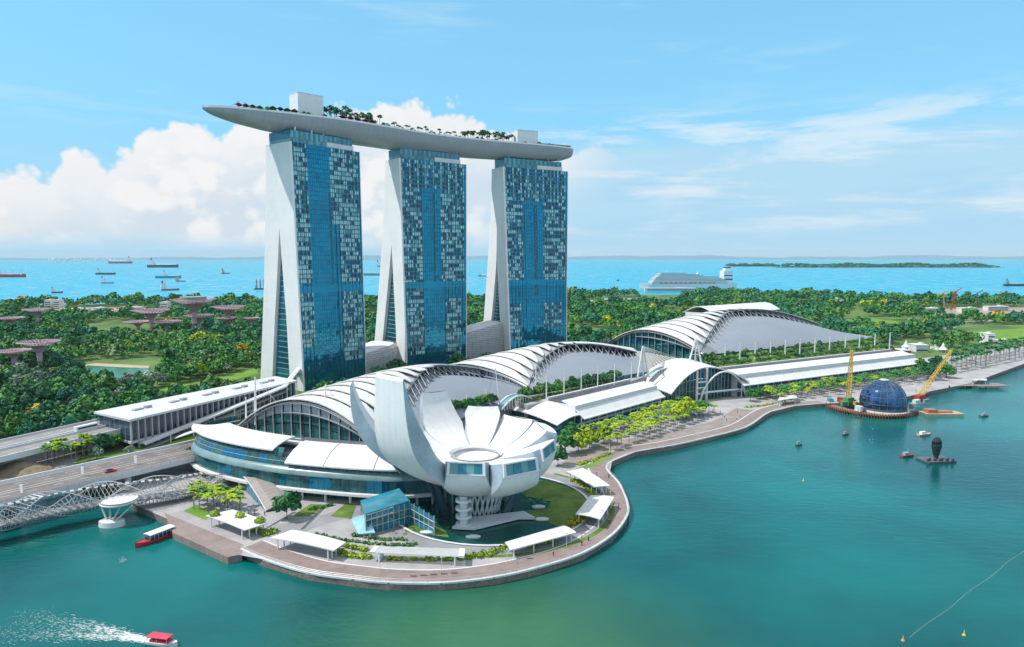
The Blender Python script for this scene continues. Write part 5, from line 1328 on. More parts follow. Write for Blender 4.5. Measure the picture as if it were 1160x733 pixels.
def trunk_mb(h, r, seed, limbs=5):
    g = random.Random(seed); b = MB(); top = V(g.uniform(-.3, .3), g.uniform(-.3, .3), h*.55)
    b.tube([V(0, 0, -0.3), lerp(V(0, 0, 0), top, .5)+V(g.uniform(-.2, .2), g.uniform(-.2, .2), 0), top], [r, r*.75, r*.5], 6)
    for k in range(limbs):
        a = 2*math.pi*k/limbs+g.uniform(-.4, .4); s = lerp(V(0, 0, 0), top, g.uniform(.6, .95)); q = h*g.uniform(.18, .30)
        b.tube([s, s+V(math.cos(a)*q*.5, math.sin(a)*q*.5, h*.10), s+V(math.cos(a)*q, math.sin(a)*q, h*.22)], [r*.4, r*.28, r*.12], 4)
    return b
TRUNKS = [trunk_mb(10, 0.28, k).build('trunk', [TRUNK]) for k in range(3)]
CROWNM = {}
for k, (r, h, n) in enumerate(((5.2, 10, 420), (4.6, 10.5, 420), (5.6, 9.0, 420))):
    vts = leaf_cloud(20+k, n, dome_lobes(40+k, r, h), 0.85)
    for m in LEAVES: CROWNM[(k, m.name)] = np_mesh('crown', vts, [m])
for o in TRUNKS: COL.objects.unlink(o)
def tree(name, p, sc, m, label, group, cat='tree', k=None, rz=None):
    k = R.randrange(3) if k is None else k
    t = thing(name, label, cat, tuple(p), group, R.uniform(0, 6.28)); t.scale = (sc*R.uniform(.92, 1.1), sc*R.uniform(.92, 1.1), sc*R.uniform(.9, 1.12))
    a = TRUNKS[k].copy(); COL.objects.link(a); a.parent = t
    c = bpy.data.objects.new('crown', CROWNM[(k, m.name)]); COL.objects.link(c); c.parent = t
    return t
def palm_mesh(seed, nf, length, m, droop=1.0, zc=0.0):
    g = random.Random(seed); b = MB()
    for k in range(nf):
        a = 2*math.pi*k/nf+g.uniform(-.25, .25); el = g.uniform(0.1, 1.15); L_ = length*g.uniform(.8, 1.1); prev = None
        d = V(math.cos(a), math.sin(a), 0); n = V(-d.y, d.x, 0); w = length*.15
        rows = []
        for j in range(5):
            t = j/4; x = L_*t*math.cos(el)*(1-.15*t); z = L_*(t*math.sin(el)-droop*.55*t*t)
            ww = w*math.sin(math.pi*min(1, .12+.88*t*0.95))+.03
            c = d*x+V(0, 0, zc+z); rows.append([c-n*ww-V(0, 0, ww*.55), c, c+n*ww-V(0, 0, ww*.55)])
        b.grid(rows)
    me = bpy.data.meshes.new('fronds'); me.from_pydata(b.v, [], b.f); me.materials.append(m); me.update(); return me
FROND = {}
def fronds(m, k):
    if (m.name, k) not in FROND: FROND[(m.name, k)] = palm_mesh(60+k, 26, 4.0, m, 1.0, 10.0)
    return FROND[(m.name, k)]
_pt = MB(); _pt.tube([V(0, 0, -.3), V(.12, .05, 5), V(0, 0, 10.1)], [.24, .18, .15], 6); PT = _pt.build('trunk', [PTRUNK]); COL.objects.unlink(PT)
def palm(p, sc, m, label, group, wide=1.0):
    k = R.randrange(4)
    t = thing('palm_tree', label, 'palm tree', tuple(p), group, R.uniform(0, 6.28)); t.scale = (sc*wide*R.uniform(.95, 1.15),)*2+(sc*R.uniform(.88, 1.1),)
    a = PT.copy(); COL.objects.link(a); a.parent = t
    c = bpy.data.objects.new('fronds', fronds(m, k)); COL.objects.link(c); c.parent = t
    return t
# palms in rows on the promenade
lab1, grp1 = 'yellow-green palm in the rows between the waterfront mall and the round promenade', 'palm rows right of the lotus museum'
for row, o in enumerate((-7, -12, -17.5, -23.5, -30)):
    for k in range(19):
        a = -0.20+k*0.073+R.uniform(-.01, .01)
        if row == 3 and k < 5: continue
        q = QB(a, o+R.uniform(-.8, .8), LZ)
        if not (inpoly((q.x, q.y), pav2) and inpoly((q.x+2, q.y-9), pav2)): continue
        palm(q, R.uniform(.52, .70), R.choice((LF_LIME, LF_LIME, LF_OL, LF_LIME)), lab1, grp1, 1.6)
lab2, grp2 = 'palm in the long rows between the longest mall block and glass dome', 'palm rows behind the glass dome'
for row, o in enumerate((-6, -11, -17, -23)):
    for k in range(30):
        a = 0.06+k*0.0325+R.uniform(-.006, .006)
        if row == 3 and k % 2: continue
        q = QC(a, o+R.uniform(-.8, .8), LZ)
        if not (inpoly((q.x, q.y), pav2) and inpoly((q.x+2, q.y-8), pav2)): continue
        palm(q, R.uniform(.56, .72), R.choice((LF_LIME, LF_LIME, LF_OL, LF_MID, LF_MID) if a < .5 else (LF_MID, LF_LIME, LF_OL, LF_MID)), lab2, grp2, 1.6)
lab3, grp3 = 'dark green palm in the rows along the far right shore promenade', 'palm rows on the far right shore'
for row in range(4):
    for k in range(17):
        px = lerp(1078, 1165, k/16)+R.uniform(-1.5, 1.5); py = lerp(422, 404, k/16)-row*3.4+R.uniform(-.5, .5)
        palm(G(px, py, LZ), R.uniform(1.1, 1.35), R.choice((LF_DARK, LF_MID, LF_DARK)), lab3, grp3)
lab4, grp4 = 'yellow-green palm in the grove between the footbridge and the curved shops', 'palm grove on the left plaza'
for k in range(24):
    t = (k//3)/7.5; px = lerp(220, 274, t)+R.uniform(-2, 2); py = lerp(577, 585, t)-(k % 3)*5.2+R.uniform(-.6, .6)
    palm(G(px, py, LZ), R.uniform(.62, .75), R.choice((LF_LIME, LF_LIME, LF_OL)), lab4, grp4, 1.15)
lab5, grp5 = 'yellow-green palm in the cluster between the expressway and the road bridge', 'palm cluster between the two roads'
for k in range(16):
    px = lerp(54, 104, (k//2)/7.5)+R.uniform(-2, 2); py = lerp(530, 520, (k//2)/7.5)-(k % 2)*6+R.uniform(-1, 1)
    palm(G(px, py, LZ), R.uniform(.8, 1.0), R.choice((LF_LIME, LF_OL, LF_LIME)), lab5, grp5)
# broadleaf trees one by one
for px, py, s, m, lab in ((325, 588, 1.05, LF_DARK, 'single dark green tree on a round lawn before the curved shops'),
                          (118, 513, 1.0, LF_DARK, 'dark green tree below the glazed end of the station hall, nearest the palms'), (130, 510, .85, LF_MID, 'mid green tree below the glazed end of the station hall'),
                          (110, 520, .7, LF_GREY, 'small silver-leaved tree among palms between the two roads'),
                          (146, 516, .55, LF_GREY, 'silver-leaved bush tree beside the road bridge near the station hall'),
                          (640, 515, 1.15, LF_MID, 'broad mid green tree right beside the museum bowl'), (632, 528, 1.0, LF_DARK, 'dark green tree partly behind the museum windows'), (655, 512, 1.0, LF_LIME, 'large lime green tree between museum and mall palms'),
                          (668, 508, 1.0, LF_LIME, 'lime green tree in front of the waterfront mall end'), (648, 500, 1.0, LF_MID, 'mid green tree close to the sail roof'), (684, 503, .95, LF_LIME, 'lime green tree at the start of the promenade palm rows'),
                          (778, 472, 1.25, LF_LIME, 'large lime green tree before the arched entrance'), (792, 470, 1.05, LF_MID, 'green tree at the right end of the palms before the arched entrance'), (768, 476, 1.0, LF_LIME, 'lime green tree left of the largest one before the arched entrance'),
                          (850, 455, .9, LF_MID, 'mid green tree at the left end of the palms beyond the entrance plaza'), (858, 452, .85, LF_DARK, 'dark green tree just right of the arched entrance'), (870, 450, .8, LF_OL, 'olive tree just right of the entrance plaza'),
                          (1052, 430, 1.5, LF_DARK, 'big dark tree behind the yellow crane at the right'), (1062, 424, 1.5, LF_DARK, 'big dark tree right of the long mall roof end'), (1043, 424, 1.2, LF_MID, 'green tree at the end of the long mall roof'),
                          (1072, 428, 1.3, LF_MID, 'green tree between the crane and the far right palms'), (330, 460, .6, LF_MID, 'small tree at the foot of the nearest tower')):
    tree('broadleaf_tree', G(px, py, LZ), s, m, lab, None)
# shrubs and small trees on the terraces
def shrub_row(pts, n, s0, s1, mats_, lab, grp, name='terrace_shrub'):
    for k in range(n):
        u = k/(n-1)*(len(pts)-1); i = min(int(u), len(pts)-2); p = lerp(pts[i], pts[i+1], u-i)
        tree(name, p+V(R.uniform(-1.5, 1.5), R.uniform(-2.4, 2.4), 0), R.uniform(s0, s1), R.choice(mats_), lab, grp, 'shrub')
shrub_row([QB(-.14, 35, 17.6), QB(.97, 34, 17.6)], 26, .5, .82, (LF_DARK, LF_MID, LF_DARK, LF_OL), 'bushy green shrub on the terrace before the middle vaulted hall', 'shrubs on the middle terrace')
shrub_row([D(498, 468, 338), D(528, 464, 355), D(562, 458, 372)], 14, .5, .72, (LF_DARK, LF_MID, LF_OL, LF_MID), 'bushy green shrub before the grey membrane behind the lotus museum', 'shrubs on the terrace behind the museum')
for row, (o0, h0) in enumerate(((0.12, 18.2), (0.45, 19.8), (0.78, 21.4))):
    a, c = lerp(QC(-.02, 30, 0), V(152, 526, 0), o0), lerp(QC(1.0, 30, 0), V(344, 640, 0), o0)
    shrub_row([V(a.x, a.y, h0), V(c.x, c.y, h0)], 30, .38, .62, (LF_OL, LF_MID, LF_OL, LF_DARK), 'olive-green shrub on the sloping terrace of the largest vaulted hall', 'shrubs on the sloping terrace')
shrub_row([on_deck(s, 12, .4) for s in range(34, int(S1-14), 20)], 60, .26, .48, (LF_DARK, LF_MID, LF_OL), 'low shrub planted along the bay-side edge of the sky deck', 'shrubs on the sky deck', 'deck_shrub')
shrub_row([D(536, 408, 640), D(576, 402, 655)], 9, .9, 1.15, (LF_MID, LF_DARK), 'green tree on the podium between the middle and the farthest tower', 'trees at the foot of the atrium roof', 'podium_tree')
# palms on the sky deck
for lab, s0, s1, n in (('deck palm in the clump right of the left lift block on the sky deck', 90, 138, 34), ('deck palm in the clump left of the right lift block on the sky deck', S1-114, S1-66, 34), ('small palm in the thin row along the middle of the sky deck', 142, S1-118, 26)):
    thin = n == 26
    for k in range(n):
        s = lerp(s0, s1, k/(n-1))+R.uniform(-1, 1)
        palm(on_deck(s, R.uniform(-4, 11) if not thin else R.uniform(6, 11), .3), R.uniform(.80, 1.1) if not thin else R.uniform(.45, .8), R.choice((LF_DARK, LF_DARK, LF_MID, LF_TEAL)), lab, lab.replace('deck palm in the', 'palm').replace('small palm in the', 'palm'))
# hedges along the promenade
def hedge(pxs, w, h, m, lab, z=LZ):
    pts = sub([G(a, c, z) for a, c in pxs], 12); c0 = pts[len(pts)//2]
    t = thing('hedge', lab, 'hedge', tuple(c0), 'clipped hedges along the promenade')
    g = np.random.default_rng(len(lab)*7+int(pxs[0][0])); L = []
    for p in pts:
        for k in range(2): L.append((p.x-c0.x+g.uniform(-w/2, w/2), p.y-c0.y+g.uniform(-w/2, w/2), h*.45, h*.62))
    o = bpy.data.objects.new('foliage', np_mesh('foliage', leaf_cloud(int(pxs[0][0]), 18*len(pts), L, .42), [m])); COL.objects.link(o); o.parent = t
hedge([(286, 601), (300, 606), (312, 603)], 2.4, 1.6, LF_LIME, 'lime hedge between the two leftmost white shelters')
hedge([(381, 626), (395, 630), (418, 632)], 2.2, 1.5, LF_LIME, 'lime hedge right of the second white shelter from the left')
hedge([(384, 618), (398, 621), (414, 624)], 1.6, 1.3, LF_LIME, 'narrow lime hedge just behind the other one right of the second shelter')
hedge([(440, 634), (480, 635), (520, 634)], 1.6, 1.1, LF_LIME, 'low lime hedge beneath the slatted pergola')
hedge([(524, 633), (548, 630), (572, 622)], 2.6, 1.5, LF_LIME, 'long lime hedge between pergola and the curved shelter')
hedge([(600, 620), (625, 613)], 1.6, 1.1, LF_LIME, 'low lime hedge beneath the shelter at the front right of the promenade')
hedge([(648, 597), (656, 590), (662, 588)], 2.8, 2.0, LF_YEL, 'round yellow-green bush group at the corner between two right-hand shelters')
hedge([(650, 545), (664, 553), (672, 562)], 2.0, 1.2, LF_LIME, 'curved lime hedge behind the upper right shelter')
hedge([(655, 527), (672, 522), (692, 514)], 1.8, 1.2, LF_LIME, 'lime hedge on the bank at the neck of the promenade')
hedge([(358, 606), (392, 613), (440, 618), (470, 618)], 1.3, .9, LF_OL, 'low olive hedge along the near edge of the curved path')
hedge([(352, 578), (376, 573)], 1.6, 1.2, LF_MID, 'green hedge on the lawn left of the glass pavilion')
hedge([(400, 607), (430, 611), (458, 612)], 2.0, .9, LF_OL, 'low planting before the glass pavilion at the pond')
hedge([(846, 462), (870, 459), (900, 452)], 1.8, 1.3, LF_LIME, 'lime hedge along the promenade left of the glass dome')
# ------------------------------------------------------------------ garden trees: nearest ones singly, the rest as one wood
gp_ = lambda ptsx: [tuple(G(a, c, LZ))[:2] for a, c in ptsx]
EXCL = [pav2, [(-200, 322), (-150, 322), (-104, 420), (-146, 486), (-158, 446)], [(F[0], F[1]) for F in ((146, 424), (330, 500), (352, 645), (290, 765), (84, 640), (100, 625), (20, 600), (-70, 500), (-140, 350), (0, 380))],
        gp_([(80, 410), (110, 408), (182, 413), (186, 428), (150, 440), (92, 436)]), gp_([(176, 441), (240, 427), (294, 415), (296, 432), (240, 446), (190, 458)]),
        gp_([(1066, 376), (1160, 371), (1240, 375), (1240, 392), (1130, 392), (1070, 388)]), gp_([(948, 362), (985, 359), (1034, 366), (1024, 376), (955, 374)]), gp_([(935, 353.5), (985, 350.5), (1003, 355), (960, 361.5)]),
        gp_([(1035, 350.5), (1160, 347.5), (1240, 349), (1220, 361), (1045, 361)]), gp_([(645, 340.5), (770, 337), (770, 344), (650, 348.5)]), gp_([(30, 350.5), (110, 347.5), (205, 348), (205, 357), (60, 361)]),
        [(p.x, p.y) for p in (EX(-50, -5, 0), EX(L2+20, -5, 0), EX(L2+20, W2+4, 0), EX(-50, W2+4, 0))], [(p.x, p.y) for p in (sf+V(3, -8, 0), sr+V(10, 0, 0), sb+V(2, 10, 0), sl2+V(-8, 2, 0))],
        [(p.x, p.y) for p in (RB(0, -5, 0), RB(LR, -5, 0), RB(LR+10, WD+5, 0), RB(0, WD+5, 0))],
        gp_([(-60, 560), (-60, 500), (118, 500), (150, 500), (190, 500), (230, 500), (150, 560)]), gp_([(1000, 470), (1078, 395), (1240, 380), (1240, 430)]), gp_([(1005, 410), (1015, 386), (1060, 384), (1060, 408)])]
SUPERT = [(46, 421, 387, 21), (17, 421, 397, 18), (43, 372, 350, 14), (221, 381, 339, 24), (172, 381, 351, 20), (189, 380, 364, 17), (226, 380, 357, 16), (260, 375, 347, 18), (258, 375, 360, 12), (285, 374, 360, 9), (157, 379, 364, 15), (12, 374, 360, 15)]
def excluded(x, y):
    for e in EXCL:
        if inpoly((x, y), e): return True
    for (px_, yb_, yt_, hw_) in SUPERT:
        q = G(px_, yb_, LZ)
        if abs(x-q.x*y/q.y) < 12 and -46 < y-q.y < 14: return True
    for (P, T_) in ((P1, 0), (P2, 0), (P3, 0)):
        q = P(.5, 0, 26)
        if (x-q.x)**2+(y-q.y)**2 < 52**2: return True
    return False
def coast_y(x):
    for (a, b_) in zip(coast, coast[1:]):
        if b_[0] <= x <= a[0]: return lerp(a[1], b_[1], (a[0]-x)/(a[0]-b_[0]))
    return 1500
g = random.Random(11); SPOTS = []
y = 335.0
while y < 2050:
    st = 8.2+y*0.0056
    x = -0.80*y-40; xm = 0.80*y+40
    while x < xm:
        X_, Y_ = x+g.uniform(-.42, .42)*st, y+g.uniform(-.42, .42)*st; x += st
        if Y_ > coast_y(X_)-8 or excluded(X_, Y_): continue
        if X_ > -90 and Y_ < 560: continue
        dens = math.sin(X_*.011+1)*math.sin(Y_*.013+2)+.5*math.sin(X_*.031+Y_*.02)
        if dens > .58 or (Y_ > 1500 and g.random() < .12): continue
        if X_ > 250 and Y_ > 900 and math.sin(Y_*.05+X_*.006)+.35*math.sin(X_*.02) > .45: continue
        SPOTS.append((X_, Y_, st))
    y += st*.86
def kind_of(X_, Y_):
    q = math.sin(X_*.02+3)*math.cos(Y_*.017)+.6*math.sin(X_*.053-Y_*.041); r_ = g.random()
    p = proj_px(X_, Y_)
    if (20 < p[0] < 44 and 452 < p[1] < 474) and r_ < .5: return LF_YEL
    if ((p[0] < 62 and 424 < p[1] < 441) or (120 < p[0] < 205 and 428 < p[1] < 449)) and r_ < .55: return LF_GREY
    if r_ < .003: return LF_YEL
    if r_ < .009: return LF_GREY
    if Y_ > 780:
        return (LF_OL if r_ < .3 else (LF_LIME if r_ < .36 else LF_MID)) if q > .55 else (LF_TEAL if r_ < .34 else (LF_DARK if r_ < .76 else LF_MID))
    if q > .55: return LF_OL if r_ < .5 else (LF_LIME if r_ < .64 else LF_MID)
    if q < -.4: return LF_TEAL if r_ < .4 else LF_DARK
    return LF_MID if r_ < .42 else (LF_DARK if r_ < .85 else LF_OL)
def proj_px(X_, Y_, z=LZ+5):
    zz = z-CAMH; f = Y_*_c-zz*_s; u = Y_*_s+zz*_c
    return (580+FPX*X_/f, 366.5-FPX*u/f)
SPOTS.sort(key=lambda q: q[1])
single, rest = [], []
for q in SPOTS:
    p = proj_px(q[0], q[1])
    (single if (len(single) < 290 and q[0] < -100 and -10 < p[0] < 310) else rest).append(q)
KN = {LF_DARK.name: 'dark green', LF_MID.name: 'mid green', LF_OL.name: 'olive green', LF_LIME.name: 'lime green', LF_TEAL.name: 'blue-green', LF_YEL.name: 'yellow-blossomed', LF_GREY.name: 'silver-leaved'}
for X_, Y_, st in single:
    m = kind_of(X_, Y_); p = proj_px(X_, Y_)
    zone = 'left of the expressway' if p[1] > 452 and p[0] < 110 else ('behind the long station hall' if p[0] > 110 and p[1] > 432 else ('near the twin garden supertrees at the left' if p[0] < 85 else ('around the garden lake' if p[0] < 185 else 'between the meadow and the nearest tower')))
    lab = '%s round-crowned tree in the gardens %s' % (KN[m.name], zone)
    tree('garden_tree', V(X_, Y_, LZ), st/9.4*g.choice((g.uniform(.6, .9), g.uniform(.85, 1.1), g.uniform(1.0, 1.4))), m, lab, '%s garden trees %s' % (KN[m.name], zone))
# the far wood: one mesh of leaf clumps
def forest(name, spots, lab):
    tmpl = [leaf_cloud(200+k, 46, dome_lobes(300+k, 1.0, 1.75, 6), 0.25) for k in range(5)]; tm_near = [leaf_cloud(220+k, 110, dome_lobes(320+k, 1.0, 1.75, 7), 0.19) for k in range(4)]
    out, mi = [], []
    for X_, Y_, st in spots:
        T = g.choice(tm_near if Y_ < 950 else tmpl); r_ = st*.56*g.choice((g.uniform(.55, .9), g.uniform(.8, 1.1), g.uniform(1.0, 1.45))); a = g.uniform(0, 6.28); ca, sa = math.cos(a), math.sin(a)
        P_ = T*np.array([r_, r_, r_*g.uniform(.85, 1.15)]); Q_ = np.empty_like(P_); Q_[:, 0] = P_[:, 0]*ca-P_[:, 1]*sa+X_; Q_[:, 1] = P_[:, 0]*sa+P_[:, 1]*ca+Y_; Q_[:, 2] = P_[:, 2]+LZ-.4
        out.append(Q_); mi += [LEAVES.index(kind_of(X_, Y_))]*(len(T)//4)
    o = bpy.data.objects.new(name, np_mesh(name, np.concatenate(out), LEAVES, mi)); COL.objects.link(o)
    tag(o, lab, 'woodland', kind='stuff'); return o
forest('woodland', rest, 'wide green woodland of the gardens and the coast behind the towers')
# ------------------------------------------------------------------ supertrees
SPM = mat('purple_steel_branches', (0.50, 0.33, 0.42), 0.6, 0.15, 0.3); SPT = mat('planted_trunk', (0.21, 0.15, 0.13), 0.9, 0.4, 0.4)
SLAB = ['biggest garden supertree of the left pair, pale purple funnel crown above trees', 'smaller garden supertree at the left of the pair, purple funnel crown', 'small far supertree before the white blocks at the left coast',
        'tallest central supertree with a glazed round top in the cluster left of the nearest tower', 'wide supertree at the left of the central cluster', 'low supertree left of the tallest central one', 'low supertree close before the tallest central one',
        'supertree at the upper right of the cluster, next to the nearest tower', 'small supertree below the one at the upper right of the cluster', 'small supertree half hidden beside the nearest tower leg', 'low wide supertree at the far left of the central cluster', 'far flat supertree cut by the left picture edge']
for (px, yb, yt, hw), lab in zip(SUPERT, SLAB):
    p = G(px, yb, LZ); top = D(px, yt, p.y).z; rc = hw*p.y/FPX; h = top-LZ
    t = thing('supertree', lab, 'supertree', tuple(p), 'garden supertrees')
    rt = max(1.3, h*.045)
    b = MB(); b.lathe([(rt*1.5, 0), (rt*1.1, h*.3), (rt, h*.62), (rt*1.25, h*.72)], tuple(p), 14); b.build('trunk', [SPT], t, smooth=True)
    b = MB(); nb_ = 30
    for k in range(nb_):
        a = 2*math.pi*k/nb_; pts = [(rt*1.2, h*.35), (rt*1.4, h*.64), (rc*.36, h*.83), (rc, h)]
        b.tube([V(p.x+r_*math.cos(a+z/h*.5), p.y+r_*math.sin(a+z/h*.5), LZ+z) for r_, z in pts], [.45, .42, .36, .26], 4)
    for f, z in ((.45, .87), (.62, .915), (.78, .95), (.9, .975), (1.0, 1.0)):
        b.tube([V(p.x+rc*f*math.cos(2*math.pi*k/28), p.y+rc*f*math.sin(2*math.pi*k/28), LZ+h*z) for k in range(29)], .28, 4)
    b.build('branch_crown', [SPM], t)
    b = MB(); b.lathe([(rt*1.25, h*.64), (rc*.24, h*.78), (rc*.38, h*.85), (rc*.52, h*.90)], tuple(p), 24); b.build('crown_mesh', [mat('pinkish_crown_mesh', (0.46, 0.33, 0.41), .8, .2, .1)], t, smooth=True)
    if hw == 24:
        b = MB(); b.lathe([(rc*.50, h*.96), (rc*.58, h*.98), (rc*.58, h*1.07), (rc*.2, h*1.09)], tuple(p), 24); b.build('glazed_top', [mat('grey_green_top', (.25, .28, .27), .4, .2, .5)], t)
p0, p1 = G(165, 381, 0), G(258, 376, 0); b = MB()
b.shell([[lerp(p0, p1, k/14)+V(0, -26*math.sin(math.pi*k/14)+o, 24) for o in (0, 2.5)] for k in range(15)], .8)
tag(b.build('skyway_bridge', [mat('yellow_ochre_walkway', (.45, .34, .12), .6, .1)]), 'curved yellow skyway hanging between the central garden supertrees', 'footbridge')
# ------------------------------------------------------------------ shelters on the promenade
def shelter(c, lab, slat=False, z=6.4, green=(), nm='promenade_shelter', nposts=4):
    q = [G(a, d, z) for a, d in c]; m = sum(q, V(0, 0, 0))/4
    t = thing(nm, lab, 'shelter', (m.x, m.y, LZ), 'white shelters along the promenade')
    def P(u, v, dz=0): p = lerp(lerp(q[0], q[1], u), lerp(q[3], q[2], u), v); return V(p.x, p.y, z+dz+.35*math.sin(math.pi*v))
    if slat:
        b = MB(); n = 34
        for k in range(n): b.hexa([P(k/n, v, dz) if True else 0 for dz in (-.15, .05) for v in (0,) ]+[]) if False else None
        for k in range(n):
            u0, u1 = k/n, (k+.45)/n
            b.hexa([P(u0, 0, -.1), P(u1, 0, -.1), P(u1, 1, -.1), P(u0, 1, -.1), P(u0, 0, .15), P(u1, 0, .15), P(u1, 1, .15), P(u0, 1, .15)])
        b.build('slat_roof', [WHITEP], t)
        b = MB()
        for v in (0.03, .97): b.hexa([P(0, v-.03, -.4), P(1, v-.03, -.4), P(1, v+.03, -.4), P(0, v+.03, -.4), P(0, v-.03, .2), P(1, v-.03, .2), P(1, v+.03, .2), P(0, v+.03, .2)])
        build_each(b, 'edge_beam', [WHITEP], t)
    else:
        b = MB(); b.shell([[P(u/6, v/6) for u in range(7)] for v in range(7)], .35); b.build('roof', [WHITE], t)
        b = MB()
        for k in range(1, 5): b.tube([P(k/5, .02, .06), P(k/5, .5, .08), P(k/5, .98, .06)], .05, 4)
        b.build('roof_seam', [STEEL], t)
    b = MB()
    for k in range(nposts):
        u = lerp(.06, .94, k/(nposts-1))
        for v in (.10, .90): p = P(u, v); b.tube([V(p.x, p.y, LZ), V(p.x, p.y, p.z-.2)], .24, 6)
    build_each(b, 'post', [WHITEP], t)
    for gx, gy in green:
        p = P(gx, gy, .4); L = [(0, 0, .4, 1.5), (.9, .4, .3, 1.0), (-.8, -.3, .3, 1.0)]
        tt = thing('planter_bush', 'round yellow-green bush growing through the roof of the leftmost white shelter', 'bush', tuple(p), 'bushes in the leftmost shelter roof')
        o = bpy.data.objects.new('foliage', np_mesh('foliage', leaf_cloud(int(gx*90), 160, L, .4), [LF_LIME])); COL.objects.link(o); o.parent = tt
shelter([(233, 584), (263, 577), (304, 592), (277, 600.5)], 'leftmost white flat-roofed shelter, with round bushes growing through its roof', green=((.16, .12), (.62, .48), (.8, .9)))
shelter([(306, 609), (331, 600), (392, 614), (378, 623.5)], 'second white flat-roofed shelter from the left, its roof plain')
shelter([(418, 626), (424, 619), (527, 622), (526, 631)], 'white slatted pergola at the very front of the promenade', slat=True, z=5.6)
shelter([(572, 614), (638, 595), (653, 603), (578, 623)], 'slanting white slatted shelter at the front right of the promenade', slat=False, z=5.8)
shelter([(652, 582), (669, 561), (696, 563), (680, 588)], 'broad white shelter at the right edge of the round promenade')
shelter([(642, 534), (660, 530), (691, 550), (672, 551.5)], 'uppermost white shelter at the right, near the neck of the promenade')
shelter([(881, 454), (883, 450), (902, 447), (903, 451)], 'small grey-white pavilion shelter on the promenade left of the glass dome', z=6.2)
shelter([(1100, 431), (1102, 429.5), (1118, 429), (1118, 431)], 'tiny shelter on the pier at the far right', z=5.5)
# railing along the promenade edge, lamp posts
rl = thing('promenade_railing', 'long thin steel railing running along the outer edge of the promenade deck', 'railing', tuple(pr[30]))
b = MB(); ro = offset_in(pr, .35)
for i in range(0, len(ro)): b.tube([ro[i], ro[i]+V(0, 0, 1.1)], .06, 4)
for z in (.6, 1.12): b.tube([p+V(0, 0, z) for p in ro], .06, 4)
b.build('rail', [STEEL], rl)
lm_ = offset_in(pr, 7.2)
for i in range(14, len(lm_)-26, 6):
    p = lm_[i]; t = thing('lamp_post', 'slim white lamp post on the boards of the round promenade', 'lamp post', tuple(p), 'lamp posts along the promenade deck')
    b = MB(); b.tube([p, p+V(0, 0, 4.6)], [.09, .06], 5); build_each(b, 'post', [WHITEP], t)
    b = MB(); b.lathe([(.05, 4.5), (.35, 4.7), (.30, 4.9), (.02, 5.0)], tuple(p), 8); b.build('lamp_head', [STEEL], t)
for k in range(9):
    p = G(lerp(468, 560, k/8), lerp(653, 646, k/8)+0, LZ) if k < 5 else G(lerp(600, 690, (k-5)/3), lerp(633, 590, (k-5)/3), LZ)
    t = thing('bench', 'grey bench on the boards at the front of the round promenade', 'bench', tuple(p), 'benches on the round promenade')
    b = MB(); b.box(p+V(0, 0, .42), 2.0, .55, .1); b.build('seat', [WOOD], t)
    b = MB(); b.box(p+V(-.8, 0, 0), .1, .5, .42); b.box(p+V(.8, 0, 0), .1, .5, .42); build_each(b, 'leg', [GREY], t)
# rocks / lily islands in the pond
for px, py in ((484, 604), (536, 609), (610, 575), (614, 589)):
    p = G(px, py, LZ); b = MB(); b.lathe([(1.6, 0), (1.7, .5), (1.2, .7), (.1, .75)], (p.x, p.y, LZ+.05), 12, sx=1.6, sy=.8)
    tag(b.build('stepping_slab', [CONC]), 'pale stone slab standing in the lily pond', 'stone slab', 'stone slabs in the lily pond')
for px, py, n, nm in ((622, 565, 60, 'right'), (470, 600, 40, 'left')):
    c = G(px, py, LZ+.1); g2_ = random.Random(n); b = MB()
    for k in range(n):
        x, y = c.x+g2_.gauss(0, 6), c.y+g2_.gauss(0, 4); r_ = g2_.uniform(.5, 1.2); b.face([(x+r_*math.cos(a), y+r_*math.sin(a), LZ+.12+k*.0005) for a in [q*math.pi/4 for q in range(8)]])
    tag(b.build('lily_pads', [GRASS]), 'floating green lily pads in the %s part of the pond' % nm, 'lily pads', kind='stuff')

# ------------------------------------------------------------------ boats near by
def hull_mb(p, ang, L_, w, h, bow=.35, sheer=.4):
    ca, sa = math.cos(ang), math.sin(ang); b = MB(); rows = []
    for k in range(13):
        t = k/12; x = L_*(t-.5); ww = w/2*(min(1, (1-t)/bow)**.6 if t > 1-bow else 1.0)*(.88+.12*min(1, t*6)); zt = h+sheer*h*max(0, t-.6)**2*6
        ww = max(ww, .04)
        rows.append([V(p.x+x*ca-y*sa, p.y+x*sa+y*ca, p.z+z) for y, z in ((-ww, zt), (-ww*.92, h*.3), (-ww*.6, -h*.4), (ww*.6, -h*.4), (ww*.92, h*.3), (ww, zt))])
    b.grid(rows); b.face(rows[0]); b.face(rows[-1][::-1])
    b.grid([[r[0]-V(0, 0, h*.12) for r in rows], [r[-1]-V(0, 0, h*.12) for r in rows]]); return b
def X_(p, ang, x, y, z): return V(p.x+x*math.cos(ang)-y*math.sin(ang), p.y+x*math.sin(ang)+y*math.cos(ang), p.z+z)
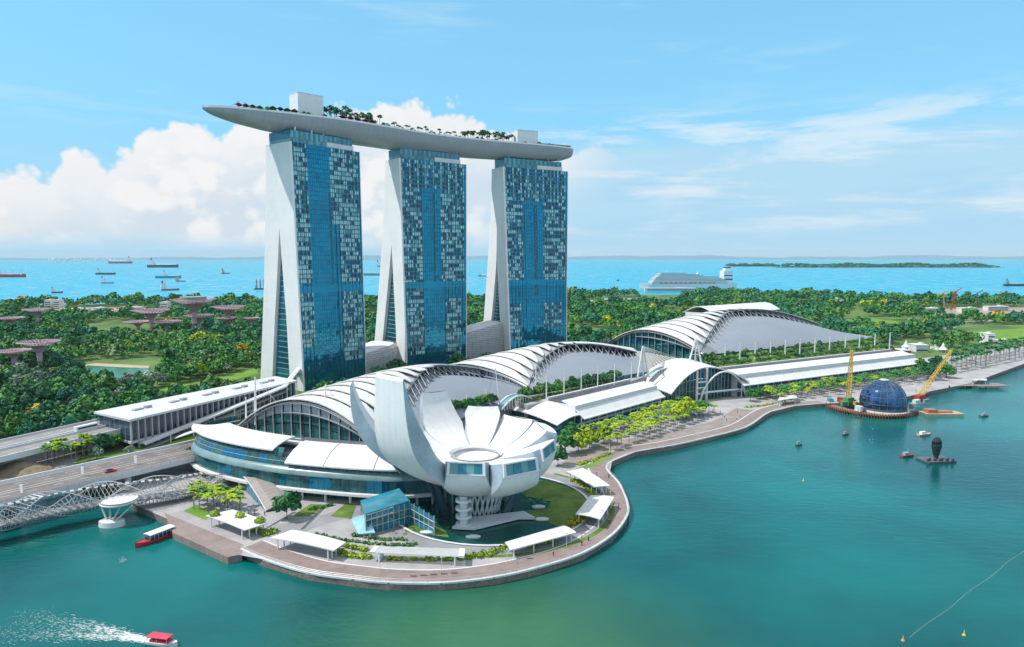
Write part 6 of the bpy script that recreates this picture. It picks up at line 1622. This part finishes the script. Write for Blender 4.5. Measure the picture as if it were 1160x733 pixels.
# red bumboat with white roof at the landing stage
a, c = G(153, 621, 0), G(197, 604, 0); p = (a+c)/2; ang = math.atan2((a-c).y, (a-c).x); L_ = (a-c).length
t = thing('river_boat', 'red river boat with long white roof moored at the landing stage', 'boat', tuple(p))
hull_mb(p, ang, L_, 4.2, 1.3).build('hull', [RED], t)
b = MB(); b.shell([[X_(p, ang, x, y, 3.2+.25*math.cos(y/1.9*1.5)) for y in (-1.9, -1, 0, 1, 1.9)] for x in (-L_*.46, -L_*.2, 0, L_*.2)], .2); b.build('roof', [WHITEP], t)
b = MB()
for k in range(7):
    for y in (-1.7, 1.7): q = X_(p, ang, lerp(-L_*.45, L_*.19, k/6), y, 1.0); b.tube([q, q+V(0, 0, 2.2)], .09, 4)
build_each(b, 'roof_post', [STEEL], t)
b = MB(); b.hexa([X_(p, ang, x, y, z) for z in (1.0, 1.9) for x, y in ((-L_*.44, -1.6), (L_*.18, -1.6), (L_*.18, 1.6), (-L_*.44, 1.6))]); b.build('cabin', [GDARK], t)
b = MB(); b.tube([X_(p, ang, -L_*.5, -2.15, 1.05), X_(p, ang, L_*.15, -2.15, 1.05)], .14, 4); b.build('rubbing_strip', [WHITEP], t)
# red and white speedboat with foaming wake at the bottom edge
p = G(184, 730, 0); ang = math.radians(-12)
t = thing('speed_boat', 'red-topped speed boat with white sides at the bottom picture edge, foam behind it', 'boat', tuple(p))
hull_mb(p, ang, 9.0, 3.0, 1.0).build('hull', [WHITEP], t)
b = MB(); b.shell([[X_(p, ang, x, y, 2.3+.2*math.cos(y)) for y in (-1.3, -.6, .6, 1.3)] for x in (-3.6, -1, 1, 2.4)], .15); b.build('roof', [mat('pink_red_canvas', (.62, .05, .10), .6, .1)], t)
b = MB()
for x in (-3.3, -.8, 2.2):
    for y in (-1.15, 1.15): b.tube([X_(p, ang, x, y, .8), X_(p, ang, x, y, 2.35)], .06, 4)
build_each(b, 'roof_post', [STEEL], t)
b = MB(); b.hexa([X_(p, ang, x, y, z) for z, f in ((.8, 1), (1.5, .9)) for x, y in ((-3, -1.1*f), (2.4, -1*f), (2.4, 1*f), (-3, 1.1*f))]); b.build('cabin', [RED], t)
FOAM = mat('wake_foam', (.75, .82, .83), .9, .1, 1.0); gf = random.Random(5); b = MB()
tail = [G(176, 727, 0), G(130, 717, 0), G(85, 711, 0), G(40, 706, 0), G(0, 704, 0)]
for k in range(3600):
    u = gf.random()**1.7*3.98; i = int(u); q = lerp(tail[i], tail[i+1], u-i); w = .5+u*2.2
    arm = gf.choice((-1, 1, 0)); x, y = q.x+gf.gauss(0, .8), q.y-u*.5+(arm*u*1.5+gf.gauss(0, w*.3) if arm else gf.gauss(0, w*.5)); r_ = gf.uniform(.02, .15)*(1.3-.26*u); st_f = gf.uniform(2.0, 7.0)
    b.face([(x-r_*st_f, y, .05+k*1e-5), (x, y-r_*.5, .05+k*1e-5), (x+r_*st_f, y, .05+k*1e-5), (x, y+r_*.5, .05+k*1e-5)])
tag(b.build('wake_foam', [FOAM]), 'white foaming wake behind the speed boat', 'wake', kind='stuff')
b = MB()
c = G(139, 637, 0)
for k in range(60):
    x, y, z = c.x+gf.gauss(0, .5), c.y+gf.gauss(0, .5), abs(gf.gauss(0, .8)); r_ = .16; b.face([(x-r_, y, z), (x, y-r_, z+r_), (x+r_, y, z), (x, y, z+r_*1.6)])
tag(b.build('water_splash', [FOAM]), 'small white splash on the water in front of the red river boat', 'splash', kind='stuff')
# ------------------------------------------------------------------ dome on the water, works around it
dc = D(1000, 462, 432); dc.z = 0
dm = thing('glass_dome', 'round blue glass dome standing in the water among construction works', 'dome', tuple(dc))
RD = 13.7
b = MB(); b.lathe([(RD*math.cos(t)*1.0, 7.4+RD*math.sin(t)*1.02) for t in [math.radians(q) for q in range(-14, 91, 4)]], (dc.x, dc.y, 0), 40)
DOMEG = mat('dome_glass', (0.07, 0.15, 0.30), 0.04, 0.55, 0.16, metal=0.9); b.build('glass_shell', [DOMEG], dm, smooth=False)
b = MB()
for k in range(20):
    a = 2*math.pi*k/20; b.tube([V(dc.x+(RD+.1)*math.cos(t)*math.cos(a), dc.y+(RD+.1)*math.cos(t)*math.sin(a), 7.4+(RD+.1)*1.02*math.sin(t)) for t in [math.radians(q) for q in range(-14, 89, 8)]], .13, 4)
for q in (0, 18, 36, 54, 70):
    t = math.radians(q); b.tube([V(dc.x+(RD+.1)*math.cos(t)*math.cos(2*math.pi*k/40), dc.y+(RD+.1)*math.cos(t)*math.sin(2*math.pi*k/40), 7.4+(RD+.1)*1.02*math.sin(t)) for k in range(41)], .13, 4)
b.build('dome_rib', [mat('blue_grey_rib', (.10, .16, .24), .4, .1)], dm)
b = MB(); b.lathe([(.2, 22.4), (2.5, 22.0), (3, 21.5)], (dc.x, dc.y, 0), 16); b.build('oculus_cap', [STEEL], dm)
b = MB(); b.lathe([(RD*.98, 1.5), (RD*1.02, 3.0), (RD*.99, 4.3)], (dc.x, dc.y, 0), 40); b.build('base_ring', [mat('dark_ring', (.05, .06, .08), .5, .2)], dm)
b = MB(); b.lathe([(.2, 3.0), (RD*1.08, 3.0), (RD*1.08, 1.4), (.2, 1.4)], (dc.x, dc.y-1, 0), 40); b.build('platform', [CONC], dm)
wp = thing('piled_jetty', 'rusty red-brown piled work jetty curving in front of the glass dome', 'jetty', (dc.x, dc.y-22, 0))
jp = sub([G(936, 459, 2.2), G(952, 464, 2.2), G(975, 468, 2.2), G(1000, 471, 2.2), G(1025, 470, 2.2), G(1040, 466, 2.2)], 8); ji = offset_in(jp, 7)
b = MB(); b.shell([list(jp), list(ji)][::-1], .5); b.build('jetty_deck', [mat('brown_steel_deck', (.24, .13, .10), .8, .3, .5)], wp)
b = MB()
for p in jp: b.tube([V(p.x, p.y, -2), V(p.x, p.y, 3.0)], .35, 6)
for p in jp[::3]: b.tube([V(p.x, p.y, 2.2), V(p.x, p.y, 5.4)], .12, 4)
b.build('pile', [RUST], wp)
cl = [mat('cargo_%s' % n_, c_, .6, .15, .5) for n_, c_ in (('white', (.7, .7, .68)), ('teal', (.06, .33, .34)), ('red', (.42, .05, .04)), ('green', (.06, .28, .12)), ('yellow', (.6, .42, .06)), ('grey', (.3, .31, .33)))]
gc = random.Random(21)
cn = ['white', 'teal', 'red', 'green', 'yellow', 'grey']
for k in range(22):
    i = gc.randrange(6); px = gc.choice((gc.uniform(938, 972), gc.uniform(940, 975), gc.uniform(1028, 1050), gc.uniform(975, 1030))); py = lerp(453, 463, gc.random()) if px < 972 or px > 1028 else gc.uniform(463, 466)
    p = G(px, py, 2.6); an = gc.uniform(0, 3); t = thing('site_container', '%s site container or crate among the works around the glass dome' % cn[i], 'container', tuple(p), '%s containers around the glass dome' % cn[i])
    l_, w_, h_ = gc.uniform(2.5, 6), 2.4, gc.uniform(1.6, 3.2)
    b = MB(); b.box(p, l_, w_, h_, an); ca, sa = math.cos(an), math.sin(an)
    for q in range(7):
        for sy in (-1, 1): x, y = lerp(-l_/2+.2, l_/2-.2, q/6), sy*(w_/2+.04); b.box(V(p.x+x*ca-y*sa, p.y+x*sa+y*ca, p.z+.1), .22, .08, h_-.2, an)
    b.build('container_body', [cl[i]], t)
    b = MB(); b.box(p+V(0, 0, h_), l_+.1, w_+.1, .12, an); b.build('lid', [cl[i]], t)
def lattice(b, p, q, w0, w1, n, r=.13):
    d = (q-p).normalized(); a = d.cross(V(0, 0, 1)); a = V(1, 0, 0) if a.length < .1 else a.normalized(); c = d.cross(a).normalized(); prev = None
    for k in range(n+1):
        m = lerp(p, q, k/n); w = lerp(w0, w1, k/n)/2; cur = [m+a*w+c*w, m-a*w+c*w, m-a*w-c*w, m+a*w-c*w]
        if prev:
            for i in range(4): b.tube([prev[i], cur[i]], r*1.4, 4); b.tube([prev[i], cur[(i+1) % 4]], r, 4)
        prev = cur
def crane(pb, ptip, lab, base_m):
    t = thing('lattice_crane', lab, 'crane', tuple(pb), 'yellow cranes beside the glass dome')
    b = MB(); lattice(b, pb+V(0, 0, 4), ptip, 2.4, 1.2, 14, .17); b.build('boom', [YELLOW], t)
    b = MB(); b.box(pb+V(0, 0, 1.6), 6, 4, 3, .4); b.build('cab', [base_m], t)
    b = MB(); b.box(pb+V(0, 0, .2), 6.5, 1.3, 1.4, .4); b.box(pb+V(1, 2.4, .2), 6.5, 1.3, 1.4, .4); build_each(b, 'crawler_track', [DGREY], t)
    b = MB(); m = pb+V(-3, 1, 9); b.tube([pb+V(-2, 0, 4), m, lerp(pb, ptip, .97)], .1, 4); b.tube([ptip, V(ptip.x, ptip.y, 9)], .07, 4); b.box(V(ptip.x, ptip.y, 8), .8, .8, 1.4); b.build('hoist_cable', [DGREY], t)
p = G(961, 458, 2.6); crane(p, D(965, 397, p.y+2), 'upright yellow lattice crane left of the glass dome', cl[3])
p = G(1042, 455, 2.6); crane(p, D(1078, 397, p.y+22), 'yellow lattice crane leaning to the right of the glass dome', cl[2])
# sculpture raft
p = G(1060, 522, 0); t = thing('fan_sculpture_raft', 'dark egg-shaped fan sculpture standing on a square raft in the bay', 'sculpture', tuple(p))
DK = mat('dark_bronze', (.025, .05, .055), .5, .2, 1.0)
b = MB()
for k in range(14):
    a = 2*math.pi*k/14; b.tube([V(p.x+r_*math.cos(a), p.y+r_*.6*math.sin(a), z) for r_, z in ((.5, 1), (1.3, 4), (2.1, 7.5), (2.0, 9.8), (1.1, 11.6))], [.3, .4, .42, .4, .2], 5)
b.lathe([(.4, 1), (1.2, 4), (1.9, 7.5), (1.8, 9.6), (.3, 11.2)], (p.x, p.y, 0), 14, sy=.6); b.build('fan', [DK], t)
b = MB(); b.box(p+V(0, 0, .1), 15, 9, .8, .15)
for k in range(12): b.box(p+V(-6.6+k*1.2, -4+(k*37 % 5)*.5, .9), .7, .7, 1.3, .15)
b.build('raft', [DGREY], t)
# small boats, barges and buoys in the bay
for px, py, L_, m, lab in ((1047, 493, 9, SAND, 'tan work boat floating below the glass dome'), (1028, 517, 8, RUST, 'brown work boat left of the fan sculpture'), (1115, 472, 7, DGREY, 'small dark boat at the right beyond the tan barge'), (958, 493, 4, DGREY, 'small dark boat left on the bay below the jetty'), (905, 505, 4, DGREY, 'dark small boat farther left on the bay')):
    p = G(px, py, 0); t = thing('work_boat', lab, 'boat', tuple(p)); hull_mb(p, .3, L_, L_*.34, .9).build('hull', [m], t)
    b = MB(); b.hexa([X_(p, .3, x, y, z) for z, f in ((.8, 1), (2.2, .85)) for x, y in ((-L_*.3, -L_*.12*f), (L_*.05, -L_*.12*f), (L_*.05, L_*.12*f), (-L_*.3, L_*.12*f))]); b.build('cabin', [WHITEP if L_ > 8.5 else GREY], t)
    b = MB(); b.tube([X_(p, .3, 0, 0, 2), X_(p, .3, 0, 0, 4.2)], .07, 4); b.build('mast', [STEEL], t)
b0, b1 = G(1050, 470, 0), G(1083, 470, 0); m = (b0+b1)/2; t = thing('flat_barge', 'flat tan work barge moored right of the glass dome', 'barge', tuple(m))
b = MB(); b.hexa([V(m.x+x, m.y+y, z) for z, f in ((-.5, .94), (1.5, 1)) for x, y in ((-12*f, -4), (12*f, -4), (12*f, 5), (-12*f, 5))]); b.build('hull', [SAND], t)
b = MB(); b.box(m+V(-7, 0, 1.5), 6, 5, 2.2); b.box(m+V(2, 1, 1.5), 9, 4, .9); b.build('deck_load', [mat('red_brown_load', (.4, .15, .09), .8, .2)], t)
for px, py, m_, lab in ((1023, 726, ORANGE, 'orange round buoy at the near end of the float line'), (1092, 720, YELLOW, 'yellow marker buoy right of the float line'), (910, 545, YELLOW, 'thin yellow marker buoy in the middle of the bay')):
    p = G(px, py, 0); t = thing('marker_buoy', lab, 'buoy', tuple(p)); b = MB(); b.lathe([(.05, -.2), (.45, -.1), (.48, .2), (.28, .45), (.10, .7), (.08, 1.5), (.02, 1.55)], tuple(p), 12); b.build('float', [m_], t, smooth=True)
    b = MB(); b.lathe([(.49, .08), (.51, .14), (.49, .19)], tuple(p), 12); b.build('collar', [WHITEP], t)
a, c = G(1031, 722, 0), G(1165, 620, 0); b = MB()
for k in range(90): q = lerp(a, c, k/89)+V(0, .4*math.sin(k*.2), 0); b.lathe([(.02, -.1), (.13, 0), (.10, .10), (.01, .15)], tuple(q), 6)
b.tube([lerp(a, c, k/30)+V(0, 0, .05) for k in range(31)], .035, 4)
tag(b.build('float_line', [mat('dull_float', (.22, .36, .36), .6, .2)]), 'long line of small floats stretching to the right edge of the bay', 'float line')
# pier at the far right
pp = sub([G(1045, 447, 2.2), G(1062, 441, 2.2), G(1085, 437.5, 2.2), G(1110, 437, 2.2), G(1128, 438, 2.2)], 6); pi_ = offset_in(pp, 7)
t = thing('curved_pier', 'curved wooden pier reaching out into the bay at the right', 'pier', tuple(pp[10])); b = MB(); b.shell([pp, pi_][::-1], .5); q = G(1120, 436, 2.2); b.box(q+V(0, 0, -.3), 24, 12, .5, .1); b.build('pier_deck', [WOOD], t)
b = MB()
for p in pp[::2]: b.tube([V(p.x, p.y, -2), V(p.x, p.y, 2)], .4, 6)
build_each(b, 'pile', [DGREY], t)

# ------------------------------------------------------------------ ships on the sea
def ship(px, py, wpx, lab, hull_c, sup_c, kind='cargo', ang=0.05, nm='cargo_ship', sup_at=-.36):
    p = G(px, py, 0); k = p.y/FPX; L_ = wpx*k; t = thing(nm, lab, 'ship', tuple(p), 'ships at anchor on the sea')
    h = max(4.0, L_*.085); w = L_*.16
    hull_mb(p, ang, L_, w, h, .25, .25).build('hull', [hull_c], t)
    b = MB(); sx = L_*.11 if kind != 'tug' else L_*.32; sh_ = L_*(.17 if kind != 'tug' else .36)
    for j in range(4): 
        f = 1-j*(.12 if kind != 'tug' else .05); c = X_(p, ang, L_*sup_at, 0, h*.85+sh_*j/4); b.box(c, sx*f, w*.8*f, sh_/4-.15, ang)
    b.build('deckhouse', [sup_c], t)
    b = MB(); c = X_(p, ang, L_*sup_at-sx*.2, 0, h+sh_*.9); b.tube([c, c+V(0, 0, sh_*.5)], sx*.16, 6); b.build('funnel', [hull_c], t); b = MB(); c = X_(p, ang, L_*sup_at+sx*.3, 0, h+sh_*.9); b.tube([c, c+V(0, 0, sh_*.7)], .5, 4); b.build('mast', [STEEL], t)
    b = MB()
    if kind == 'cargo':
        for q in range(5): c = X_(p, ang, L_*lerp(-.2, .36, q/4), 0, h*.85); b.box(c, L_*.10, w*.7, h*.5, ang)
        build_each(b, 'hatch', [sup_c], t)
        for q in range(3): b = MB(); c = X_(p, ang, L_*lerp(-.15, .36, q/2), 0, h); b.tube([c, c+V(0, 0, h*1.7)], L_*.006+.3, 4); b.tube([c+V(0, 0, h*1.5), X_(p, ang, L_*(lerp(-.15, .36, q/2)+.08), 0, h*1.6)], L_*.005+.2, 4); b.build('derrick', [STEEL], t)
    elif kind == 'tanker':
        for q in range(9): c = X_(p, ang, L_*lerp(-.22, .42, q/8), 0, h*.85); b.box(c, L_*.02, w*.6, h*.3, ang)
        b.tube([X_(p, ang, -L_*.25, 0, h*1.2), X_(p, ang, L_*.42, 0, h*1.2)], L_*.006, 4); b.build('deck_pipe', [STEEL], t)
    elif kind == 'rig':
        for sx_ in (-.3, 0, .3): b = MB(); c = X_(p, ang, L_*sx_, 0, h); lattice(b, c, c+V(0, 0, L_*.75), L_*.07, L_*.05, 5, L_*.008); b.build('jack_up_leg', [RED], t)
    elif kind == 'gas':
        for q in range(3): c = X_(p, ang, L_*lerp(-.08, .32, q/2), 0, h*.9); rr_ = L_*.09; b.lathe([(rr_*math.cos(a_), rr_*math.sin(a_)) for a_ in [q_*math.pi/12 for q_ in range(7)]], tuple(c), 12)
        b.build('gas_tank', [sup_c], t, smooth=True)
NAVY = mat('dark_hull', (.03, .05, .09), .5, .1); PURP = mat('purple_hull', (.18, .08, .16), .5, .1); TEALH = mat('turquoise_hull', (.03, .30, .36), .5, .1); GRH = mat('grey_hull', (.25, .29, .33), .5, .1); OCHRE = mat('ochre_deck', (.55, .42, .25), .6, .1)
ship(11, 314, 36, 'red cargo ship at the left picture edge, white deckhouse', RED, WHITEP, 'cargo', .04, sup_at=-.32)
ship(65, 332, 11, 'white and red tug close to the left coast', RED, WHITEP, 'tug', .5, 'tug_boat')
ship(120, 311, 22, 'dark cargo ship with deck cranes left of the anchored fleet', NAVY, WHITEP, 'cargo', .02)
ship(122, 321, 14, 'small grey ship just below the dark crane ship', GRH, WHITEP, 'tug', .02, 'small_ship')
ship(136, 298.5, 26, 'far purple-hulled ship close to the horizon', PURP, WHITEP, 'tanker', math.pi+.05)
ship(185, 303, 34, 'long dark tanker far out with white deckhouse at its left', NAVY, WHITEP, 'tanker', .03)
ship(191, 315, 28, 'turquoise ship with white superstructure', TEALH, WHITEP, 'tanker', .06, sup_at=-.15)
ship(193, 329, 19, 'red and white ferry seen end-on, below the turquoise ship', RED, WHITEP, 'tug', .7, 'ferry')
ship(205, 319, 11, 'small ochre ship right of the turquoise one', GRH, OCHRE, 'tug', .05, 'small_ship')
ship(256, 310, 10, 'grey and ochre supply ship standing alone left of the nearest tower', NAVY, OCHRE, 'tug', .9, 'supply_ship')
ship(295, 328, 13, 'red jack-up work ship partly hidden by the nearest tower', NAVY, GRH, 'rig', .2, 'work_ship')
ship(421, 312, 26, 'grey tanker seen between the nearest and the middle tower', GRH, WHITEP, 'tanker', math.pi+.04)
ship(548, 313, 12, 'white ship with rounded tanks beside the farthest tower leg', NAVY, WHITEP, 'gas', .05)
ship(433, 302, 12, 'distant white ship close behind the middle tower leg', NAVY, WHITEP, 'tug', .05, 'small_ship')
ship(1150, 324, 26, 'low dark barge at the right picture edge', NAVY, GRH, 'tanker', .02, 'barge')
ship(700, 318, 3, 'tiny speedboat far out left of the cruise ship', NAVY, WHITEP, 'tug', .1, 'small_ship')
# cruise ship
cb, cs = D(724, 329.5, 2030), D(832, 328.5, 2090); p = (cb+cs)/2; p.z = 0; d = cb-cs; ang = math.atan2(d.y, d.x); L_ = d.length
t = thing('cruise_ship', 'large white cruise ship with stacked decks lying behind the coast trees', 'cruise ship', tuple(p))
hull_mb(p, ang, L_, 36, 20, .20, .12).build('hull', [WHITEP], t)
def deckrow(b, x0, x1, z0, h_, w_): b.hexa([X_(p, ang, x, y, z) for z in (z0, z0+h_) for x, y in ((L_*x0, -w_/2), (L_*x1, -w_/2), (L_*x1, w_/2), (L_*x0, w_/2))])
for k, (x0, x1) in enumerate(((-.40, .40), (-.39, .39), (-.38, .38), (-.37, .37), (-.34, .36), (-.30, .35), (-.14, .33), (-.10, .32), (.04, .30))):
    b = MB(); deckrow(b, x0, x1, 18+k*3.8, 2.5, 33-k*.5); b.build('balcony_deck', [WHITEP], t)
    b = MB(); deckrow(b, x0+.004, x1-.004, 20.5+k*3.8, 1.3, 31.4-k*.5); b.build('window_band', [mat('grey_window_band', (.13, .15, .19), .3, .3, .05)], t)
b = MB(); deckrow(b, -.455, -.36, 18, 40, 26); deckrow(b, -.44, -.38, 58, 8, 16); b.build('funnel_block', [WHITEP], t)
b = MB(); deckrow(b, -.452, -.363, 30, 4, 26.4); deckrow(b, -.452, -.363, 42, 3, 26.4); deckrow(b, -.44, -.38, 66, 3, 16); build_each(b, 'funnel_stripe', [NAVY], t)
b = MB()
for k in range(12): c = X_(p, ang, L_*lerp(-.25, .3, k/11), 17.2, 21); b.box(c, 9, 3, 3, ang); c = X_(p, ang, L_*lerp(-.25, .3, k/11), -17.2, 21); b.box(c, 9, 3, 3, ang)
build_each(b, 'lifeboat', [ORANGE], t)
b = MB()
for x in (.22, .08, -.1): c = X_(p, ang, L_*x, 0, 44); b.lathe([(5, 0), (5.5, 3), (3, 7), (.2, 8)], tuple(c), 12); b.tube([c, c+V(0, 0, 16)], .7, 4)
build_each(b, 'radome', [WHITEP], t)
# ------------------------------------------------------------------ coast buildings, tents, far port
def block(px, py, wpx, hm, lab, m, nm='coast_building', dep=14, win=True, grp=None):
    p = G(px, py, LZ); w = wpx*p.y/FPX; t = thing(nm, lab, 'building', tuple(p), grp)
    b = MB(); b.box(p, w, dep, hm); b.build('wall', [m], t)
    b = MB(); b.box(p+V(0, 0, hm), w+.8, dep+.8, .6); b.box(p+V(w*.2, 0, hm+.6), w*.2, dep*.4, 1.6); b.build('roof', [CONC], t)
    if win:
        b = MB(); nf = max(1, int(hm/3.6))
        for f in range(nf): b.hexa([V(p.x+x, p.y-dep/2+y, p.z+1.2+f*3.6+z) for z in (0, 1.5) for x, y in ((-w*.45, -.1), (w*.45, -.1), (w*.45, .1), (-w*.45, .1))])
        b.build('window_band', [GDARK], t)
CREAM = mat('cream_wall', (.62, .58, .50), .8, .1, .05)
for a in ((57, 350, 7, 17, 'left one of the two white coast blocks at the left', WHITEP), (67, 350, 7, 17, 'right one of the two white coast blocks at the left', WHITEP), (85, 355, 30, 8, 'long low cream building before the white coast blocks', CREAM), (40, 354, 16, 6, 'low white building left of the cream one', WHITEP),
          (113, 353, 9, 7, 'small white building right of the long cream one', WHITEP), (150, 351, 22, 5, 'low cream building on the coast above the garden clearing', CREAM), (188, 350, 8, 13, 'small white tower block by the coast above the supertrees', WHITEP), (205, 366, 14, 7, 'pale pavilion between the central supertrees', CREAM),
          (681, 334, 7, 13, 'small pinkish block on the coast left of the cruise ship', CREAM), (665, 344, 20, 5, 'low grey shed on the coast clearing right of the farthest tower', GREY), (760, 330, 60, 9, 'long low cruise terminal shed before the cruise ship', CREAM), (700, 341, 30, 4, 'flat shed on the coast clearing before the cruise terminal', CONC),
          (1052, 353, 22, 6, 'long grey shed on the building site at the right', GREY), (1095, 354, 18, 8, 'pinkish shed on the building site at the right', CREAM), (1128, 352, 24, 8, 'long pale shed at the right end of the building site', CONC), (935, 356, 12, 5, 'small shed beside the right grass fields', CREAM), (1118, 390, 8, 12, 'white block between palms and the big right field', WHITEP), (1135, 392, 12, 6, 'low blue-grey building right of the white block at the field', GREY),
          (1040, 398, 14, 7, 'pale flat building behind the end of the long mall roof', CONC), (1022, 402, 10, 5, 'red low building behind the end of the long mall roof', RED), (1063, 396, 10, 5, 'white tent building right of the pale flat one', WHITEP)):
    block(*a)
for px, py, lab in ((1026, 396, 'white pointed tent behind the end of the long mall roof'), (1068, 399, 'white pointed tent next to the big dark trees at the right'), (207, 358, 'cream pointed tent between the central supertrees')):
    p = G(px, py, LZ); r_ = 5*p.y/FPX*1.0; t = thing('pointed_tent', lab, 'tent', tuple(p)); b = MB(); b.lathe([(r_, 3), (r_*.45, 5.2), (.2, 10)], tuple(p), 8); b.build('canopy', [WHITEP], t)
    b = MB()
    for k in range(8): b.tube([V(p.x+r_*math.cos(k*.785), p.y+r_*math.sin(k*.785), LZ), V(p.x+r_*math.cos(k*.785), p.y+r_*math.sin(k*.785), LZ+3)], .15, 4)
    build_each(b, 'pole', [STEEL], t)
for k, (px, lab) in enumerate(((1077, 'thin red tower crane leaning on the building site at the right coast'), (1105, 'thin dark tower crane on the right coast'), (1070, 'small pinkish crane left of the red one on the right coast'))):
    p = G(px, 352-k, LZ); t = thing('tower_crane', lab, 'crane', tuple(p)); b = MB(); lattice(b, p, p+V(8-k*6, 0, 30+5*(k == 0)), 2, 1.4, 10, .22); b.build('mast', [(RED, DGREY, mat('pink_paint', (.5, .25, .25)))[k]], t)
    b = MB(); q = p+V(8-k*6, 0, 30+5*(k == 0)); lattice(b, q-V(5, 0, 2), q+V(10, 0, 7), 1.4, .8, 8, .18); b.build('jib', [(RED, DGREY, YELLOW)[k]], t)
gk = random.Random(8)
for k in range(26):
    px = gk.uniform(55, 112) if k < 17 else gk.uniform(118, 150); Yk = 16000+gk.uniform(-800, 800); p = D(px, 293, Yk); p.z = 0
    b = MB(); r_ = gk.uniform(12, 26); h_ = gk.uniform(20, 60); b.lathe([(r_, 0), (r_, h_), (r_*.6, h_+6), (.3, h_+8)], tuple(p), 10)
    tag(b.build('storage_tank', [WHITEP]), 'tiny white tank of the refinery on the far horizon at the left', 'tank', 'white refinery tanks on the horizon')
# wooded island at the right
ISL = mat('island_ground', (.03, .09, .06), .95, .3, .01)
def island(pxa, pxb, Yi, hm, nm, lab):
    gi = np.random.default_rng(int(pxa)); b = MB(); f, tp, bk = [], [], []
    for k in range(61):
        t = k/60; q = D(lerp(pxa, pxb, t), 300, Yi); e = min(1, min(t, 1-t)*9); f.append((q.x, Yi, -1)); tp.append((q.x, Yi+90, 1+hm*.35*e)); bk.append((q.x, Yi+320, -1))
    b.grid([f, tp, bk]); struct('island', b, [ISL], smooth=True)
    out, mi = [], []; tl = [leaf_cloud(500+k, 60, dome_lobes(520+k, 1, 1.5, 6), .26) for k in range(4)]
    for k in range(460):
        t = gi.random(); q = D(lerp(pxa, pxb, t), 300, Yi); e = min(1, min(t, 1-t)*9+.15); T = tl[k % 4]; r_ = gi.uniform(9, 17)*(.6+.4*e); dy = gi.uniform(5, 200)
        out.append(T*np.array([r_*1.5, r_, r_*(.8+.3*math.sin(t*23))])+np.array([q.x, Yi+dy, hm*.3*e*min(1, dy/90)])); mi += [int(gi.integers(0, 5))]*(len(T)//4)
    o = bpy.data.objects.new(nm, np_mesh(nm, np.concatenate(out), [LF_DARK, LF_TEAL, LF_DARK, LF_TEAL, LF_TEAL], mi)); COL.objects.link(o); tag(o, lab, 'woodland', kind='stuff')
island(882, 1140, 6400, 66, 'island_wood', 'dark wooded cover of the long island on the sea at the right')
island(828, 884, 7200, 22, 'island_wood', 'low wooded tip of the island farther left on the sea')

# people on the plaza and the promenade
def person_mesh(seed, top, leg_m, skin_m):
    g_ = random.Random(seed); b = MB(); st_ = g_.uniform(.08, .26)
    for sx, dy in ((-.1, st_), (.1, -st_)):
        b.tube([V(sx*1.1, dy, 0.03), V(sx, dy*.4, .48), V(sx*.8, 0, .92)], [.055, .07, .10], 6, 1)
        b.tube([V(sx*1.1, dy-.05, .03), V(sx*1.1, dy+.16, .03)], .05, 5, 1)
        b.tube([V(sx*1.9, 0, 1.42), V(sx*2.5, -dy*.6, 1.12), V(sx*2.3, -dy, .86)], [.065, .05, .035], 5, 0)
        b.tube([V(sx*2.3, -dy, .86), V(sx*2.25, -dy*1.1, .76)], [.035, .03], 5, 2)
    b.lathe([(.14, .88), (.165, 1.05), (.185, 1.30), (.19, 1.42), (.08, 1.50)], (0, 0, 0), 8, 0, 1, .62)
    b.lathe([(.05, 1.47), (.06, 1.54), (.095, 1.62), (.10, 1.70), (.07, 1.77), (.01, 1.79)], (0, 0, 0), 8, 2, .85, 1)
    me = bpy.data.meshes.new('person'); me.from_pydata(b.v, [], b.f)
    for m in (top, leg_m, skin_m): me.materials.append(m)
    me.polygons.foreach_set('material_index', b.m); me.update(); return me
SK = mat('skin', (.35, .2, .13), .6, .1); CL = [mat('shirt_'+n_, c_, .8, .1) for n_, c_ in (('white', (.7, .7, .7)), ('red', (.45, .05, .05)), ('blue', (.06, .12, .35)), ('black', (.03, .03, .035)))]
PM = [person_mesh(k, CL[k], (CL[3], CL[2], CL[3], CL[2])[k], SK) for k in range(4)]; pn = ('white', 'red', 'blue', 'black')
for k in range(44):
    i = R.randrange(4)
    if k < 20: p = G(R.uniform(236, 300), R.uniform(566, 588), LZ+.03); where = 'on the plaza around the palm grove'
    elif k < 34: u = R.uniform(30, len(pr)-34); p = offset_in(pr, R.uniform(2.5, 7.5))[int(u)].copy(); p.z = LZ+.05; where = 'on the boards of the round promenade'
    else: p = G(R.uniform(800, 850), R.uniform(466, 480), LZ+.03); where = 'on the plaza before the arched entrance'
    o = bpy.data.objects.new('person', PM[i]); COL.objects.link(o); o.location = p; o.rotation_euler = (0, 0, R.uniform(0, 6.28))
    tag(o, 'tiny person in a %s top walking %s' % (pn[i], where), 'person', 'people in %s tops %s' % (pn[i], where))
